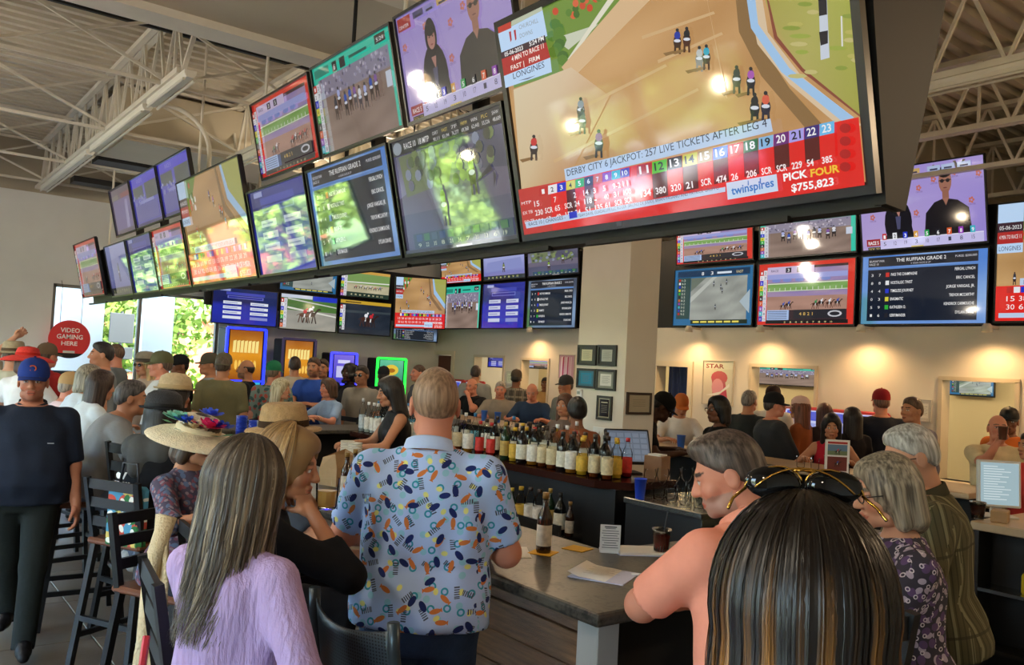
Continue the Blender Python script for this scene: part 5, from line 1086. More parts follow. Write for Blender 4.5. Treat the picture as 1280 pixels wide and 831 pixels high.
# --- clothing and hair materials
M_skin, _nt, _b = node_mat('skin')
_a = _nt.nodes.new('ShaderNodeAttribute'); _a.attribute_name = 'Col'; _nt.links.new(_a.outputs['Color'], _b.inputs['Base Color']); _b.inputs['Roughness'].default_value = 0.55; _b.inputs['Specular IOR Level'].default_value = 0.35
def cloth(col, var=0.10, rough=0.85, bump=0.25): return mat('cloth_'+str(col), col, rough, spec=0.2, var=var, vscale=7, bump=bump, bscale=18)
def pattern_mat(name, base, layers, rough=0.8):
    """printed cloth: scattered small motifs on a plain ground, in the garment's own coordinates ('suv')"""
    m, nt, b = node_mat(name); N = nt.nodes; L = nt.links
    def nd(t, **k):
        n = N.new(t)
        for a, v in k.items(): setattr(n, a, v)
        return n
    def math_(op, a, b2=None, c=None):
        n = nd('ShaderNodeMath', operation=op)
        for i, v in enumerate((a, b2, c)):
            if v is None: continue
            if isinstance(v, (int, float)): n.inputs[i].default_value = v
            else: L.new(v, n.inputs[i])
        return n.outputs[0]
    at = nd('ShaderNodeAttribute', attribute_name='suv'); cur = None
    for li, (kind, col, scale, size, asp) in enumerate(layers):
        mp = nd('ShaderNodeMapping'); mp.inputs['Location'].default_value = (li*3.7+0.4, li*1.9, 0); L.new(at.outputs['Vector'], mp.inputs['Vector'])
        vo = nd('ShaderNodeTexVoronoi', voronoi_dimensions='2D'); vo.inputs['Scale'].default_value = scale; vo.inputs['Randomness'].default_value = 0.75; L.new(mp.outputs[0], vo.inputs['Vector'])
        sb = nd('ShaderNodeVectorMath', operation='SUBTRACT'); L.new(mp.outputs[0], sb.inputs[0]); L.new(vo.outputs['Position'], sb.inputs[1])
        sc = nd('ShaderNodeSeparateColor'); L.new(vo.outputs['Color'], sc.inputs[0])
        ro = nd('ShaderNodeVectorRotate', rotation_type='Z_AXIS'); L.new(sb.outputs[0], ro.inputs['Vector']); L.new(math_('MULTIPLY', sc.outputs[0], 6.28), ro.inputs['Angle'])
        sx = nd('ShaderNodeSeparateXYZ'); L.new(ro.outputs[0], sx.inputs[0]); x, y = sx.outputs[0], sx.outputs[1]
        ax, ay = math_('ABSOLUTE', x), math_('ABSOLUTE', y)
        if kind == 'oval': d = math_('SQRT', math_('ADD', math_('POWER', math_('DIVIDE', ax, size*asp), 2.0), math_('POWER', math_('DIVIDE', ay, size), 2.0))); mk = math_('LESS_THAN', d, 1.0)
        elif kind == 'ring': d = math_('SQRT', math_('ADD', math_('POWER', ax, 2.0), math_('POWER', ay, 2.0))); mk = math_('MULTIPLY', math_('LESS_THAN', d, size), math_('GREATER_THAN', d, size*0.55))
        elif kind == 'box': mk = math_('MULTIPLY', math_('LESS_THAN', ax, size*asp), math_('LESS_THAN', ay, size)); mk = math_('MULTIPLY', mk, math_('GREATER_THAN', math_('ADD', math_('GREATER_THAN', ax, size*asp*0.82), math_('GREATER_THAN', math_('SINE', math_('MULTIPLY', x, 900.0)), 0.0)), 0.5))
        else:  # fish: body oval and tail triangle
            d = math_('ADD', math_('POWER', math_('DIVIDE', ax, size*asp), 2.0), math_('POWER', math_('DIVIDE', ay, size), 2.0)); m1 = math_('LESS_THAN', d, 1.0)
            tx = math_('SUBTRACT', x, size*asp*0.7); m2 = math_('MULTIPLY', math_('LESS_THAN', ay, math_('MULTIPLY', tx, 0.9)), math_('LESS_THAN', tx, size*1.1)); mk = math_('MAXIMUM', m1, m2)
        mk = math_('MULTIPLY', mk, math_('GREATER_THAN', sc.outputs[1], 0.12))
        mx = nd('ShaderNodeMix', data_type='RGBA'); L.new(mk, mx.inputs[0])
        if cur is None: mx.inputs[6].default_value = (*C(base), 1)
        else: L.new(cur, mx.inputs[6])
        mx.inputs[7].default_value = (*C(col), 1); cur = mx.outputs[2]
    L.new(cur, b.inputs['Base Color']); b.inputs['Roughness'].default_value = rough; b.inputs['Specular IOR Level'].default_value = 0.2
    return m
def stripe_mat(name, base, bands, rough=0.85):
    """woven stripes / checks: bands = (axis, period, width, colour)"""
    m, nt, b = node_mat(name); N = nt.nodes; L = nt.links; at = N.new('ShaderNodeAttribute'); at.attribute_name = 'suv'; sx = N.new('ShaderNodeSeparateXYZ'); L.new(at.outputs['Vector'], sx.inputs[0]); cur = None
    for ax, per, wd, col in bands:
        a = N.new('ShaderNodeMath'); a.operation = 'PINGPONG'; a.inputs[1].default_value = per/2; L.new(sx.outputs[ax], a.inputs[0])
        c = N.new('ShaderNodeMath'); c.operation = 'LESS_THAN'; c.inputs[1].default_value = wd/2; L.new(a.outputs[0], c.inputs[0])
        h = N.new('ShaderNodeMath'); h.operation = 'MULTIPLY'; h.inputs[1].default_value = 0.75; L.new(c.outputs[0], h.inputs[0])
        mx = N.new('ShaderNodeMix'); mx.data_type = 'RGBA'; L.new(h.outputs[0], mx.inputs[0])
        if cur is None: mx.inputs[6].default_value = (*C(base), 1)
        else: L.new(cur, mx.inputs[6])
        mx.inputs[7].default_value = (*C(col), 1); cur = mx.outputs[2]
    L.new(cur, b.inputs['Base Color']); b.inputs['Roughness'].default_value = rough; b.inputs['Specular IOR Level'].default_value = 0.2
    return m
def hair_mat(col, hi=None):
    nm = 'hair_'+col+(hi or '')
    if nm in MATS: return MATS[nm]
    m, nt, b = node_mat(nm); N = nt.nodes; L = nt.links
    tc = N.new('ShaderNodeTexCoord'); mp = N.new('ShaderNodeMapping'); mp.inputs['Scale'].default_value = (90, 90, 6); no = N.new('ShaderNodeTexNoise'); no.inputs['Scale'].default_value = 1.0; no.inputs['Detail'].default_value = 3
    L.new(tc.outputs['Object'], mp.inputs[0]); L.new(mp.outputs[0], no.inputs['Vector'])
    rp = N.new('ShaderNodeValToRGB'); c = C(col); h = C(hi) if hi else [min(1, v*1.7+0.01) for v in c]
    rp.color_ramp.elements[0].position = 0.35; rp.color_ramp.elements[0].color = (*[v*0.55 for v in c], 1); rp.color_ramp.elements[1].position = 0.7; rp.color_ramp.elements[1].color = (*h, 1)
    L.new(no.outputs['Fac'], rp.inputs[0]); L.new(rp.outputs[0], b.inputs['Base Color']); b.inputs['Roughness'].default_value = 0.45; b.inputs['Specular IOR Level'].default_value = 0.4
    bp = N.new('ShaderNodeBump'); bp.inputs['Strength'].default_value = 0.5; bp.inputs['Distance'].default_value = 0.006; L.new(no.outputs['Fac'], bp.inputs['Height']); L.new(bp.outputs[0], b.inputs['Normal'])
    return m
TAB_M = [(-0.13, 0.135, 0.1, -0.005), (-0.05, 0.168, 0.122, -0.01), (0.03, 0.165, 0.118, 0.0), (0.12, 0.156, 0.112, 0.006), (0.24, 0.166, 0.12, 0.006), (0.34, 0.178, 0.125, 0.0), (0.40, 0.16, 0.11, -0.008), (0.45, 0.105, 0.085, -0.012), (0.5, 0.062, 0.06, -0.012)]
TAB_F = [(-0.13, 0.14, 0.105, -0.01), (-0.05, 0.178, 0.128, -0.014), (0.03, 0.165, 0.115, -0.004), (0.13, 0.132, 0.098, 0.004), (0.24, 0.142, 0.106, 0.004), (0.33, 0.152, 0.113, 0.0), (0.39, 0.138, 0.098, -0.006), (0.44, 0.09, 0.075, -0.01), (0.49, 0.052, 0.053, -0.012)]
HAIR_ST = {}
def hair_sdf(style):
    """hair volume in head coordinates"""
    s = Sdf(0.02); front = 0.0
    def shell(g): s.el((0, -0.014, 0.09), (0.075+g, 0.096+g, 0.1+g))
    if style in ('short', 'buzz', 'bald', 'flat'):
        g = {'short': 0.0075, 'buzz': 0.0035, 'bald': 0.004, 'flat': 0.009}[style]; shell(g)
        for sx in (-1, 1): s.el((sx*0.088, 0.002, 0.045), (0.022, 0.03, 0.042), None, 0.008, True)
        if style in ('short', 'flat'): s.p.insert(0, ('el', np.array((0, 0.028, 0.158)), np.array((0.048, 0.05, 0.03)), None, None, False)); s.p.insert(0, ('el', np.array((0, -0.058, 0.055)), np.array((0.066, 0.052, 0.055)), None, None, False))
        if style == 'flat': s.p.insert(0, ('el', np.array((0, 0.048, 0.165)), np.array((0.05, 0.042, 0.028)), None, None, False))
        def cut(f, X, Y, Z):
            f = np.maximum(f, -(Z-0.8*(Y+0.085)-0.002))
            f = np.maximum(f, -(np.abs(X)*0+Z-0.012))
            if style == 'bald': f = np.maximum(f, np.minimum(Z-0.105, 0.3)); f = np.maximum(f, Y-0.02)
            return f
        s.post.append(cut)
    elif style == 'bun':
        shell(0.012); s.el((0, -0.09, 0.13), (0.05, 0.045, 0.045)); s.el((0, -0.06, 0.06), (0.072, 0.05, 0.06)); s.post.append(lambda f, X, Y, Z: np.maximum(f, -(Z-0.72*(Y+0.085))-0.004))
    else:
        g = 0.016; shell(g); L = {'bob': -0.05, 'shoulder': -0.16, 'long': -0.3, 'longback': -0.42, 'curly': -0.1}[style]; w = 0.03
        if style == 'curly':
            rs = np.random.RandomState(4)
            for k in range(40):
                a = rs.uniform(0, 2*PI); z = rs.uniform(-0.06, 0.17); rr = 0.092 if z < 0.1 else 0.07; s.el((rr*math.sin(a), -0.03+rr*math.cos(a)*1.05, z), (0.03, 0.03, 0.03))
        else:
            for sx in (-1, 1):
                s.rc((sx*0.066, 0.005, 0.09), (sx*0.074, -0.01, max(L, -0.12)+0.02), 0.032, 0.03); s.rc((sx*0.05, -0.05, 0.08), (sx*0.062, -0.06, L*0.95+0.02), 0.045, 0.034)
            s.rc((0, -0.06, 0.08), (0, -0.085, L), 0.06, 0.045); s.rc((-0.03, -0.06, 0.08), (-0.035, -0.08, L+0.02), 0.05, 0.04); s.rc((0.03, -0.06, 0.08), (0.035, -0.08, L+0.03), 0.05, 0.04)
            s.el((0, 0.035, 0.15), (0.06, 0.055, 0.04))
        def cut(f, X, Y, Z):  # face opening
            face = np.sqrt((X/0.062)**2+((Y-0.11)/0.085)**2+((Z-0.03)/0.105)**2)-1
            return np.maximum(f, -face*0.06)
        s.post.append(cut)
    return s
def get_hair(style, h):
    if (style, h) not in HAIR_ST: HAIR_ST[(style, h)] = hair_sdf(style).mesh(h)
    return HAIR_ST[(style, h)]
def cap_meshes(col, brim_col=None, back=False):
    k = ('cap', col, brim_col)
    if k in HAIR_ST: return HAIR_ST[k]
    m = MB(); m.smooth = True; pr = [(1.0, -0.005), (1.01, 0.02), (0.97, 0.05), (0.84, 0.08), (0.6, 0.102), (0.3, 0.113), (0.0, 0.116)]
    m.lathe([(a*0.092, z) for a, z in pr], (0, -0.012, 0.095), 22, 0.95, 1.18, cap=False)
    b = MB(); b.smooth = True; vs = []; n = 12
    for i in range(n+1):
        a = PI*(i/n); cx, cy = math.cos(a), math.sin(a)
        vs += [(0.083*cx, -0.012+0.1*cy+0.0, 0.098-0.004), (0.076*cx, 0.075+0.085*cy*0.98, 0.094-0.02*cx*cx-0.012*cy)]
    up = len(vs); vs += [(x, y, z-0.005) for x, y, z in vs]
    fs = [(2*i, 2*i+1, 2*i+3, 2*i+2) for i in range(n)]+[(up+2*i, up+2*i+2, up+2*i+3, up+2*i+1) for i in range(n)]+[(2*i+1, up+2*i+1, up+2*i+3, 2*i+3) for i in range(n)]
    b.add(vs, fs); q = MB(); q.sphere((0, -0.012, 0.213), 0.008, 8, 5, (1, 1, 0.6))
    HAIR_ST[k] = (m.mesh('crown', cloth(col)), b.mesh('brim', cloth(brim_col or col)), q.mesh('button', cloth(brim_col or col))); return HAIR_ST[k]
def hat_lathe(kind, col, band):
    k = ('hat', kind, col, band)
    if k in HAIR_ST: return HAIR_ST[k]
    m = MB(); m.smooth = True
    if kind == 'fedora': pr = [(0.155, -0.012), (0.15, -0.004), (0.12, 0.0), (0.1, 0.006), (0.096, 0.05), (0.088, 0.095), (0.07, 0.11), (0.03, 0.1), (0.0, 0.097)]; ba = (0.101, 0.004, 0.035)
    elif kind == 'bowler': pr = [(0.135, 0.008), (0.13, 0.0), (0.11, 0.0), (0.1, 0.008), (0.103, 0.05), (0.092, 0.085), (0.06, 0.108), (0.0, 0.115)]; ba = (0.105, 0.006, 0.03)
    else: pr = [(0.235, -0.05), (0.232, -0.044), (0.19, -0.018), (0.13, 0.0), (0.1, 0.006), (0.098, 0.045), (0.085, 0.075), (0.05, 0.088), (0.0, 0.09)]; ba = (0.104, 0.004, 0.03)
    m.lathe(pr, (0, -0.012, 0.11), 32, 1.0, 1.1, cap=False); m.lathe([(a-0.003, z-0.004) for a, z in pr], (0, -0.012, 0.11), 32, 1.0, 1.1, cap=False)
    b = MB(); b.smooth = True; b.lathe([(ba[0], ba[1]), (ba[0]+0.002, ba[1]+0.01), (ba[0]-0.001, ba[2])], (0, -0.012, 0.11), 32, 1.0, 1.1, cap=False)
    straw = mat('straw_'+col, col, 0.8, var=0.12, vscale=40, bump=0.5, bscale=120)
    HAIR_ST[k] = (m.mesh('hat_body', straw), b.mesh('band', cloth(band))); return HAIR_ST[k]
SHOE = {}
def shoe_mesh(m):
    if m.name not in SHOE:
        s = Sdf(0.02); s.rc((0, -0.06, 0.05), (0, 0.08, 0.045), 0.045, 0.042); s.rc((0, 0.1, 0.03), (0, 0.17, 0.024), 0.042, 0.03); s.rc((0, -0.04, 0.06), (0, -0.03, 0.1), 0.046, 0.046)
        s.post.append(lambda f, X, Y, Z: np.maximum(np.maximum(f, -Z), Z-0.105)); SHOE[m.name] = np_mesh('shoe', *s.mesh(0.011), m)
    return SHOE[m.name]
PEOPLE = []
def person(label, top, face, pose='stand', H=None, sex='m', girth=1.0, belly=0.0, lean=0.0, side=0.0, head=(0, 0), arms=('down', 'down'), skin='#c08a6a', hair=('short', '#3a2c22'), cap=None, hat=None,
           shirt=('#3a4656', 0.62, -0.06), collar=None, pants='#1c1e24', shoes='#141416', res=0.022, hres=0.008, beard=None, glasses=None, hands=('relax', 'relax'), loose=0.3, amp=0.004, feet=None, sidebag=None, group=None, extra=None, bottom='trousers', suv=False):
    """top = (photo x, photo y of the top of head or hat, distance along the view axis)"""
    tp = dep(*top); ztop = tp[2]-(0.03 if cap else 0.0)-(hat[3] if hat and len(hat) > 3 else 0.03 if hat else 0.0)
    ln = rad(lean); Rt = rx(-ln) @ ry(rad(side)); tab = np.array(TAB_F if sex == 'f' else TAB_M)
    hy, hp = rad(head[0]), rad(head[1])
    def skel(S):
        N = Rt @ np.array([0, -0.012, 0.505])*S; Rh = rzm(hy) @ rx(-ln*0.35-hp); Hd = N+Rt @ np.array([0, 0.018, 0.065])*S+np.array([0, 0.012, 0.0])*S
        return N, Rh, Hd, Hd+Rh @ np.array([0, -0.01, 0.186])*S
    r1 = skel(1.0)[3][2]/1.75; ph = 0.548 if pose != 'sit' else 0.0
    if H is None: H = (ztop/(r1+0.548)) if pose != 'sit' else (1.72 if sex == 'm' else 1.64)
    S = H/1.75; N, Rh, Hd, tt = skel(S); pz = ztop-tt[2]; P = np.array([0, 0, pz])
    N = N+P; Hd = Hd+P; g = girth
    fr = rad(face)-PI/2; Rz = rzm(fr); off = Rz @ np.array([tt[0], tt[1], 0]); root = (tp[0]-off[0], tp[1]-off[1], 0.0)
    t = thing('person', label, 'person', root, fr, group)
    # scaled torso table
    T = tab*S; T[:, 1] *= g; T[:, 2] *= g
    if belly:
        w = np.exp(-((tab[:, 0]-0.1)/0.1)**2); T[:, 2] += belly*0.5*w*S; T[:, 3] += belly*0.6*w*S; T[:, 1] += belly*0.25*w*S
    sw = (0.178 if sex == 'm' else 0.152)*S*(0.6+0.4*g); ua, fa = 0.285*S, 0.25*S
    arm = []
    for i, sx in enumerate((-1, 1)):
        sh = P+Rt @ np.array([sx*sw, -0.012*S, 0.408*S]); sp = arms[i]
        if sp == 'down': tg = sh+np.array([sx*0.07*S*g, 0.05*S, -0.525*S]); pole = (sx*0.4, -1, 0)
        elif sp == 'back': tg = sh+np.array([sx*0.1*S, -0.18*S, -0.48*S]); pole = (sx*0.6, -1, 0)
        elif sp == 'fold': tg = sh+np.array([-sx*0.2*S, 0.24*S*g+belly*0.5, -0.22*S]); pole = (sx*1.0, 0.1, -0.6)
        elif sp == 'lap': tg = sh+np.array([-sx*0.06*S, 0.32*S, -0.38*S]); pole = (sx*0.7, -0.6, -0.3)
        elif sp == 'face': tg = Hd+Rh @ np.array([sx*0.035, 0.13, -0.07])*S; pole = (sx*0.8, 0.1, -1)
        else: tg = np.array(sp[:3], float); pole = sp[3] if len(sp) > 3 else (sx*0.7, -0.4, -0.7)
        e, wv = ik(sh, tg, ua, fa, pole); arm.append((sh, e, wv, sx, sp))
    leg = []; lt, ls = 0.425*S, 0.41*S
    for i, sx in enumerate((-1, 1)):
        hp_ = P+np.array([sx*0.09*S, 0, -0.06*S])
        if feet: fx, fy, fz = feet[i]; ft = np.array([fx, fy, fz+0.075*S])
        elif pose == 'sit': ft = np.array([sx*0.13*S, 0.36*S, max(0.08, pz-0.53*S)])
        elif pose == 'walk': ft = np.array([sx*0.07, (0.26 if sx < 0 else -0.3)*S, 0.075*S+(0.0 if sx < 0 else 0.05)])
        else: ft = np.array([sx*0.115*S, 0.02*sx, 0.075*S])
        kn, an = ik(hp_, ft, lt, ls, (sx*0.12, 1, 0.2)); leg.append((hp_, kn, an, sx))
    # ---- body
    b = Sdf(0.03*S); b.loft(P, Rt, T, 0.0, -0.1*S)
    b.rc(N-Rt @ np.array([0, 0, 0.05])*S, Hd+Rh @ np.array([0, -0.03, -0.03])*S, 0.058*S*(0.9 if sex == 'f' else 1.06), 0.05*S)
    af = (0.86 if sex == 'f' else 1.0)*(0.5+0.5*g)
    for sh, e, w, sx, sp in arm:
        b.rc(sh, e, 0.056*S*af, 0.042*S*af); b.rc(e, w, 0.043*S*af, 0.027*S*af)
        b.rc(N+Rt @ np.array([sx*0.035, 0, -0.04])*S, sh, 0.036*S, 0.046*S*af)
    if sex == 'f':
        for sx in (-1, 1): b.el(P+Rt @ np.array([sx*0.06*g, 0.065*g, 0.285])*S, np.array([0.06, 0.05, 0.06])*S*g, k=0.05)
    for h_, k_, a_, sx in leg: b.rc(h_, k_, 0.085*S*(0.5+0.5*g), 0.056*S); b.rc(k_, a_, 0.056*S, 0.038*S); b.rc(a_, a_+np.array([0, 0.1, -0.045])*S, 0.032*S, 0.022*S)
    V, Q = b.mesh(res); cs = [np.tile(np.array(C(skin)), (len(V), 1))]; Vs = [V]; Qs = [Q]; o = len(V)
    hv, hq = head_mesh(sex, hres); Vs.append((hv*S) @ Rh.T+Hd); Qs.append(hq+o); o += len(hv); cs.append(head_cols(hv, skin, hair[1] if hair and hair[1] else '#3a2c22', beard))
    for i, (sh, e, w, sx, sp) in enumerate(arm):
        pose_ = hands[i]; mv, mq = hand_mesh(pose_, 0.0045 if hres < 0.006 else 0.0065); q = mv.copy(); qq = mq
        if sx < 0: q[:, 0] *= -1; qq = mq[:, ::-1]
        fd = w-e; fd /= np.linalg.norm(fd)
        if sp in ('down', 'back', 'lap'): zh = (sx*1.0, 0.15, 0.1)
        elif sp in ('face',) or pose_ in ('grip', 'hold'): zh = (sx*1.0, 0.5, 0.0)
        else: zh = (0, 0.1, 1); fd = fd*np.array([1, 1, 0.35])
        Fm = frame(fd, zh); Vs.append((q*S*(0.9 if sex == 'f' else 1.0)) @ Fm.T+w); Qs.append(qq+o); o += len(q); cs.append(np.tile(np.array(C(skin)), (len(q), 1)))
    link_mesh('body', np_mesh('body', np.concatenate(Vs), np.concatenate(Qs), M_skin, np.concatenate(cs)), t)
    # ---- shirt
    if shirt:
        col, slv, hem = shirt[:3]; m = col if isinstance(col, bpy.types.Material) else cloth(col)
        c = Sdf(0.028*S); T2 = T.copy(); mxa = T2[5, 1]
        for r in range(len(T2)):
            if T2[r, 0] < 0.3*S: T2[r, 1] = T2[r, 1]*(1-loose)+max(T2[r, 1], mxa*1.0)*loose; T2[r, 2] = T2[r, 2]*(1-loose*0.5)+max(T2[r, 2], T2[5, 2])*loose*0.5
        lw = T2[:, 0] < 0.06*S; T2[lw, 1] = np.maximum(T2[lw, 1], (0.172*S)*g)+0.02*S; T2[lw, 2] += 0.022*S
        if hem < -0.12: T2 = np.vstack([[hem*S-0.01, T2[1, 1]*1.08, T2[1, 2]*1.1, T2[1, 3]], T2[1:]])
        c.loft(P, Rt, T2, 0.014*S, hem*S, 0.487*S, amp=amp)
        for sh, e, w, sx, sp in arm:
            c.rc(N+Rt @ np.array([sx*0.045, 0, -0.045])*S, sh, 0.042*S, 0.055*S*af, cut=(P+Rt @ np.array([0, 0, 0.487*S]), Rt[:, 2]))
            if slv > 0:
                f1 = min(slv, 1.0); en = sh+(e-sh)*f1; dr = (e-sh)/np.linalg.norm(e-sh); lo_ = 0.02 if slv < 1.2 else 0.014
                c.rc(sh, en, (0.06*af+0.008)*S, (0.044*af+lo_+0.012*(1-f1))*S, cut=(en, dr) if slv < 1.0 else None)
                if slv > 1: f2 = slv-1; en2 = e+(w-e)*f2; dr = (w-e)/np.linalg.norm(w-e); c.rc(e, en2, (0.044*af+lo_)*S, (0.03*af+lo_+0.003)*S, cut=(en2, dr))
        if sex == 'f':
            for sx in (-1, 1): c.el(P+Rt @ np.array([sx*0.06*g, 0.075*g, 0.285])*S, np.array([0.07, 0.055, 0.066])*S*g, k=0.05)
        V, Q = c.mesh(min(res, 0.02)); sv = planar_suv((V-P) @ Rt, Q) if suv else None
        so = link_mesh('shirt' if hem > -0.2 else 'dress', np_mesh('shirt', V, Q, m, None, sv), t)
        if collar:
            mm = collar if isinstance(collar, bpy.types.Material) else (m if collar is True else cloth(collar)); k = MB(); k.smooth = True; vs = []; n = 20
            for j in range(n+1):
                a = -PI/2+rad(28)+(2*PI-rad(56))*j/n+PI
                for rr, zz in ((0.07, 0.478), (0.072, 0.515), (0.079, 0.512), (0.09, 0.472)): vs.append(P+Rt @ np.array([rr*math.sin(a)*(0.9 if sex == 'f' else 1.05), -0.012+rr*math.cos(a)*1.0, zz-0.02*math.cos(a)])*S)
            fs = [(4*j+r, 4*j+4+r, 4*j+5+r, 4*j+1+r) for j in range(n) for r in range(3)]; k.add(vs, fs); k.build('collar', mm, so)
    # ---- trousers
    if pants:
        m = pants if isinstance(pants, bpy.types.Material) else cloth(pants); c = Sdf(0.03*S); c.loft(P, np.eye(3), np.vstack([[-0.16*S, 0.12*S, 0.1*S, 0], T]), 0.012*S, -0.15*S, 0.05*S)
        for h_, k_, a_, sx in leg:
            dr = (a_-k_)/np.linalg.norm(a_-k_); en = k_+(a_-k_)*(1.14 if bottom == 'trousers' else 0.1); c.rc(h_, k_, 0.096*S*(0.5+0.5*g), 0.073*S); c.rc(k_, en, 0.071*S, 0.062*S if bottom == 'trousers' else 0.075*S, cut=(en, dr))
        link_mesh(bottom, np_mesh(bottom, *c.mesh(min(res, 0.022)), m), t)
    if shoes:
        for h_, k_, a_, sx in leg:
            so = link_mesh('shoe', shoe_mesh(cloth(shoes, rough=0.5)), t, (a_[0], a_[1]+0.01, max(a_[2]-0.075*S, 0.0)), (0, 0, rad(-6*sx))); so.scale = (S, S, S)
    # ---- hair, caps, hats, glasses (head frame)
    HM = Matrix([list(Rh[i]*S)+[Hd[i]] for i in range(3)]+[[0, 0, 0, 1]])
    if hair and hair[0]:
        if callable(hair[0]): hair[0](t, HM, S)
        else:
            hs = 0.008 if hres < 0.006 else 0.012; vv, qq = get_hair(hair[0], hs); key = ('hm', hair[0], hs, hair[1], hair[2] if len(hair) > 2 else None)
            if key not in HAIR_ST: HAIR_ST[key] = np_mesh('hair', vv, qq, hair_mat(hair[1], hair[2] if len(hair) > 2 else None))
            link_mesh('hair', HAIR_ST[key], t).matrix_local = HM
    if cap:
        a, b2, q = cap_meshes(cap[0], cap[1] if len(cap) > 1 else None); cm = link_mesh('cap', a, t); cm.matrix_local = HM @ Matrix.Rotation(rad(cap[2]) if len(cap) > 2 else 0, 4, 'Z') @ Matrix.Translation((0, 0, 0.004)); link_mesh('brim', b2, cm); link_mesh('button', q, cm)
    if hat:
        a, b2 = hat_lathe(hat[0], hat[1], hat[2]); hm = link_mesh('hat', a, t); hm.matrix_local = HM @ Matrix.Translation((0, 0, 0.0)) @ Matrix.Rotation(rad(hat[4]) if len(hat) > 4 else 0, 4, 'X'); link_mesh('hat_band', b2, hm)
    if glasses:
        k = MB(); k.smooth = True
        for sx in (-1, 1):
            k.tube([(sx*0.032+0.023*math.cos(a), 0.103, 0.067+0.017*math.sin(a)) for a in np.linspace(0, 2*PI, 12, endpoint=False)], 0.0022, 5, closed=True); k.tube([(sx*0.055, 0.102, 0.072), (sx*0.075, 0.06, 0.073), (sx*0.081, -0.01, 0.068)], 0.002, 5)
        k.tube([(-0.01, 0.104, 0.07), (0.01, 0.104, 0.07)], 0.002, 5); go = k.build('glasses', mat('glasses_frame', '#1a1614', 0.3), t); go.matrix_local = HM
        if glasses == 'dark':
            k = MB()
            for sx in (-1, 1): k.sphere((sx*0.032, 0.102, 0.067), 0.023, 12, 6, (1, 0.12, 0.75))
            k.build('lens', mat('dark_lens', '#0a0a0c', 0.05), go)
    info = dict(obj=t, HM=HM, S=S, P=P, Rt=Rt, N=N, Hd=Hd, arm=arm, leg=leg, root=root, fr=fr, pz=pz, H=H)
    if extra: extra(info)
    PEOPLE.append((label, round(H, 2), round(pz, 2), tuple(round(v, 2) for v in root)))
    return info
# ---------------------------------------------------------------- the people in the photograph
M_strand, _nt, _b = node_mat('hair_strands')
_a = _nt.nodes.new('ShaderNodeAttribute'); _a.attribute_name = 'Col'; _nt.links.new(_a.outputs['Color'], _b.inputs['Base Color']); _b.inputs['Roughness'].default_value = 0.38; _b.inputs['Specular IOR Level'].default_value = 0.45
def strands(n, L, base, hi, hifrac, seed, wave=0.006, faceopen=58, pull=0.35, under='long', back=0.0, part=0.0, width=0.0045, tint=None, hi_from=0.25, puff=0.0):
    """long hair as many narrow ribbons laid over a hair volume, in head coordinates"""
    def f(t, HM, S):
        rs = np.random.RandomState(seed); vv, qq = get_hair(under, 0.008)
        um = np_mesh('hair', vv, qq, mat('underhair_'+base, base, 0.6)); ho = link_mesh('hair', um, t); ho.matrix_local = HM
        az = rs.uniform(rad(faceopen), 2*PI-rad(faceopen), n); j = rs.uniform(0.0, 0.016, n)+puff; st = rs.uniform(rad(2), rad(40), n); ln = L*rs.uniform(0.75, 1.05, n); ph = rs.uniform(0, 6.28, n); wv = wave*rs.uniform(0.4, 1.4, n)
        K1, K2 = 9, 13; pts = []
        for k in range(K1):
            fi = st+(rad(104)-st)*k/(K1-1); ex, ey, ez = 0.086+j, 0.106+j, 0.112+j
            pts.append(np.stack([ex*np.sin(fi)*np.sin(az)+part*(1-k/(K1-1))*0.3, -0.014+ey*np.sin(fi)*np.cos(az), 0.09+ez*np.cos(fi)], 1))
        base_ = pts[-1]
        for k in range(1, K2+1):
            u = k/K2; d = ln*u; r = 1-pull*u*u
            x = base_[:, 0]*r+wv*np.sin(ph+u*7)*u; y = base_[:, 1]*r-back*u+wv*np.cos(ph*1.3+u*6)*u
            pts.append(np.stack([x, y, base_[:, 2]-d], 1))
        Pp = np.stack(pts, 1); m = Pp.shape[1]
        tg = np.stack([np.cos(az), -np.sin(az), np.zeros(n)], 1)+rs.normal(0, 0.25, (n, 3)); tg /= np.linalg.norm(tg, axis=1)[:, None]
        wd = width*rs.uniform(0.6, 1.4, n)[:, None]*np.linspace(1, 0.25, m)[None, :]
        A = Pp-tg[:, None, :]*wd[:, :, None]/2; B = Pp+tg[:, None, :]*wd[:, :, None]/2
        V = np.stack([A, B], 2).reshape(-1, 3); i0 = (np.arange(n)[:, None]*m+np.arange(m-1)[None, :])*2
        Q = np.stack([i0, i0+1, i0+3, i0+2], -1).reshape(-1, 4)
        cb = np.array(C(base)); ch = np.array(C(hi)); cl = (np.sin(az*11+seed)+np.sin(az*23+1.3*seed))*0.5; sel = np.clip((cl-(1-2*hifrac))*2.2, 0, 1)*rs.uniform(0.3, 1.0, n)
        u = np.linspace(0, 1, m); w = np.clip((u-hi_from)/0.35, 0, 1)[None, :]*sel[:, None]; sh = rs.uniform(0.6, 1.5, n)[:, None, None]
        col = (cb[None, None]*(1-w[:, :, None])+ch[None, None]*w[:, :, None])*sh
        col = np.repeat(col.reshape(-1, 3), 2, axis=0)
        so = link_mesh('strands', np_mesh('strands', V, Q, M_strand, col), ho)
    return f
def stool_under(i, lab, dy=0.0):
    zs = (i['pz']-0.095*i['S'])/0.7725; o = stool(i['root'][0]+dy*math.cos(i['fr']+PI/2), i['root'][1]+dy*math.sin(i['fr']+PI/2), i['fr']+PI/2, lab); o.scale = (1, 1, zs)
    return o
FAIR, TAN_, RED_, BRN, DRK = '#c48e70', '#b47c5c', '#c8846a', '#7a4e36', '#4a2e20'
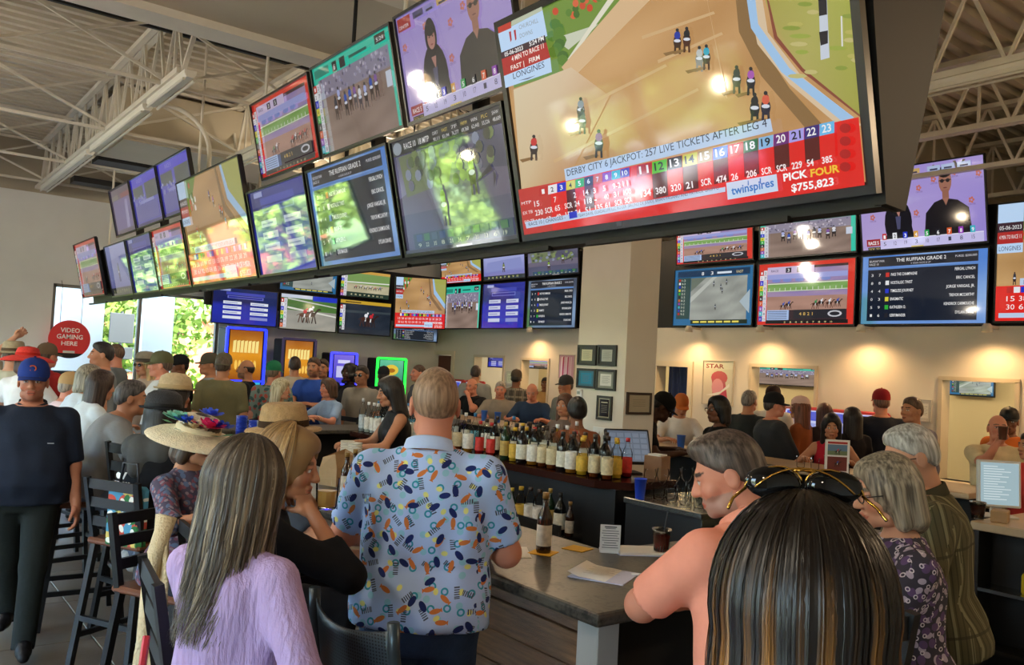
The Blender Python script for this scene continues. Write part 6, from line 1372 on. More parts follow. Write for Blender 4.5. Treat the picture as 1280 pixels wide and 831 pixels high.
JEANS = mat('denim_blue', '#2e4668', 0.85, var=0.25, vscale=9, bump=0.3, bscale=60)
HAW = pattern_mat('beach_print', '#a9c2ee', [('oval', '#8cc4de', 15.0, 0.011, 1.0), ('ring', '#2f8fae', 15.5, 0.0125, 1.0), ('oval', '#dfe08a', 13.0, 0.008, 1.3), ('box', '#4a4f66', 14.5, 0.0085, 2.2), ('fish', '#c9763f', 13.5, 0.008, 2.3), ('oval', '#1c2a66', 13.5, 0.0098, 1.9)])
STRIPE_O = stripe_mat('olive_stripe', '#57513a', [(0, 0.055, 0.012, '#8a8464'), (0, 0.021, 0.005, '#3c3828'), (1, 0.3, 0.01, '#3c3828')])
PLAID = stripe_mat('grey_plaid', '#4a4540', [(0, 0.12, 0.03, '#8a8274'), (1, 0.12, 0.03, '#8a8274'), (0, 0.06, 0.008, '#26221e')])
FLOR_D = pattern_mat('dark_floral', '#3a3640', [('oval', '#a89aa8', 28, 0.009, 1.4), ('oval', '#5a4468', 24, 0.012, 1.2), ('ring', '#c8bcc0', 30, 0.007, 1.0)])
FLOR_M = pattern_mat('muted_floral', '#4a4456', [('oval', '#7a4a58', 30, 0.009, 1.3), ('oval', '#5a6a86', 26, 0.01, 1.2), ('oval', '#8a7a80', 34, 0.006, 1.2)])
ALOHA = pattern_mat('aloha_teal', '#7c8c84', [('oval', '#b0564a', 12, 0.022, 1.3), ('oval', '#3f5c5a', 11, 0.02, 1.8)])
LAV = mat('lavender_cotton', '#b79fcc', 0.85, spec=0.2, var=0.10, vscale=8, bump=0.5, bscale=26, stretch=(3, 3, 0.6))
BAR = lambda z=1.13, y=0.42, x=0.2: ((-x, y, z), (x, y, z))
# --- nearest figures
def fg_extra(i):
    go = MB(); go.smooth = True
    for sx in (-1, 1):
        go.tube([(sx*0.036+0.034*math.cos(a), -0.006, 0.232+0.021*math.sin(a)-abs(sx*0.036+0.034*math.cos(a))**2*2.6) for a in np.linspace(0.0, PI, 12)], 0.0014, 6)
        go.tube([(sx*0.068, -0.006, 0.222), (sx*0.084, -0.014, 0.208), (sx*0.09, -0.03, 0.196)], 0.002, 6)
    go.tube([(-0.012, 0.0, 0.246), (0.0, 0.0, 0.248), (0.012, 0.0, 0.246)], 0.0022, 6)
    go.tube([(0.1*math.sin(a), -0.012, 0.105+0.145*math.cos(a)) for a in np.linspace(-0.62, 0.62, 12)], 0.0014, 6)
    o = go.build('sunglasses', mat('gold_metal', '#d2a24c', 0.2, metal=1.0), i['obj']); o.matrix_local = i['HM']
    k = MB(); k.smooth = True
    for sx in (-1, 1): k.sphere((sx*0.036, -0.004, 0.23), 0.034, 16, 8, (1.0, 0.25, 0.6))
    k.build('lens', mat('dark_lens', '#0a0a0c', 0.05), o)
i = person('seated woman nearest the viewer, dark hair with golden streaks, gold sunglasses on top', (1004, 652, 1.0), 40, 'sit', sex='f', H=1.70, lean=4, head=(2, 4), arms=('lap', 'lap'), hair=(strands(6500, 0.34, '#120a06', '#b87c36', 0.52, 5, wave=0.016, faceopen=50, pull=-0.16, under='long', width=0.0028, hi_from=0.2, puff=0.008), '#120c09'), skin=FAIR, shirt=('#20242c', 0.62, -0.08), pants=JEANS, shoes='#2a2a2c', res=0.018, hres=0.006, extra=fg_extra)
stool_under(i, 'black bar stool under the dark-haired woman nearest the viewer')
def haw_extra(i): pass
person('standing man in pale blue beach-print shirt seen from behind at the bar', (546, 461, 3.0), 50, 'stand', girth=1.12, belly=0.03, lean=5, head=(14, 0), arms=((-0.26, 0.40, 1.12, (-0.6, -0.5, -0.6)), (0.2, 0.36, 1.12, (0.5, -0.6, -0.6))), hands=('flat', 'flat'), skin=RED_, hair=('buzz', '#94745a', '#a8876c'), shirt=(HAW, 0.82, -0.07), collar='#b4c8ec', pants=JEANS, shoes='#e0ddd6', res=0.012, hres=0.005, loose=0.7, suv=True, amp=0.005)
i = person('seated man in salmon pink polo leaning on the bar corner', (897, 543, 2.5), 82, 'sit', girth=1.15, belly=0.05, lean=20, head=(46, 14), arms=((-0.02, 0.46, 1.10, (-1, 0.1, -0.35)), (0.2, 0.42, 1.10)), hands=('flat', 'flat'), skin=RED_, hair=('flat', '#3a2c24', '#6a5a50'), beard='#8a8078', shirt=('#e8957c', 0.85, -0.07), collar=True, pants='#3a3c44', shoes='#2a2a2c', res=0.012, hres=0.005)
stool_under(i, 'black bar stool under the man in salmon pink')
person('elderly man with glasses in olive striped shirt, standing at the right', (1130, 533, 3.3), 128, 'stand', girth=1.18, belly=0.04, lean=8, head=(12, 14), arms=((-0.22, 0.34, 1.14), 'down'), skin=FAIR, hair=('short', '#a8a298', '#d0ccc4'), glasses=True, shirt=(STRIPE_O, 0.95, -0.1), collar=STRIPE_O, pants='#17171a', shoes='#1a1614', res=0.013, hres=0.005, loose=1.0, suv=True)
person('older woman with short grey hair in dark floral top, before the striped shirt', (1103, 571, 2.72), 135, 'stand', sex='f', girth=1.1, lean=6, head=(10, 10), arms=('lap', 'lap'), skin=FAIR, hair=('bob', '#6a5f50', '#a89a84'), glasses=True, shirt=(FLOR_D, 1.6, -0.16), pants='#1a1a1e', shoes='#1a1614', res=0.014, hres=0.005, suv=True)
def lav_extra(i):
    # red shoulder bag with strap
    S = i['S']; P = i['P']; o = MB(); o.smooth = False
    o.box((0.0, 0, 0), (0.05, 0.22, 0.17), None, 0.02); b = o.build('bag', mat('red_leather', '#7a1420', 0.45, bump=0.1, bscale=80), i['obj']); b.location = (0.24, 0.02, P[2]-0.13); b.rotation_euler = (0, 0, rad(8))
    s = MB(); s.tube([(0.235, -0.05, P[2]-0.05), (0.12, -0.19, P[2]-0.01), (-0.04, -0.2, P[2]+0.07), (-0.1, -0.175, P[2]+0.15), (-0.125, -0.14, P[2]+0.23)], 0.009, 6); s.build('bag_strap', mat('red_strap', '#c02838', 0.5), i['obj'])
    c = MB(); c.smooth = True
    for k, (sh, e, w, sx, sp) in enumerate(i['arm']):
        d = (w-e)/np.linalg.norm(w-e)
        for q in (0.62, 0.7, 0.9): p = e+(w-e)*q; F = frame(d, (1, 0.3, 0)); c.tube([tuple(p+F[:, 0]*0.047*math.cos(a)+F[:, 2]*0.047*math.sin(a)) for a in np.linspace(0, 2*PI, 14, endpoint=False)], 0.004, 6, closed=True)
    c.build('cuff_tucks', LAV, i['obj'])
person('standing woman in lavender blouse with long grey-brown hair and red bag', (316, 560, 2.25), 30, 'stand', sex='f', girth=1.05, lean=3, head=(-14, 6), arms=('lap', (0.29, -0.02, 0.80, (1, -0.4, 0))), skin=FAIR, hair=(strands(3200, 0.40, '#4c4238', '#9a8a72', 0.5, 9, wave=0.02, faceopen=62, pull=0.05, under='long', back=0.0, width=0.005, hi_from=0.05, puff=0.012), '#3a2e24'), shirt=(LAV, 1.93, -0.15), pants='#15151a', shoes='#1a1a1c', res=0.013, hres=0.005, loose=0.55, amp=0.006, extra=lav_extra)
i = person('seated blonde woman in black, drinking at the bar', (368, 537, 2.75), -8, 'sit', sex='f', girth=1.05, lean=14, head=(-30, 6), arms=((-0.16, 0.44, 1.12), 'face'), hands=('flat', 'grip'), skin=TAN_, hair=(strands(2600, 0.13, '#8a6a42', '#c8a878', 0.55, 3, wave=0.012, faceopen=68, pull=0.25, under='bob', width=0.005, hi_from=0.0), '#6a4e30'), shirt=('#0f1014', 1.55, -0.1), pants='#101114', shoes='#15110f', res=0.014, hres=0.005)
stool_under(i, 'black bar stool under the blonde woman in black')
# drinking glass in her hand
_w = i['arm'][1][2]; _q = Matrix.Rotation(i['fr'], 4, 'Z') @ Vector((_w[0]-0.02, _w[1]+0.05, _w[2]+0.07)); GLASS_AT = (_q.x+i['root'][0], _q.y+i['root'][1], _q.z)
i = person('seated person in tan straw fedora with dark band beyond the blonde', (364, 490, 3.75), -5, 'sit', lean=14, arms=BAR(), skin=TAN_, hair=('short', '#4a3a2c'), hat=('fedora', '#b08f62', '#3a2818', 0.08, 8), shirt=('#3a3f48', 0.7, -0.06), res=0.018, hres=0.006)
stool_under(i, 'black bar stool under the person in the straw fedora')
def flowers(i):
    rs = random.Random(8); hat_ = [c for c in i['obj'].children if c.name.startswith('hat')][0]
    for (ax, r, z, col, rad_, lab) in ((-0.9, 0.11, 0.035, '#2f4fd0', 0.042, 0), (-0.45, 0.12, 0.03, '#e02c6a', 0.055, 0), (0.55, 0.11, 0.035, '#3556c8', 0.04, 0), (1.05, 0.115, 0.03, '#7cc8b0', 0.05, 0), (0.1, 0.14, 0.02, '#d8c49a', 0.042, 0), (1.5, 0.12, 0.03, '#9cc8b8', 0.04, 0), (-0.75, 0.07, 0.085, '#4a66e0', 0.04, 0), (-1.25, 0.12, 0.03, '#5a78e8', 0.038, 0)):
        k = MB(); k.smooth = True; ax += 1.0; rad_ *= 1.55; z += 0.018; cx, cy = r*math.sin(ax), -0.012+r*math.cos(ax)
        for ring, (np_, rr, ti) in enumerate(((7, 1.0, 0.25), (6, 0.7, 0.7), (4, 0.4, 1.1))):
            for q in range(np_):
                a = 2*PI*q/np_+ring; d = Vector((math.cos(a)*math.cos(ti), math.sin(a)*math.cos(ti), math.sin(ti))); s_ = Vector((-math.sin(a), math.cos(a), 0)); L = rad_*rr
                p0 = Vector((cx, cy, 0.11+z)); k.add([p0, p0+d*L*0.6-s_*L*0.4, p0+d*L*1.05-s_*L*0.18+Vector((0, 0, 0.004)), p0+d*L*1.05+s_*L*0.18+Vector((0, 0, 0.004)), p0+d*L*0.6+s_*L*0.4], [(0, 1, 2, 3, 4)])
        k.sphere((cx, cy, 0.11+z+rad_*0.25), rad_*0.22, 8, 5); k.build('flower', cloth(col, var=0.2), hat_)
    for q in range(9):
        a = rs.uniform(-0.4, 2.7); p = Vector((0.13*math.sin(a), -0.012+0.13*math.cos(a), 0.125)); d = Vector((math.sin(a+rs.uniform(-.6, .6)), math.cos(a), 0.2))*0.05; s_ = d.cross(Vector((0, 0, 1)))*0.4
        k = MB(); k.add([p, p+d*0.5+s_, p+d, p+d*0.5-s_], [(0, 1, 2, 3)]); k.build('leaf', cloth('#6a9a78'), hat_)
i = person('seated woman in broad cream hat heaped with blue and pink flowers', (256, 506, 4.0), -62, 'sit', sex='f', H=1.62, lean=4, head=(6, 14), arms=('lap', (0.2, 0.42, 1.12)), skin=TAN_, hair=('bob', '#4a3626'), hat=('wide', '#e0cfae', '#d8c4a0', 0.06, 4), shirt=(FLOR_M, 1.2, -0.08), pants='#22242c', shoes='#5a4030', res=0.016, hres=0.006, suv=True, extra=flowers)
stool_under(i, 'black bar stool under the woman in the flowered hat'); FLOWER_STOOL = i
def hood(i):
    k = MB(); k.smooth = True; S = i['S']; b = Sdf(0.03); b.rc((-0.1, -0.06, 0.42), (0.1, -0.06, 0.42), 0.09, 0.09); b.rc((0, -0.1, 0.4), (0, -0.12, 0.3), 0.1, 0.06)
    V, Q = b.mesh(0.018); o = link_mesh('hood', np_mesh('hood', V @ i['Rt'].T*S+i['P'], Q, cloth('#4a4a48')), i['obj'])
    d = Draw(); d.ell(0.3, 0.7, 0.12, 0.2, '#e8e8e4'); d.poly([(0.45, 0.5), (0.55, 0.5), (0.7, 0.95), (0.6, 0.95)], '#e8e8e4'); [d.rect(0.12+k*0.13, 0.15, 0.21+k*0.13, 0.36, '#e8e8e4') for k in range(6)]
    me = d.mesh('print', 0.16, 0.09, M_print, -0.08, 0, 0); p = link_mesh('shirt_print', me, i['obj'], (i['P'][0]+0.0, -0.168, i['P'][2]+0.2))
i = person('seated person in black shirt with white back lettering, grey hood and dark brimmed hat', (207, 484, 4.95), 28, 'sit', sex='f', girth=1.2, lean=8, head=(-6, 0), arms=BAR(), skin=TAN_, hair=('shoulder', '#1c1a1a'), hat=('bowler', '#2c2c2e', '#1a1a1c', 0.05), shirt=('#15161a', 0.8, -0.08), pants='#1a1c22', res=0.018, extra=hood)
stool_under(i, 'black bar stool under the person in black with a grey hood')
i = person('seated man in light grey T-shirt hunched toward the bar', (166, 476, 5.85), -2, 'sit', girth=1.12, lean=24, head=(-8, -4), arms=BAR(), skin=TAN_, hair=('short', '#3f3a38', '#6a6462'), shirt=('#8f8f8e', 0.75, -0.08), pants='#6f7888', shoes='#c8c4bc', res=0.018)
stool_under(i, 'black bar stool under the man in the grey T-shirt')
i = person('seated woman with long dark brown hair in white top', (128, 464, 6.6), 10, 'sit', sex='f', girth=1.15, lean=16, arms=BAR(), skin=FAIR, hair=('shoulder', '#33241c'), shirt=('#d0d8da', 1.7, -0.08), pants='#2a3448', res=0.02)
stool_under(i, 'black bar stool under the dark-haired woman in white')
i = person('seated woman with grey hair in pale blue-white shirt', (113, 457, 7.3), 12, 'sit', sex='f', girth=1.2, lean=14, arms=BAR(), skin=FAIR, hair=('bob', '#77705f', '#a8a08c'), shirt=('#c4cfd6', 1.7, -0.08), pants='#2a2c34', res=0.022)
stool_under(i, 'black bar stool under the grey-haired woman in pale blue')
i = person('seated man in tan cap and pale pink shirt', (91, 464, 7.75), 14, 'sit', lean=16, arms=BAR(), skin=RED_, hair=('short', '#8a7f70'), cap=('#b08f62',), shirt=('#d8c4c8', 1.7, -0.08), pants='#2a2c34', res=0.022)
stool_under(i, 'black bar stool under the man in the tan cap')
def cub(i):
    h = [c for c in i['obj'].children if c.name.startswith('cap')][0]; k = MB(); k.tube([(0.018*math.cos(a), 0.094+0.004*math.sin(a), 0.145+0.018*math.sin(a)*0.9) for a in np.linspace(0.7, 2*PI-0.7, 14)], 0.004, 6); k.build('badge', cloth('#c8582c'), h)
    d = Draw(); d.rect(0, 0, 1, 1, '#9aa2a8'); me = d.mesh('logo', 0.035, 0.006, M_print); o = link_mesh('chest_logo', me, i['obj'], (-0.11, 0.171, i['P'][2]+0.27), (0, 0, PI))
person('walking man in navy polo and blue cap at the left edge', (44, 446, 5.15), 257, 'walk', girth=1.25, belly=0.07, arms=('down', 'back'), head=(0, 0), skin='#b8795c', hair=('short', '#2a2220'), cap=('#22387e', '#1c2c66'), shirt=('#1e2533', 0.95, -0.1), collar=True, pants='#1c211f', shoes='#101012', res=0.014, hres=0.005, loose=0.7, extra=cub, beard='#8a5a48')
# --- standing and seated crowd at the far left
person('man in red T-shirt and brown cap behind the walking man', (60, 428, 9.3), 30, skin=RED_, hair=('short', '#4a3a30'), cap=('#6a5844',), shirt=('#a02826', 0.65, -0.06))
person('woman in big red brimmed hat and white top at far left', (36, 431, 8.3), 60, 'stand', sex='f', lean=6, skin=FAIR, hair=('bob', '#4a2a20'), hat=('wide', '#d8382c', '#b82a20', 0.03), shirt=('#e0e0de', 0.7, -0.06), arms=BAR())
person('person in tan brimmed hat at the left edge raising one arm', (18, 424, 8.9), 40, skin=FAIR, hair=('short', '#4a3a30'), hat=('fedora', '#a89878', '#5a4a38', 0.05), shirt=('#b8b49c', 0.65, -0.06), arms=((-0.16, 0.2, 1.86), 'down'), hands=('grip', 'relax'))
person('tall dark-haired man in grey T-shirt by the windows', (129, 428, 8.9), 170, skin=TAN_, hair=('short', '#1f1a18'), shirt=('#7f8688', 0.65, -0.06))
person('short-haired man behind the tall grey T-shirt', (145, 430, 10.4), 150, skin=RED_, hair=('buzz', '#5a4434'), shirt=('#6a7276', 0.65, -0.06))
person('woman with sunglasses and small grey derby hat by the windows', (183, 434, 9.6), 210, sex='f', skin=FAIR, hair=('shoulder', '#b09468'), hat=('bowler', '#8a8272', '#4a443c', 0.08), glasses='dark', shirt=('#b8a898', 0.7, -0.06))
person('man in camouflage cap and white T-shirt', (203, 438, 8.75), 160, girth=1.15, skin=RED_, hair=('short', '#5a4a40'), cap=('#5a5a40',), shirt=('#cfd2d2', 0.7, -0.06))
person('person in black cap behind the white T-shirt', (226, 442, 10.5), 190, skin=BRN, hair=('short', '#15110f'), cap=('#17181a',), shirt=('#26282c', 0.7, -0.06))
i = person('seated person in round straw bowler and dark top', (221, 463, 5.6), 20, 'sit', lean=8, sex='f', skin=TAN_, hair=('bob', '#2a2420'), hat=('bowler', '#c8b088', '#b8a078', 0.05), shirt=('#3a3f3c', 1.6, -0.06), arms=BAR())
stool_under(i, 'black bar stool under the person in the straw bowler')
person('man in grey T-shirt and camouflage cap beside the olive shirt', (263, 440, 10.2), 180, skin=TAN_, hair=('short', '#3a2e26'), cap=('#4a463a',), shirt=('#8a9294', 0.65, -0.06))
person('man in olive khaki shirt seen from behind', (280, 440, 9.4), 60, girth=1.15, skin=TAN_, hair=('short', '#4a3c30'), cap=('#5c5644', '#5c5644', 180), shirt=('#6f6a4c', 0.9, -0.1), pants='#4a4a40', loose=0.7)
person('bearded bald man in black T-shirt by the blue slot machine', (309, 450, 10.8), 150, skin=TAN_, hair=('bald', '#2a2220'), beard='#2a1e18', shirt=('#17181b', 0.65, -0.06))
person('man in green cap and teal flowered shirt', (343, 450, 10.2), 40, girth=1.15, skin=RED_, hair=('short', '#6a5a4a'), cap=('#1f6a4a',), shirt=(ALOHA, 0.85, -0.1), loose=0.7, suv=True)
person('man in beige T-shirt facing the slot machines', (369, 446, 12.1), 70, skin=TAN_, hair=('short', '#3a2c22'), shirt=('#b8aa96', 0.65, -0.06))
person('bearded man in royal blue T-shirt with folded arms', (393, 447, 11.0), 225, skin=TAN_, hair=('short', '#4a3426'), beard='#4a3022', shirt=('#2a4a9a', 0.65, -0.06), arms=('fold', 'fold'))
person('brown-haired man behind the royal blue T-shirt', (404, 449, 11.6), 230, skin=TAN_, hair=('short', '#3a2c22'), shirt=('#2a2c32', 0.65, -0.06))
i = person('woman with pale blonde hair seated at the far end of the bar', (352, 474, 9.5), -40, 'sit', sex='f', lean=8, skin=FAIR, hair=('shoulder', '#b8a882', '#d8ccac'), shirt=('#8a9098', 0.8, -0.06), arms=BAR())
stool_under(i, 'tall stool under the pale blonde woman')
i = person('brown-haired woman in pale blue shirt looking left at the bar end', (411, 473, 10.0), 190, 'sit', sex='f', lean=8, skin=RED_, hair=('bob', '#4a3222'), shirt=('#90a8c8', 0.8, -0.06), arms=BAR())
stool_under(i, 'tall stool under the woman in pale blue')
person('person with curly dark hair by the blue gaming screens', (438, 455, 11.3), 200, sex='f', skin=DRK, hair=('curly', '#16100e'), shirt=('#2a2a2e', 0.8, -0.06))
person('man in sunglasses among the crowd behind the black tank top', (453, 457, 10.6), 215, skin=TAN_, hair=('short', '#2a221e'), glasses='dark', shirt=('#8a8276', 0.7, -0.06))
person('man in dark cap before the green slot machine', (480, 457, 12.2), 60, skin=TAN_, hair=('short', '#2a221e'), cap=('#23252a',), shirt=('#26282e', 0.7, -0.06))
person('short-haired man looking left past the green slot machine', (524, 456, 12.4), 170, skin=RED_, hair=('buzz', '#4a382c'), shirt=('#4a4e56', 0.7, -0.06))
# --- bartenders
person('woman bartender in black tank top, dark hair, reaching to the left', (486, 472, 7.0), 165, sex='f', lean=8, head=(0, 10), arms=((-0.15, 0.42, 1.12), (0.15, 0.4, 1.12)), skin=TAN_, hair=('shoulder', '#1a1412'), shirt=('#141416', 0.0, -0.06), pants='#17181b', res=0.018, hres=0.006)
person('bartender with dark curly bun in rust brown top, back turned', (722, 497, 6.9), 60, sex='f', lean=4, arms=('lap', 'lap'), skin=BRN, hair=('bun', '#16110f'), shirt=('#8a5236', 0.62, -0.06), pants='#17181b', res=0.018, hres=0.006)
person('brown-haired woman half hidden beside the bun', (707, 493, 8.4), 200, sex='f', skin=TAN_, hair=('shoulder', '#5a3a28'), shirt=('#6a5a50', 0.7, -0.06))
# --- far side of the bar, left of the column
i = person('bald man in black resting his chin on his hand', (590, 473, 12.9), 200, 'sit', lean=12, skin=RED_, hair=('bald', '#6a5a50'), shirt=('#17181b', 0.7, -0.06), arms=('face', (0.2, 0.4, 1.12)), hands=('grip', 'flat'))
stool_under(i, 'tall stool under the bald man resting his chin')
i = person('grey-haired man in taupe polo facing the viewer', (626, 477, 12.3), 228, 'sit', girth=1.15, lean=8, skin=RED_, hair=('short', '#9a9288'), shirt=('#8a8072', 0.95, -0.06), collar=True, arms=BAR(1.12))
stool_under(i, 'tall stool under the man in the taupe polo')
i = person('bald man in dark blue looking down at the bar', (665, 480, 11.8), 222, 'sit', girth=1.1, lean=14, head=(0, 16), skin=RED_, hair=('bald', '#8a8078'), shirt=('#2a3a52', 0.9, -0.06), arms=BAR(1.12))
stool_under(i, 'tall stool under the bald man in dark blue')
person('man in grey T-shirt at the left cash window, back turned', (595, 457, 14.0), 50, girth=1.1, skin=TAN_, hair=('short', '#3a2e26'), shirt=('#8e9290', 0.7, -0.06))
person('man in dark plaid shirt standing between the two cash windows', (646, 461, 13.6), 40, skin=BRN, hair=('short', '#1c1614'), cap=('#4a4036',), shirt=(PLAID, 0.95, -0.08), suv=True, loose=0.6)
person('person in tan behind the second cash window', (682, 472, 15.6), 220, skin=BRN, hair=('short', '#2a201a'), shirt=('#b08a5a', 0.8, -0.06))
person('grey-haired man in grey shirt and cap left of the column', (708, 468, 11.3), 180, girth=1.1, skin=TAN_, hair=('short', '#5a544c'), cap=('#3a3a3a',), shirt=('#6a6c66', 0.8, -0.06))
# --- right of the column
DRINKER = []
person('man in black cap and black shirt leaning over the bar', (836, 491, 7.9), -45, lean=30, head=(0, 20), arms=((-0.2, 0.5, 1.12), (0.2, 0.5, 1.12)), skin=DRK, hair=('short', '#120e0c'), cap=('#17181a',), shirt=('#17181b', 0.7, -0.06), res=0.02)
person('man in orange cap and white shirt beside the curtain', (853, 492, 9.6), 235, lean=12, head=(0, 18), skin=TAN_, hair=('short', '#5a3a24'), cap=('#b8622c',), shirt=('#d8d0c4', 0.8, -0.06), arms=BAR(1.12))
person('woman in black with black hair and glasses looking left', (899, 496, 7.5), 165, sex='f', skin=BRN, hair=('bob', '#0f0d0d'), glasses=True, shirt=('#121214', 0.9, -0.06), res=0.02)
person('grey-haired man in dark shirt behind the black-haired woman', (937, 488, 9.5), 10, skin=TAN_, hair=('short', '#6a645c', '#9a948c'), shirt=('#2c3030', 0.8, -0.06))
person('large man in charcoal shirt and black cap', (968, 489, 8.75), -30, girth=1.35, belly=0.08, head=(-12, 0), arms=('lap', 'lap'), skin=RED_, hair=('short', '#3a302a'), cap=('#1c1d1f', '#1c1d1f'), shirt=('#34383c', 1.0, -0.1), pants='#1a1b1f', res=0.018, loose=0.7)
person('man in black cap and white shirt behind the charcoal shirt', (967, 481, 10.1), 20, skin=TAN_, hair=('short', '#3a302a'), cap=('#2a1c1c',), shirt=('#cfcac0', 0.8, -0.06))
person('woman in pale pink cap and orange-brown print top', (1001, 494, 9.2), 100, sex='f', skin=TAN_, hair=('shoulder', '#6a3a24'), cap=('#d8b4a8',), shirt=('#8a4a26', 0.9, -0.06))
person('woman with dark red hair beside the kiosk', (1031, 505, 9.7), 60, sex='f', skin=FAIR, hair=('shoulder', '#3a1614'), shirt=('#2a2022', 0.9, -0.06))
i = person('woman with long black hair in red cold-shoulder top', (1040, 518, 8.0), 205, 'sit', sex='f', lean=10, head=(10, 6), skin=TAN_, hair=('long', '#120e0e'), shirt=('#a8182a', 0.0, -0.08), arms=((-0.2, 0.36, 1.12), (0.2, 0.36, 1.12)), res=0.018)
stool_under(i, 'tall stool under the woman in red')
person('dark-haired woman in black beside the red top', (1066, 510, 8.6), 60, sex='f', skin=TAN_, hair=('shoulder', '#191212'), shirt=('#1c1a20', 0.9, -0.06))
person('man in red cap and dark navy jacket, back turned', (1102, 485, 9.1), 45, girth=1.2, skin=RED_, hair=('short', '#6a4a3a'), cap=('#8a1c22', '#8a1c22', 0), shirt=('#1c202c', 1.85, -0.1), pants='#1c1e26', loose=0.7)
person('brown-haired man in grey-lilac shirt looking left', (1141, 497, 8.0), 165, skin=TAN_, hair=('short', '#4a3426'), shirt=('#8f8a96', 1.7, -0.08))
person('man in cream T-shirt drinking from a cup at the far right', (1247, 519, 7.2), 215, girth=1.15, belly=0.05, head=(0, -8), arms=('down', 'face'), hands=('relax', 'grip'), skin=RED_, hair=('bald', '#6a5444'), shirt=('#d8c49a', 0.7, -0.06), res=0.02, hres=0.006, extra=lambda i: DRINKER.append(i))
person('man in black cap and orange T-shirt behind the drinker', (1262, 508, 8.2), 200, skin=BRN, hair=('short', '#1c1614'), cap=('#141416',), shirt=('#c8682c', 0.7, -0.06))
person('person in bright red T-shirt cut by the right edge', (1290, 541, 6.6), 150, girth=1.1, skin=TAN_, hair=('short', '#2a201a'), shirt=('#c83a34', 0.7, -0.06))
# ---------------------------------------------------------------- bottles, glasses and other small things
M_clear = glass_mat('clear_glass', (0.95, 0.97, 0.97), 0.14, 0.02)
def bottle_kind(key, H, R, neck, glass, liquid, label, capc, fill=0.75, shoulder=0.6):
    g = MB(); g.smooth = True
    pr = [(R*0.9, 0.0), (R, 0.008), (R, H*shoulder), (R*0.92, H*(shoulder+0.06)), (neck*1.15, H*(shoulder+0.2)), (neck, H*(shoulder+0.24)), (neck, H*0.93)]
    g.lathe(pr, n=12); me = [('glass', g.mesh('glass', glass))]
    if liquid:
        l = MB(); l.smooth = True; l.lathe([(R*0.86, 0.006), (R*0.9, H*shoulder*fill), (0.0, H*shoulder*fill)], n=12); me.append(('liquid', l.mesh('liquid', liquid)))
    if label:
        b = MB(); b.smooth = True; b.lathe([(R*1.015, H*0.12), (R*1.015, H*shoulder*0.85)], n=12, cap=False); b2 = MB(); b2.smooth = True; me.append(('label', b.mesh('label', label)))
    c = MB(); c.smooth = True; c.lathe([(neck*1.15, H*0.9), (neck*1.15, H), (0, H)], n=10); me.append(('cap', c.mesh('cap', capc)))
    return me
_lb = lambda c: mat('label_'+c, c, 0.6, var=0.25, vscale=40)
_lq = lambda c: mat('liquid_'+c, c, 0.2, spec=0.5)
G_br = mat('brown_glass', '#2a1408', 0.12, spec=0.7); G_gr = mat('green_glass', '#14301a', 0.12, spec=0.7); G_bl = mat('black_glass', '#0d0e10', 0.12, spec=0.7)
_cp = lambda c: mat('cap_'+c, c, 0.35)
KINDS = {
 'clear_white': ('clear glass liquor bottle with white label', bottle_kind('a', 0.30, 0.038, 0.013, M_clear, _lq('#b8bcb8'), _lb('#dcd8cc'), _cp('#d8d8d8'))),
 'amber': ('amber whiskey bottle with cream label', bottle_kind('b', 0.29, 0.04, 0.014, M_clear, _lq('#6a300e'), _lb('#d8c8a0'), _cp('#2a1a12'))),
 'dark': ('dark liquor bottle with pale label', bottle_kind('c', 0.28, 0.042, 0.015, G_bl, None, _lb('#e0dcc8'), _cp('#1a1a1a'))),
 'yellow': ('yellow mixer bottle with plain wrap', bottle_kind('d', 0.26, 0.04, 0.016, M_clear, _lq('#c8a028'), _lb('#d8b040'), _cp('#c8a028'))),
 'red': ('bottle with red cordial and red cap', bottle_kind('e', 0.27, 0.036, 0.014, M_clear, _lq('#8a1418'), _lb('#c83028'), _cp('#b02020'))),
 'tall_clear': ('tall clear spirit bottle with silver cap', bottle_kind('f', 0.33, 0.034, 0.012, M_clear, _lq('#a8b4b4'), _lb('#b8c4c8'), _cp('#b8b8bc'))),
 'green': ('green liqueur bottle with gold label', bottle_kind('g', 0.29, 0.037, 0.013, G_gr, None, _lb('#b89a50'), _cp('#a88a40'))),
 'rum': ('square-shouldered golden rum bottle with white label', bottle_kind('h', 0.27, 0.044, 0.015, M_clear, _lq('#a06a20'), _lb('#e4e0d4'), _cp('#3a2a20'), shoulder=0.66)),
 'blue': ('bottle with pale blue label and blue cap', bottle_kind('i', 0.31, 0.036, 0.013, M_clear, _lq('#9ab4c0'), _lb('#5a9ab0'), _cp('#2a6a9a'))),
 'beer': ('brown beer bottle', bottle_kind('j', 0.235, 0.03, 0.012, G_br, None, _lb('#c8c0b0'), _cp('#8a6a30'), shoulder=0.55)),
 'beer_green': ('green beer bottle', bottle_kind('k', 0.235, 0.03, 0.012, G_gr, None, _lb('#4a8a3a'), _cp('#c8b040'), shoulder=0.55)),
}
def bottle(k, x, y, z, where, group, sc=1.0, label=None):
    lab, parts = KINDS[k]; t = thing('bottle', label or (lab+' '+where), 'bottle', (x, y, z), random.Random(int(x*977+y*331)).uniform(0, 6), group)
    if sc != 1: t.scale = (sc,)*3
    for n, me in parts: link_mesh(n, me, t)
    return t
rb = random.Random(11); ks = ['clear_white', 'amber', 'dark', 'yellow', 'red', 'tall_clear', 'green', 'rum', 'blue']
def rows(y0, y1, xs, z, where, group, kinds, st=0.105):
    for r, x in enumerate(xs):
        y = y0+0.03*r
        while y < y1: bottle(kinds[rb.randrange(len(kinds))], x+rb.uniform(-0.012, 0.012), y, z, where, group); y += st+rb.uniform(0, 0.012)
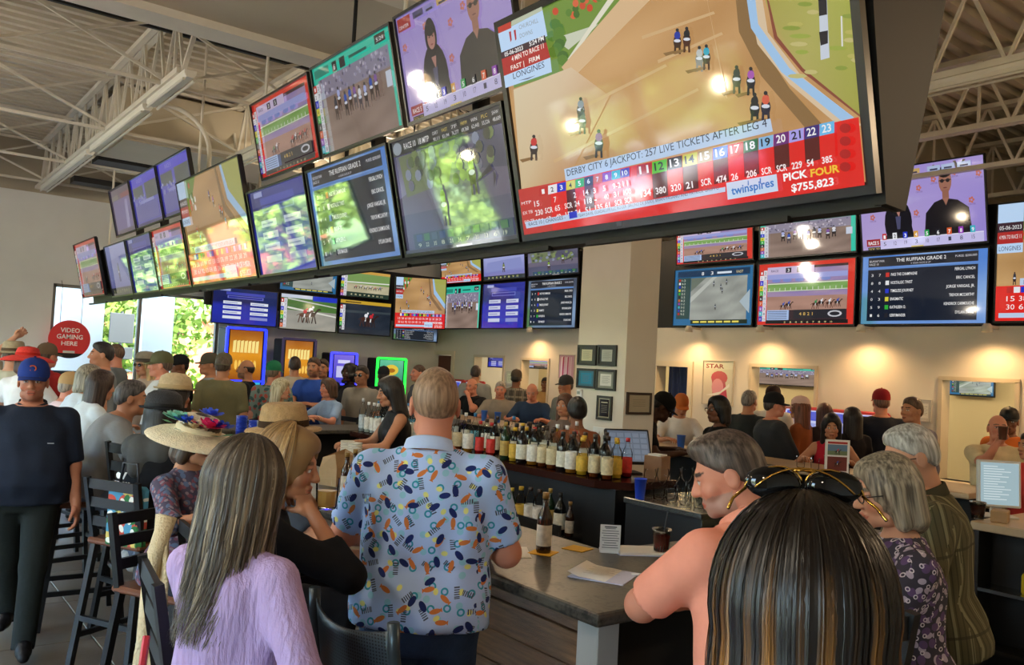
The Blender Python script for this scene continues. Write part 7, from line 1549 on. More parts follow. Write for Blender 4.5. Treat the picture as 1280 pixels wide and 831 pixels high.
rows(4.12, 5.35, (4.0, 4.12, 4.25), 1.1, 'at the near end of the bar island', 'bottles at the near end of the island', ['amber', 'dark', 'rum', 'yellow', 'clear_white', 'green', 'red', 'amber'])
rows(4.85, 5.9, (4.37,), 1.1, 'at the back of the bar island', 'bottles at the back of the island', ks)
rows(5.45, 6.4, (4.02, 4.2), 1.1, 'in the middle of the bar island', 'bottles in the middle of the island', ks, 0.15)
rows(6.7, 7.6, (3.99, 4.12, 4.28), 1.1, 'at the far end of the bar island', 'bottles at the far end of the island', ['clear_white', 'tall_clear', 'clear_white', 'blue', 'tall_clear'])
rows(4.3, 5.6, (3.86,), 0.7, 'in the steel rail on the island front', 'bottles in the steel rail', ['dark', 'beer', 'green', 'rum', 'beer_green', 'yellow'], 0.1)
# stemware and tumblers on the steel station
gm = MB(); gm.smooth = True; gm.lathe([(0.0, 0.003), (0.03, 0.002), (0.034, 0.008), (0.038, 0.1)], n=14, cap=False); GL1 = gm.mesh('glass', M_clear)
gm = MB(); gm.smooth = True; gm.lathe([(0.034, 0.0), (0.034, 0.004), (0.006, 0.01), (0.005, 0.075), (0.03, 0.1), (0.042, 0.14), (0.036, 0.18)], n=16, cap=False); GL2 = gm.mesh('glass', M_clear)
n = 0
for a in range(11):
    for b in range(4):
        o = link_mesh('tumbler', GL1, None, (4.12+a*0.105, 3.42+b*0.11, 1.02)); tag(o, 'clear tumbler in the rows on the steel station', 'glass', 'tumblers on the steel station')
for a in range(8): o = link_mesh('wine_glass', GL2, None, (4.15+a*0.12, 3.86, 1.02)); tag(o, 'clear stemmed glass in the back row of the steel station', 'glass', 'stemmed glasses on the steel station')
def cup(x, y, z, col, lab, h=0.12, r=0.038, drink=None, straw=None, n=1, group=None, name='cup'):
    t = thing(name, lab, 'cup', (x, y, z), group=group)
    m = MB(); m.smooth = True; m.lathe([(r*0.72, 0), (r*0.74, 0.002), (r, h), (r*1.06, h), (r*1.06, h-0.006), (r*0.95, h-0.008), (r*0.7, 0.008), (0, 0.008)], n=18); m.build('cup_body', col if not isinstance(col, str) else mat('cup_'+col, col, 0.35), t)
    for k in range(1, n): m2 = MB(); m2.smooth = True; m2.lathe([(r*0.97, h+0.014*k-0.012), (r*1.05, h+0.014*k), (r*1.05, h+0.014*k-0.005)], n=18, cap=False); m2.build('nested_rim', col if not isinstance(col, str) else MATS['cup_'+col], t)
    if drink: m3 = MB(); m3.smooth = True; m3.lathe([(r*0.7, 0.01), (r*0.93, h*0.75), (0, h*0.75)], n=16); m3.build('drink', _lq(drink), t)
    if straw: MB().tube([(0, 0, 0.02), (r*0.8, 0.0, h*1.7)], 0.003, 6).build('straw', mat('straw_'+straw, straw, 0.4), t)
    return t
M_pcup = mat('cup_translucent', '#c9c4bc', 0.3, alpha=None)
M_ccup = glass_mat('cup_clear', (0.86, 0.86, 0.84), 0.3, 0.1)
def atz(px, py, z): p = onz(px, py, z); return float(p[0]), float(p[1])
ZB = 1.07
# --- near counter
x, y = atz(679, 691, ZB)
def coaster(x, y, rz, lab, col='#d8a21c'): o = MB().box((0, 0, 0.0015), (0.1, 0.1, 0.003), None, 0.001).build('napkin', mat('napkin_'+col, col, 0.8), None, (x, y, ZB), (0, 0, rz)); return tag(o, lab, 'napkin')
coaster(x, y, 0.5, 'yellow napkin under the brown beer bottle'); bottle('beer', x, y, ZB+0.003, '', None, 1.03, 'brown beer bottle standing on a yellow napkin on the near counter'); bpy.data.objects[[o.name for o in COL.objects if o.name.startswith('bottle') and o.parent is None][-1]].pop('group', None)
coaster(*atz(722, 686, ZB), 0.3, 'yellow napkin beside the white menu card')
x, y = atz(640, 690, ZB); tag(MB().box((0, 0, 0.001), (0.2, 0.14, 0.002)).build('paper', mat('paper_white', '#e4ddd0', 0.8), None, (x, y, ZB), (0, 0, 1.0)), 'sheet of paper under the phone on the bar', 'paper')
ph = thing('phone', 'dark phone lying on paper by the man in beach print', 'phone', (x-0.02, y+0.02, ZB+0.003), 0.9); MB().box((0, 0, 0.004), (0.145, 0.072, 0.008), None, 0.003).build('case', mat('phone_case', '#4a1d18', 0.35), ph); MB().box((0, 0, 0.0085), (0.136, 0.064, 0.001)).build('glass', mat('phone_glass', '#0b0b0d', 0.08), ph)
# folded racing programme
x, y = atz(755, 719, ZB); pg = thing('program', 'open folded racing programme lying near the bar corner', 'paper', (x, y, ZB), rad(-62))
mb = MB(); mb.smooth = True; vs = []; n = 10
for i2 in range(n+1):
    u = i2/n; zz = 0.004+0.018*math.exp(-((u-0.0)/0.12)**2)+0.004*math.sin(u*5)
    for v in (-0.105, 0.105): vs.append(((u-0.5)*0.21, v, zz))
mb.add(vs, [(2*k, 2*k+2, 2*k+3, 2*k+1) for k in range(n)]); o = mb.build('top_sheet', MATS['paper_white'], pg); sd = o.modifiers.new('t', 'SOLIDIFY'); sd.thickness = 0.001
MB().box((0.0, 0, 0.0015), (0.21, 0.21, 0.003)).build('lower_sheets', mat('paper_bluish', '#c4c8e0', 0.8), pg)
d = Draw(); 
for k in range(11): d.rect(0.08+0.1*(k % 3 == 0), 0.9-k*0.075, 0.55+0.35*((k*7) % 5)/5, 0.915-k*0.075, '#6a6258')
d.rect(0.25, 0.93, 0.72, 0.955, '#3a3530')
o = link_mesh('print', d.mesh('print', 0.17, 0.17, M_print, -0.085, -0.085, 0, 0.00001), pg, (0.01, 0, 0.014), (rad(-90), 0, rad(0)))
# menu card on a stand
def card(x, y, z, w, h, rz, lab, dr, tilt=8, name='menu_card', frame_=None):
    t = thing(name, lab, 'sign', (x, y, z), rz); MB().box((0, 0.004, h/2), (w, 0.004, h)).build('card', mat('card_white', '#dcdad4', 0.6), t); MB().box((0, 0.03, 0.004), (w*0.9, 0.07, 0.008)).build('foot', M_white, t)
    d = Draw(w/h); dr(d); link_mesh('print', d.mesh('print', w, h, M_print, -w/2, 0, 0.0), t, (0, 0, 0))
    if frame_: MB().box2((-w/2-0.008, -0.002, 0), (-w/2, 0.01, h)).box2((w/2, -0.002, 0), (w/2+0.008, 0.01, h)).box2((-w/2-0.008, -0.002, h), (w/2+0.008, 0.01, h+0.008)).build('frame', frame_, t)
    return t
FACE_CAM = rad(-37.4)
def menu(d):
    d.rect(0, 0, 1, 1, '#d8d6d2')
    for k, w in enumerate((0.5, 0.8, 0.85, 0.7, 0.85, 0.8, 0.6, 0.75, 0.8)): d.rect(0.5-w/2, 0.86-k*0.085, 0.5+w/2, 0.885-k*0.085, '#5a5a60')
    d.rect(0.2, 0.91, 0.8, 0.95, '#2a2a30')
x, y = atz(762, 691, ZB); card(x, y, ZB, 0.085, 0.115, FACE_CAM, 'white printed drinks card standing on the near bar', menu)
x, y = atz(803, 690, ZB); nb = thing('booklet', 'white booklet lying open beside the plastic cup', 'paper', (x, y, ZB), rad(-30)); MB().box((0, 0, 0.006), (0.23, 0.15, 0.012), None, 0.003).build('pages', MATS['paper_white'], nb); MB().box((0, 0, 0.001), (0.235, 0.155, 0.002)).build('cover', MATS['paper_bluish'], nb)
cup(*atz(826, 692, ZB), ZB, M_ccup, 'plastic cup with red drink and straw beside the pink polo', 0.105, 0.04, '#8a2a22', '#1c1c1e')
tag(MB().tube([(0, -0.05, 0.005), (0, 0.05, 0.005)], 0.005, 8).build('pen', mat('pen_white', '#e0e0e0', 0.4), None, (*atz(806, 720, ZB), ZB), (0, 0, 0.9)), 'white pen on the bar by the pink polo', 'pen')
# her drinking glass
t = thing('drinking_glass', 'small glass held at the mouth of the blonde woman', 'glass', GLASS_AT); link_mesh('glass', GL1, t, (0, 0, -0.06)); m3 = MB(); m3.lathe([(0.028, -0.05), (0.031, 0.0), (0, 0.0)], n=12); m3.build('drink', _lq('#c89a50'), t)
# cup stacks and bag further along
for px, py, hh, nn, lab in ((302, 560, 0.34, 9, 'tall stack of royal blue cups near the flowered hat'), (318, 556, 0.3, 8, 'shorter stack of royal blue cups beside the tall one')):
    xx, yy = 2.42, onX(px, 530, 2.42)[1]; cup(xx, yy, ZB, '#2348c8', lab, 0.14, 0.042, n=nn, name='cup_stack')
for px, lab in ((327, 'stack of clear plastic cups, left one'), (334, 'stack of clear plastic cups, right one')): yy = onX(px, 545, 2.44)[1]; cup(2.44, yy, ZB, mat('cup_frost', '#aeb8c0', 0.2), lab, 0.16, 0.04, n=7, name='cup_stack')
for k, (px, lab) in enumerate(((434, 'stack of white foam cups, left of two'), (444, 'stack of white foam cups, right of two'))): yy = onX(px, 560, 2.48)[1]; cup(2.48, yy, ZB, '#d8d4c8', lab, 0.13, 0.042, n=8, name='cup_stack')
yy = onX(424, 585, 2.3)[1]; bg = thing('paper_bag', 'crumpled brown paper bag on the bar before the blonde woman', 'bag', (2.3, yy, ZB), 0.4)
mb = MB(); mb.prism([(-0.09, -0.06), (0.09, -0.06), (0.1, 0.06), (-0.09, 0.07)], 0, 0.1); mb.build('bag_base', mat('kraft', '#a0805a', 0.8, bump=0.5, bscale=15), bg); mb = MB(); mb.add([(-0.09, -0.06, 0.1), (0.09, -0.06, 0.1), (0.1, 0.06, 0.1), (-0.09, 0.07, 0.1), (-0.1, -0.05, 0.19), (0.08, -0.07, 0.17), (0.105, 0.05, 0.2), (-0.08, 0.06, 0.16)], [(0, 1, 5, 4), (1, 2, 6, 5), (2, 3, 7, 6), (3, 0, 4, 7)]); mb.build('bag_neck', MATS['kraft'], bg)
for k, (px, py) in enumerate(((432, 610), (438, 605))): yy = onX(px, py, 2.15+0.1*k)[1]; bottle('beer', 2.15+0.12*k, yy, ZB, '', None, 1.0, 'brown beer bottle with pale label beside the paper bag, %s' % ('nearer one' if k == 0 else 'farther one')).pop('group', None)
for k, (px, py) in enumerate(((452, 632), (425, 640))): yy = onX(px, py, 2.1)[1]; tag(MB().box((0, 0, 0.002), (0.2, 0.28, 0.004)).build('paper', mat('newsprint', '#c8bca8', 0.8, var=0.15, vscale=30), None, (2.15, yy, ZB), (0, 0, 0.2)), 'newsprint sheet on the bar before the blonde woman, %s' % ('right' if k == 0 else 'left'), 'paper')
# --- far counters
for k, (px, py, lab) in enumerate(((605, 522, 'blue paper cup before the taupe polo, left'), (622, 524, 'blue paper cup before the taupe polo, right'), (852, 535, 'blue paper cup before the orange cap'))): xx = 6.75; yy = onX(px, py, xx)[1]; cup(xx, yy, ZB, '#2a66c8', lab, 0.14, 0.045)
cup(5.2, 3.7, 1.02, mat('shaker_steel', '#c0c0bc', 0.2, metal=1), 'steel shaker tin on the glass station', 0.2, 0.045, name='shaker_tin')
xx = 4.25; cup(4.02, 3.82, 1.02, '#2348c8', 'blue cup beside the rows of tumblers', 0.13, 0.04)
for k, (px, py, col, lab) in enumerate(((1037, 590, '#b05a30', 'plastic cup with orange drink and straw on the far counter'),)): xx = 6.7; yy = onX(px, py, xx)[1]; cup(xx, yy, ZB, M_ccup, lab, 0.13, 0.05, col, '#c84030')
for k, px in enumerate((1000, 1018, 1066, 1080)): xx = 6.62; yy = onX(px, 600, xx)[1]; tag(link_mesh('tumbler', GL1, None, (xx, yy, ZB)), 'clear tumbler upright on the far tan counter', 'glass', 'tumblers on the far counter')
def horse_flyer(d):
    d.rect(0, 0, 1, 1, '#e4e0dc'); d.rect(0.06, 0.55, 0.94, 0.88, '#5a7a9a'); d.rect(0.06, 0.55, 0.94, 0.68, '#6a7a58'); d.rect(0.06, 0.06, 0.94, 0.5, '#6a2a24'); d.rect(0.06, 0.9, 0.94, 0.97, '#a82c2c'); horse(d, 0.5, 0.66, 0.07, '#2a2020', '#c83038', False, True); horse(d, 0.5, 0.28, 0.07, '#1c1412', '#2a50b0', False, True)
xx = 6.62; p = onX(1047, 560, xx); card(xx, p[1], ZB, 0.19, 0.27, FACE_CAM, 'framed race flyer standing on the far counter', horse_flyer, frame_=M_white)
# POS terminal on the island and napkin box
def monitor(x, y, z, rz, w, h, lab, dr, tilt=12, back=M_black, stand=True):
    t = thing('monitor', lab, 'monitor', (x, y, z), rz); a = rad(tilt); R = Matrix.Rotation(-a, 3, 'X')
    MB().box((0, 0.02, 0.06+h/2), (w, 0.03, h), R, 0.006).build('case', back, t); d = Draw(w/h); dr(d); o = link_mesh('screen', d.mesh('screen', w-0.03, h-0.03, M_scr, -(w-0.03)/2, -(h-0.03)/2, 0), t); o.matrix_local = Matrix.Translation((0, 0.02, 0.06+h/2)) @ R.to_4x4() @ Matrix.Translation((0, -0.0165, 0))
    MB().box((0, 0.05, 0.05), (0.06, 0.03, 0.1), None, 0.005).box((0, 0.04, 0.006), (0.2, 0.16, 0.012), None, 0.004).build('stand', back, t); return t
def pos_ui(d):
    d.rect(0, 0, 1, 1, '#5a6472'); 
    for r in range(5):
        for c2 in range(5): d.rect(0.04+c2*0.19, 0.06+r*0.18, 0.2+c2*0.19, 0.2+r*0.18, '#6a7686')
monitor(4.42, onX(786, 566, 4.42)[1], 1.1, FACE_CAM+0.25, 0.34, 0.26, 'black touch-screen till on the island before the column', pos_ui, 24)
def ticket_ui(d):
    d.rect(0, 0, 1, 1, '#9fb8c0')
    for r in range(14): d.rect(0.08, 0.9-r*0.06, 0.45+0.4*((r*3) % 7)/7, 0.92-r*0.06, '#d4e2e4')
monitor(5.5, onX(1249, 640, 5.5)[1], 1.07, FACE_CAM-0.1, 0.25, 0.28, 'pale grey upright monitor on the right-hand service counter', ticket_ui, 4, mat('monitor_grey', '#c8c8c4', 0.4))
bx = thing('napkin_box', 'tan wooden napkin box beside the till', 'box', (4.42, onX(806, 566, 4.42)[1]-0.12, 1.1), 0.2); MB().box((0, 0, 0.08), (0.12, 0.14, 0.16), None, 0.004).build('box_body', mat('box_wood', '#8a6444', 0.5, var=0.2, vscale=9), bx); MB().box((0, 0, 0.165), (0.09, 0.1, 0.012)).build('napkins', M_white, bx)
# clutter on the service counter and shelf
x0, y0 = 5.4, 1.95
cup(5.3, onX(1222, 645, 5.3)[1], ZB, M_ccup, 'clear cup with red rim on the service counter', 0.1, 0.045, '#6a3a30')
tag(MB().box((0, 0, 0.035), (0.12, 0.09, 0.07), Matrix.Rotation(0.3, 3, 'Z'), 0.006).build('tip_box', mat('kraft', '#a0805a'), None, (5.32, onX(1250, 650, 5.32)[1], ZB)), 'small tan box on the service counter before the monitor', 'box')
tag(MB().box((0, 0, 0.004), (0.3, 0.21, 0.008)).build('paper_stack', MATS['paper_white'], None, (5.36, 1.85, ZB), (0, 0, 0.3)), 'stack of papers on the service counter edge', 'paper')
for k, (yy, col, lab) in enumerate(((2.0, '#c8b020', 'yellow jug lying on the service counter shelf'), (1.85, '#d0b424', 'second yellow jug on the service counter shelf'))):
    j = thing('jug', lab, 'jug', (5.27, yy, 0.70)); m = MB(); m.smooth = True; m.lathe([(0.045, 0), (0.05, 0.01), (0.05, 0.1), (0.02, 0.15), (0.02, 0.17)], n=14); m.build('jug_body', mat('jug_'+col, col, 0.4), j); m = MB(); m.smooth = True; m.tube([(0.045, 0, 0.04), (0.08, 0, 0.06), (0.075, 0, 0.11), (0.03, 0, 0.135)], 0.008, 8); m.build('handle', MATS['jug_'+col], j)
tag(MB().box((0, 0, 0.06), (0.12, 0.3, 0.12), None, 0.01).build('tool_bin', mat('bin_blue', '#2c4a6a', 0.5), None, (5.27, 1.55, 0.70)), 'blue plastic bin on the service counter shelf', 'bin')
# trash bin inside the bar
tb = thing('trash_bin', 'round black trash bin lined with plastic inside the bar', 'bin', (3.35, 3.3, 0)); m = MB(); m.smooth = True; m.lathe([(0.2, 0), (0.24, 0.72), (0.225, 0.72), (0.19, 0.02), (0, 0.02)], n=24); m.build('barrel', M_dark, tb); m = MB(); m.smooth = True; m.tube([(0.235*math.cos(a), 0.235*math.sin(a), 0.72+0.012*math.sin(5*a)) for a in np.linspace(0, 2*PI, 28, endpoint=False)], 0.018, 8, closed=True); m.build('liner', mat('bin_liner', '#5a5a5c', 0.3), tb)
# ---------------------------------------------------------------- cardigan on the stool, tote bag
fs = FLOWER_STOOL; p0 = onz(200, 612, 1.13)
cd = thing('cardigan', 'long cream cardigan hanging on a stool back beside the walkway', 'cardigan', (1.02, onX(200, 640, 1.02)[1], 0), 0)
mb = MB(); mb.smooth = True; vs = []; nu, nv = 14, 16
for a in range(nu+1):
    u = a/nu
    for b in range(nv+1):
        v = b/nv; z = 1.13-0.74*v; w = 0.07+0.07*v; fold = 0.022*math.sin(u*15+v*2)*min(1, v*3); vs.append((fold-0.03*v, (u-0.5)*2*w*0.9-0.03*v, z-0.02*math.sin(u*3)*(v == 1)))
mb.add(vs, [(a*(nv+1)+b, (a+1)*(nv+1)+b, (a+1)*(nv+1)+b+1, a*(nv+1)+b+1) for a in range(nu) for b in range(nv)]); o = mb.build('knit_panel', mat('cream_knit', '#d8c49c', 0.9, var=0.08, bump=0.6, bscale=90), cd); sd = o.modifiers.new('t', 'SOLIDIFY'); sd.thickness = 0.02
m = MB(); m.smooth = True; m.tube([(0.02, -0.05, 1.14), (-0.035, -0.06, 0.95), (-0.045, -0.07, 0.7), (-0.05, -0.075, 0.47)], [0.035, 0.032, 0.03, 0.028], 10); m.build('sleeve', MATS['cream_knit'], cd)
TOTE = pattern_mat('tote_print', '#4a8aa8', [('oval', '#b84a3c', 9, 0.035, 1.3), ('oval', '#c8b060', 8, 0.03, 1.4), ('oval', '#2f6a3a', 10, 0.02, 1.5), ('oval', '#e0ddd0', 13, 0.015, 1.5)])
tt_ = thing('tote_bag', 'colourful printed tote bag hanging behind the person in black', 'bag', (1.22, onX(165, 560, 1.22)[1], 0.72), rad(-60)); q = MB().box((0, 0, 0.17), (0.26, 0.07, 0.34), None, 0.02); o = q.build('bag_body', TOTE, tt_)
me = o.data; at = me.attributes.new('suv', 'FLOAT_VECTOR', 'CORNER'); at.data.foreach_set('vector', np.array([(me.vertices[l.vertex_index].co.x, me.vertices[l.vertex_index].co.z, 0) for l in me.loops], np.float32).ravel())
m = MB(); m.smooth = True; m.tube([(-0.07, 0, 0.33), (-0.05, 0, 0.46), (0.05, 0, 0.46), (0.07, 0, 0.33)], 0.008, 6); m.build('handle', mat('tote_handle', '#23242a'), tt_)
# ---------------------------------------------------------------- frames on the column, wall things
def wall_frame(ax, px0, px1, p, lab, dr, fc='#1a1614', name='picture_frame', cat='picture frame', glossy=True, fw=0.02):
    """px0 / px1: photo pixels of top-left and bottom-right on plane X=p or Y=p"""
    a = (onX if ax == 'X' else onY)(*px0, p); b = (onX if ax == 'X' else onY)(*px1, p)
    if ax == 'X': w = a[1]-b[1]; o = (p-0.012, (a[1]+b[1])/2, b[2]); rz = rad(-90)
    else: w = b[0]-a[0]; o = ((a[0]+b[0])/2, p-0.012, b[2]); rz = 0.0
    h = a[2]-b[2]; t = thing(name, lab, cat, o, rz); w = abs(w)
    if fw: f = MB(); f.box2((-w/2, -0.008, 0), (w/2, 0.012, fw)).box2((-w/2, -0.008, h-fw), (w/2, 0.012, h)).box2((-w/2, -0.008, fw), (-w/2+fw, 0.012, h-fw)).box2((w/2-fw, -0.008, fw), (w/2, 0.012, h-fw)).build('frame', mat('frame_'+fc, fc, 0.35), t)
    MB().box2((-w/2+0.004, 0.002, 0.004), (w/2-0.004, 0.011, h-0.004)).build('backing', M_black, t)
    d = Draw(w/h); dr(d); link_mesh('print', d.mesh('print', w-2*fw, h-2*fw, M_print_gl if glossy else M_print, -w/2+fw, fw, 0.0, 0.00002), t); return t
def cert(bg, mt): 
    def f(d):
        d.rect(0, 0, 1, 1, mt); d.rect(0.16, 0.14, 0.84, 0.86, bg)
        for k in range(6): d.rect(0.25, 0.7-k*0.08, 0.75-0.1*(k % 2), 0.715-k*0.08, '#6a6a66')
    return f
wall_frame('X', (724, 431), (746, 457), 5.0, 'framed certificate on the column, top left of four', cert('#c8c4a0', '#4a4c48')); wall_frame('X', (749, 431), (771, 458), 5.0, 'framed certificate on the column, top right of four', cert('#b0b4a8', '#3f4240'))
wall_frame('X', (723, 460), (745, 486), 5.0, 'framed blue certificate on the column, bottom left of four', cert('#2a8ab0', '#3a7a90')); wall_frame('X', (747, 461), (770, 489), 5.0, 'framed certificate on the column, bottom right of four', cert('#d8d6cc', '#8a8c80'))
wall_frame('X', (748, 494), (765, 526), 5.0, 'black award plaque with silver border on the column', lambda d: (d.rect(0, 0, 1, 1, '#b0a890'), d.rect(0.1, 0.06, 0.9, 0.94, '#15151a'), d.rect(0.22, 0.76, 0.78, 0.81, '#c8c0a8'), [d.rect(0.25, 0.62-k*0.09, 0.75, 0.645-k*0.09, '#8a8478') for k in range(5)]), '#2a241c')
wall_frame('Y', (783, 490), (812, 518), 4.98, 'brown framed paper on the shaded side of the column', lambda d: (d.rect(0, 0, 1, 1, '#a89c84'), [d.rect(0.2, 0.7-k*0.12, 0.8, 0.72-k*0.12, '#7a705c') for k in range(4)]), '#33241a')
th_ = onX(726, 493, 5.0); t = thing('thermostat', 'small white thermostat on the column edge', 'thermostat', (4.985, th_[1], th_[2]), rad(-90)); MB().box((0, 0, 0), (0.06, 0.025, 0.09), None, 0.006).build('case', M_white, t); MB().box((0, -0.013, 0.015), (0.035, 0.004, 0.025)).build('display', mat('lcd_grey', '#8a948a', 0.3), t)
sw = onX(752, 543, 5.0); t = thing('switch_plate', 'wide white switch plate low on the column', 'switch', (4.994, sw[1], sw[2]), rad(-90)); MB().box((0, 0, 0), (0.2, 0.012, 0.12), None, 0.004).build('plate', M_white, t)
for k in range(4): MB().box((-0.066+k*0.044, -0.009, 0), (0.018, 0.01, 0.05), None, 0.002).build('toggle', M_white, t)
def star(d):
    d.rect(0, 0, 1, 1, '#d4cbbb'); d.rect(0, 0.82, 1, 1, '#dcd6ca'); d.text('STAR', 0.08, 0.84, 0.1, '#8a2434', 0.62, bold=0.03); d.ell(0.55, 0.62, 0.28, 0.16, '#c0405a'); d.poly([(0.3, 0.6), (0.75, 0.55), (0.85, 0.15), (0.35, 0.12)], '#b84a62'); d.ell(0.5, 0.4, 0.2, 0.2, '#d890a0'); d.poly([(0.1, 0.2), (0.6, 0.3), (0.9, 0.5), (0.9, 0.42), (0.5, 0.2)], '#e8e4e0'); d.rect(0.3, 0.02, 0.85, 0.1, '#a82c44')
wall_frame('X', (880, 450), (916, 508), XB, 'red and white advertising poster on the back wall', star, '#b8b0a0', 'poster', 'poster', fw=0.012)
def pinkp(d):
    d.rect(0, 0, 1, 1, '#c8a0b0')
    for k in range(7): d.poly([(0.1+k*0.11, 0.05), (0.2+k*0.1, 0.1), (0.22+k*0.1, 0.95), (0.12+k*0.11, 0.9)], ['#e8dce0', '#b04a68', '#d8c0c8'][k % 3])
wall_frame('X', (700, 443), (718, 474), XB, 'pink poster on the back wall left of the column', pinkp, '#b8b0a0', 'poster', 'poster', fw=0.01)
wall_frame('X', (1149, 499), (1164, 528), XB, 'white notice in silver frame beside the large opening', cert('#e0ddd4', '#c8c4bc'), '#a8a8a4', fw=0.012)
wall_frame('X', (634, 464), (641, 482), XB, 'small white notice between the two left cash windows', cert('#e0ddd4', '#d0ccc4'), '#a8a8a4', fw=0.006)
# screens in the back room, on its rear wall
def room_tv(px0, px1, lab, fn, x=10.5, hang=True):
    a = onX(*px0, x); b = onX(*px1, x); tv(lab, (x, (a[1]+b[1])/2, b[2]), RR, (0, 0, 1), abs(a[1]-b[1]), max(0.2, a[2]-b[2]), shared(fn), group='screens in the back room', mount=lambda t, w, h: (MB().box2((-0.03, 0.05, h*0.5), (0.03, 0.09, ZL-0.12-b[2])).build('ceiling_mount', M_black, t) if hang else MB().box2((-0.05, 0.05, h*0.3), (0.05, 12.3-x-0.002, h*0.5)).build('wall_bracket', M_black, t)))
room_tv((936, 456), (1030, 485), 'screen seen through the wide cash window', c_parade, 12.2, False); room_tv((1186, 470), (1243, 497), 'screen with number row seen through the large opening', c_grey, 12.2, False)
room_tv((610, 446), (632, 460), 'blue screen seen through the left cash window', c_blue); room_tv((655, 447), (690, 462), 'red and blue screen seen through the second cash window', c_red)
# curtain in the doorway: pleats
cu = thing('curtain', 'dark blue pleated curtain in the doorway by the column', 'curtain', (XB+0.28, H_C[1]-0.1, 0)); mb = MB(); mb.smooth = True; n = 40; vs = []
for k in range(n+1): u = k/n; vs += [(0.03*math.sin(u*26), 0.12-0.62*u, 0.02), (0.03*math.sin(u*26)*0.7, 0.12-0.55*u, 1.98)]
mb.add(vs, [(2*k, 2*k+2, 2*k+3, 2*k+1) for k in range(n)]); mb.build('cloth', mat('curtain_blue', '#2a3a6a', 0.7, var=0.2, vscale=4), cu); MB().tube([(0, 0.2, 1.99), (0, -0.6, 1.99)], 0.012, 8).build('rail', M_dark, cu)
# ---------------------------------------------------------------- kiosks and slot machines
M_kred = mat('kiosk_red', '#b8242a', 0.35, coat=0.3)
def kiosk(x, y, rz, lab, z=1.25):
    t = thing('betting_kiosk', lab, 'kiosk', (x, y, 0), rz)
    MB().prism([(-0.24, 0.0), (0.24, 0.0), (0.24, 0.9), (0.12, 0.98), (-0.24, 0.98)], -0.3, 0.3, 0).build('pedestal', M_dark, t) if False else MB().box2((-0.28, -0.02, 0), (0.28, 0.36, 1.0), 0.02).build('pedestal', M_dark, t)
    R = Matrix.Rotation(rad(-20), 3, 'X'); MB().box((0, 0.1, z), (0.58, 0.08, 0.42), R, 0.02).build('screen_housing', M_kred, t)
    d = Draw(1.4); d.rect(0, 0, 1, 1, '#c8ccf0'); d.rect(0.05, 0.6, 0.95, 0.95, '#4a58c8'); d.rect(0.05, 0.1, 0.45, 0.5, '#e8e8f4'); d.rect(0.55, 0.1, 0.95, 0.5, '#9aa4e0')
    o = link_mesh('screen', d.mesh('screen', 0.48, 0.32, M_scr, -0.24, -0.16, 0), t); o.matrix_local = Matrix.Translation((0, 0.1, z)) @ R.to_4x4() @ Matrix.Translation((0, -0.043, 0)); return t
RZB = rad(-90)
for px, lab in ((1073, 'red betting kiosk behind the red cap'), (997, 'red betting kiosk behind the pink cap'), (1040, 'red betting kiosk between the two women'), (562, 'red betting kiosk by the far doorway'), (586, 'red betting kiosk left of the cash windows')):
    kiosk(9.05, onX(px, 515 if px > 700 else 470, 9.05)[1], RZB, lab, 1.32)
def slot(px, ybase, col, lab, top_fn, main_fn, w=0.62, h=1.75, y=14.0, topper=True):
    x = onY(px, 440, y)[0]; t = thing('slot_machine', lab, 'slot machine', (x, y, 0)); led = mat('led_'+col, col, 0.3, emit=2.2)
    MB().box2((-w/2, 0, 0), (w/2, 0.5, 0.75), 0.02).build('base', M_black, t); MB().prism([(-0.2, 0.75), (0.5, 0.75), (0.5, 0.86), (-0.14, 0.82)], -w/2, w/2, 0).build('button_deck', M_dark, t) if False else MB().box2((-w/2, -0.18, 0.72), (w/2, 0.5, 0.82), 0.02).build('button_deck', M_dark, t)
    MB().box2((-w/2, 0.08, 0.82), (w/2, 0.5, h), 0.02).build('cabinet', M_black, t)
    hs = [(0.86, 1.32), (1.36, h-0.03)] if topper else [(0.86, h-0.03)]
    for k, (a, b) in enumerate(hs):
        d = Draw(w/(b-a)); (main_fn if k == 0 else top_fn)(d); link_mesh('screen', d.mesh('screen', w-0.1, b-a, M_scr, -w/2+0.05, a, 0.07), t)
    for sx in (-1, 1): MB().box2((sx*w/2-0.02, 0.05, 0.84), (sx*w/2+0.02, 0.09, h)).build('led_edge', led, t)
    MB().box2((-w/2, 0.05, h-0.02), (w/2, 0.09, h+0.02)).build('led_edge', led, t); MB().box2((-w/2, 0.05, 1.325), (w/2, 0.085, 1.355)).build('led_edge', led, t) if topper else None
    for k in range(4): MB().tube([(-0.2+k*0.13, -0.1, 0.82), (-0.2+k*0.13, -0.1, 0.835)], 0.025, 10).build('button', M_white, t)
    return t
def s_gold(d):
    d.grid(0, 0, 1, 1, lambda u, v: vcol('#e89a20', '#7a2a10', abs(v-0.5)*1.6), 6, 6); [d.poly([(0.1+k*0.115, 0.55), (0.19+k*0.115, 0.55), (0.2+k*0.115, 0.8), (0.11+k*0.115, 0.78)], '#ffe890') for k in range(7)]; [d.ell(0.22+k*0.115, 0.3, 0.045, 0.1, '#ffd060') for k in range(6)]
def s_blue(d):
    d.grid(0, 0, 1, 1, lambda u, v: vcol('#1a6ac8', '#3ac0e8', v), 6, 6); d.rect(0.2, 0.12, 0.8, 0.58, '#d8e8f4'); [d.ell(0.3+k*0.2, 0.35, 0.06, 0.12, '#2a50b0') for k in range(3)]; d.poly([(0.45, 0.7), (0.85, 0.76), (0.83, 0.9), (0.5, 0.86)], '#f0d040')
    for k in range(3): d.rect(0.395+k*0.2-0.2, 0.12, 0.4+k*0.2-0.2, 0.58, '#3a6aa8')
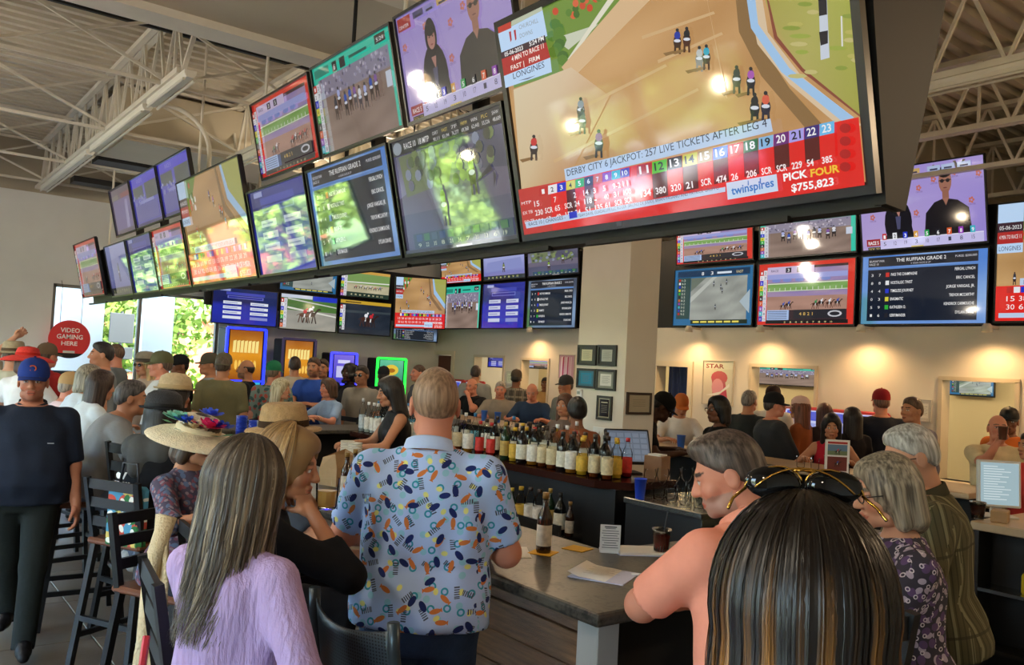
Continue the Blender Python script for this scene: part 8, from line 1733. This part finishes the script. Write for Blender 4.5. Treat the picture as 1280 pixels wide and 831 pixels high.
def s_vio(d): d.grid(0, 0, 1, 1, lambda u, v: vcol('#3a3ac0', '#7a6ae8', v), 5, 5); d.rect(0.15, 0.2, 0.85, 0.6, '#c8c8f4'); d.rect(0.2, 0.7, 0.8, 0.82, '#d8d8ff')
def s_green(d): d.grid(0, 0, 1, 1, lambda u, v: vcol('#1a7a6a', '#60c8a0', v), 5, 5); d.ell(0.5, 0.6, 0.3, 0.22, '#e8c840'); d.ell(0.5, 0.58, 0.16, 0.09, '#a86a18')
slot(309, 0, '#2434ff', 'slot machine edged in blue light beside the windows', s_gold, s_blue, 0.66, 2.22)
slot(376, 0, '#201c30', 'dark slot machine with glowing golden picture', s_gold, s_gold, 0.6, 2.1)
slot(433, 0, '#3a3cff', 'slim slot machine edged in violet blue light', s_vio, s_vio, 0.5, 1.9)
slot(493, 0, '#20f040', 'slot machine edged in bright green light', s_green, s_vio, 0.6, 1.85)
# arched gaming sign above the golden machine
# VIDEO GAMING HERE disc in the window
p = onY(87, 424, 14.86); sg = thing('round_sign', 'round red sign reading VIDEO GAMING HERE in the far window', 'sign', (p[0], 14.86, p[2]))
m = MB(); m.tube([(0, 0, 0), (0, 0.02, 0)], 0.30, 40); m.build('disc', mat('sign_red', '#d8262a', 0.4), sg); 
m = MB(); m.prism([(0.3*math.sin(a), -0.3*math.cos(a)) for a in np.linspace(-0.75, 0.75, 14)], -0.004, 0.0, 1); m.build('lower_band', M_dark, sg)
d = Draw(1.0); d.text('VIDEO', 0.5, 0.68, 0.12, '#f4e8e4', 0.46, 'c', 0.02); d.text('GAMING', 0.5, 0.51, 0.12, '#f4e8e4', 0.62, 'c', 0.02); d.text('HERE', 0.5, 0.34, 0.11, '#f4e8e4', 0.38, 'c', 0.02); d.rect(0.36, 0.14, 0.64, 0.2, '#c8c8c4')
link_mesh('lettering', d.mesh('print', 0.6, 0.6, M_print, -0.3, -0.3, -0.005), sg)
for sx in (-0.15, 0.15): MB().tube([(sx, 0.01, 0.25), (sx, 0.01, 2.7-p[2]), (sx, 0.138, 2.8-p[2])], 0.004, 6).build('hanging_wire', M_dark, sg)
p = onY(86, 455, 14.3); cbx = thing('ticket_machine', 'dark ticket machine below the round red sign', 'machine', (p[0], 14.2, 0)); MB().box2((-0.3, 0, 0), (0.3, 0.4, 1.0), 0.02).build('base', M_black, cbx); MB().box((0, 0.2, 1.18), (0.6, 0.3, 0.4), Matrix.Rotation(rad(-12), 3, 'X'), 0.03).build('head', M_dark, cbx)
# road sign seen through the window
rsg = thing('road_sign', 'back of a grey road sign on a post outside the far window', 'sign', (onY(152, 410, 19)[0], 19.0, -0.12)); zz = onY(152, 410, 19)[2]+0.12; MB().box((0, 0, zz), (0.48, 0.02, 0.62), None, 0.01).build('panel', mat('sign_back', '#23282a', 0.8), rsg); MB().box((0, 0, zz-0.52), (0.5, 0.02, 0.25), None, 0.01).build('lower_panel', MATS['sign_back'], rsg); MB().tube([(0, 0.03, 0), (0, 0.03, zz+0.35)], 0.03, 8).build('post', MATS['sign_back'], rsg)

_i = DRINKER[0]; _w = _i['arm'][1][2]; _q = Matrix.Rotation(_i['fr'], 4, 'Z') @ Vector((_w[0]-0.03, _w[1]+0.045, _w[2]+0.03)); cup(_q.x+_i['root'][0], _q.y+_i['root'][1], _q.z, '#5a3a2c', 'brown paper cup at the mouth of the drinker in cream', 0.11, 0.038)
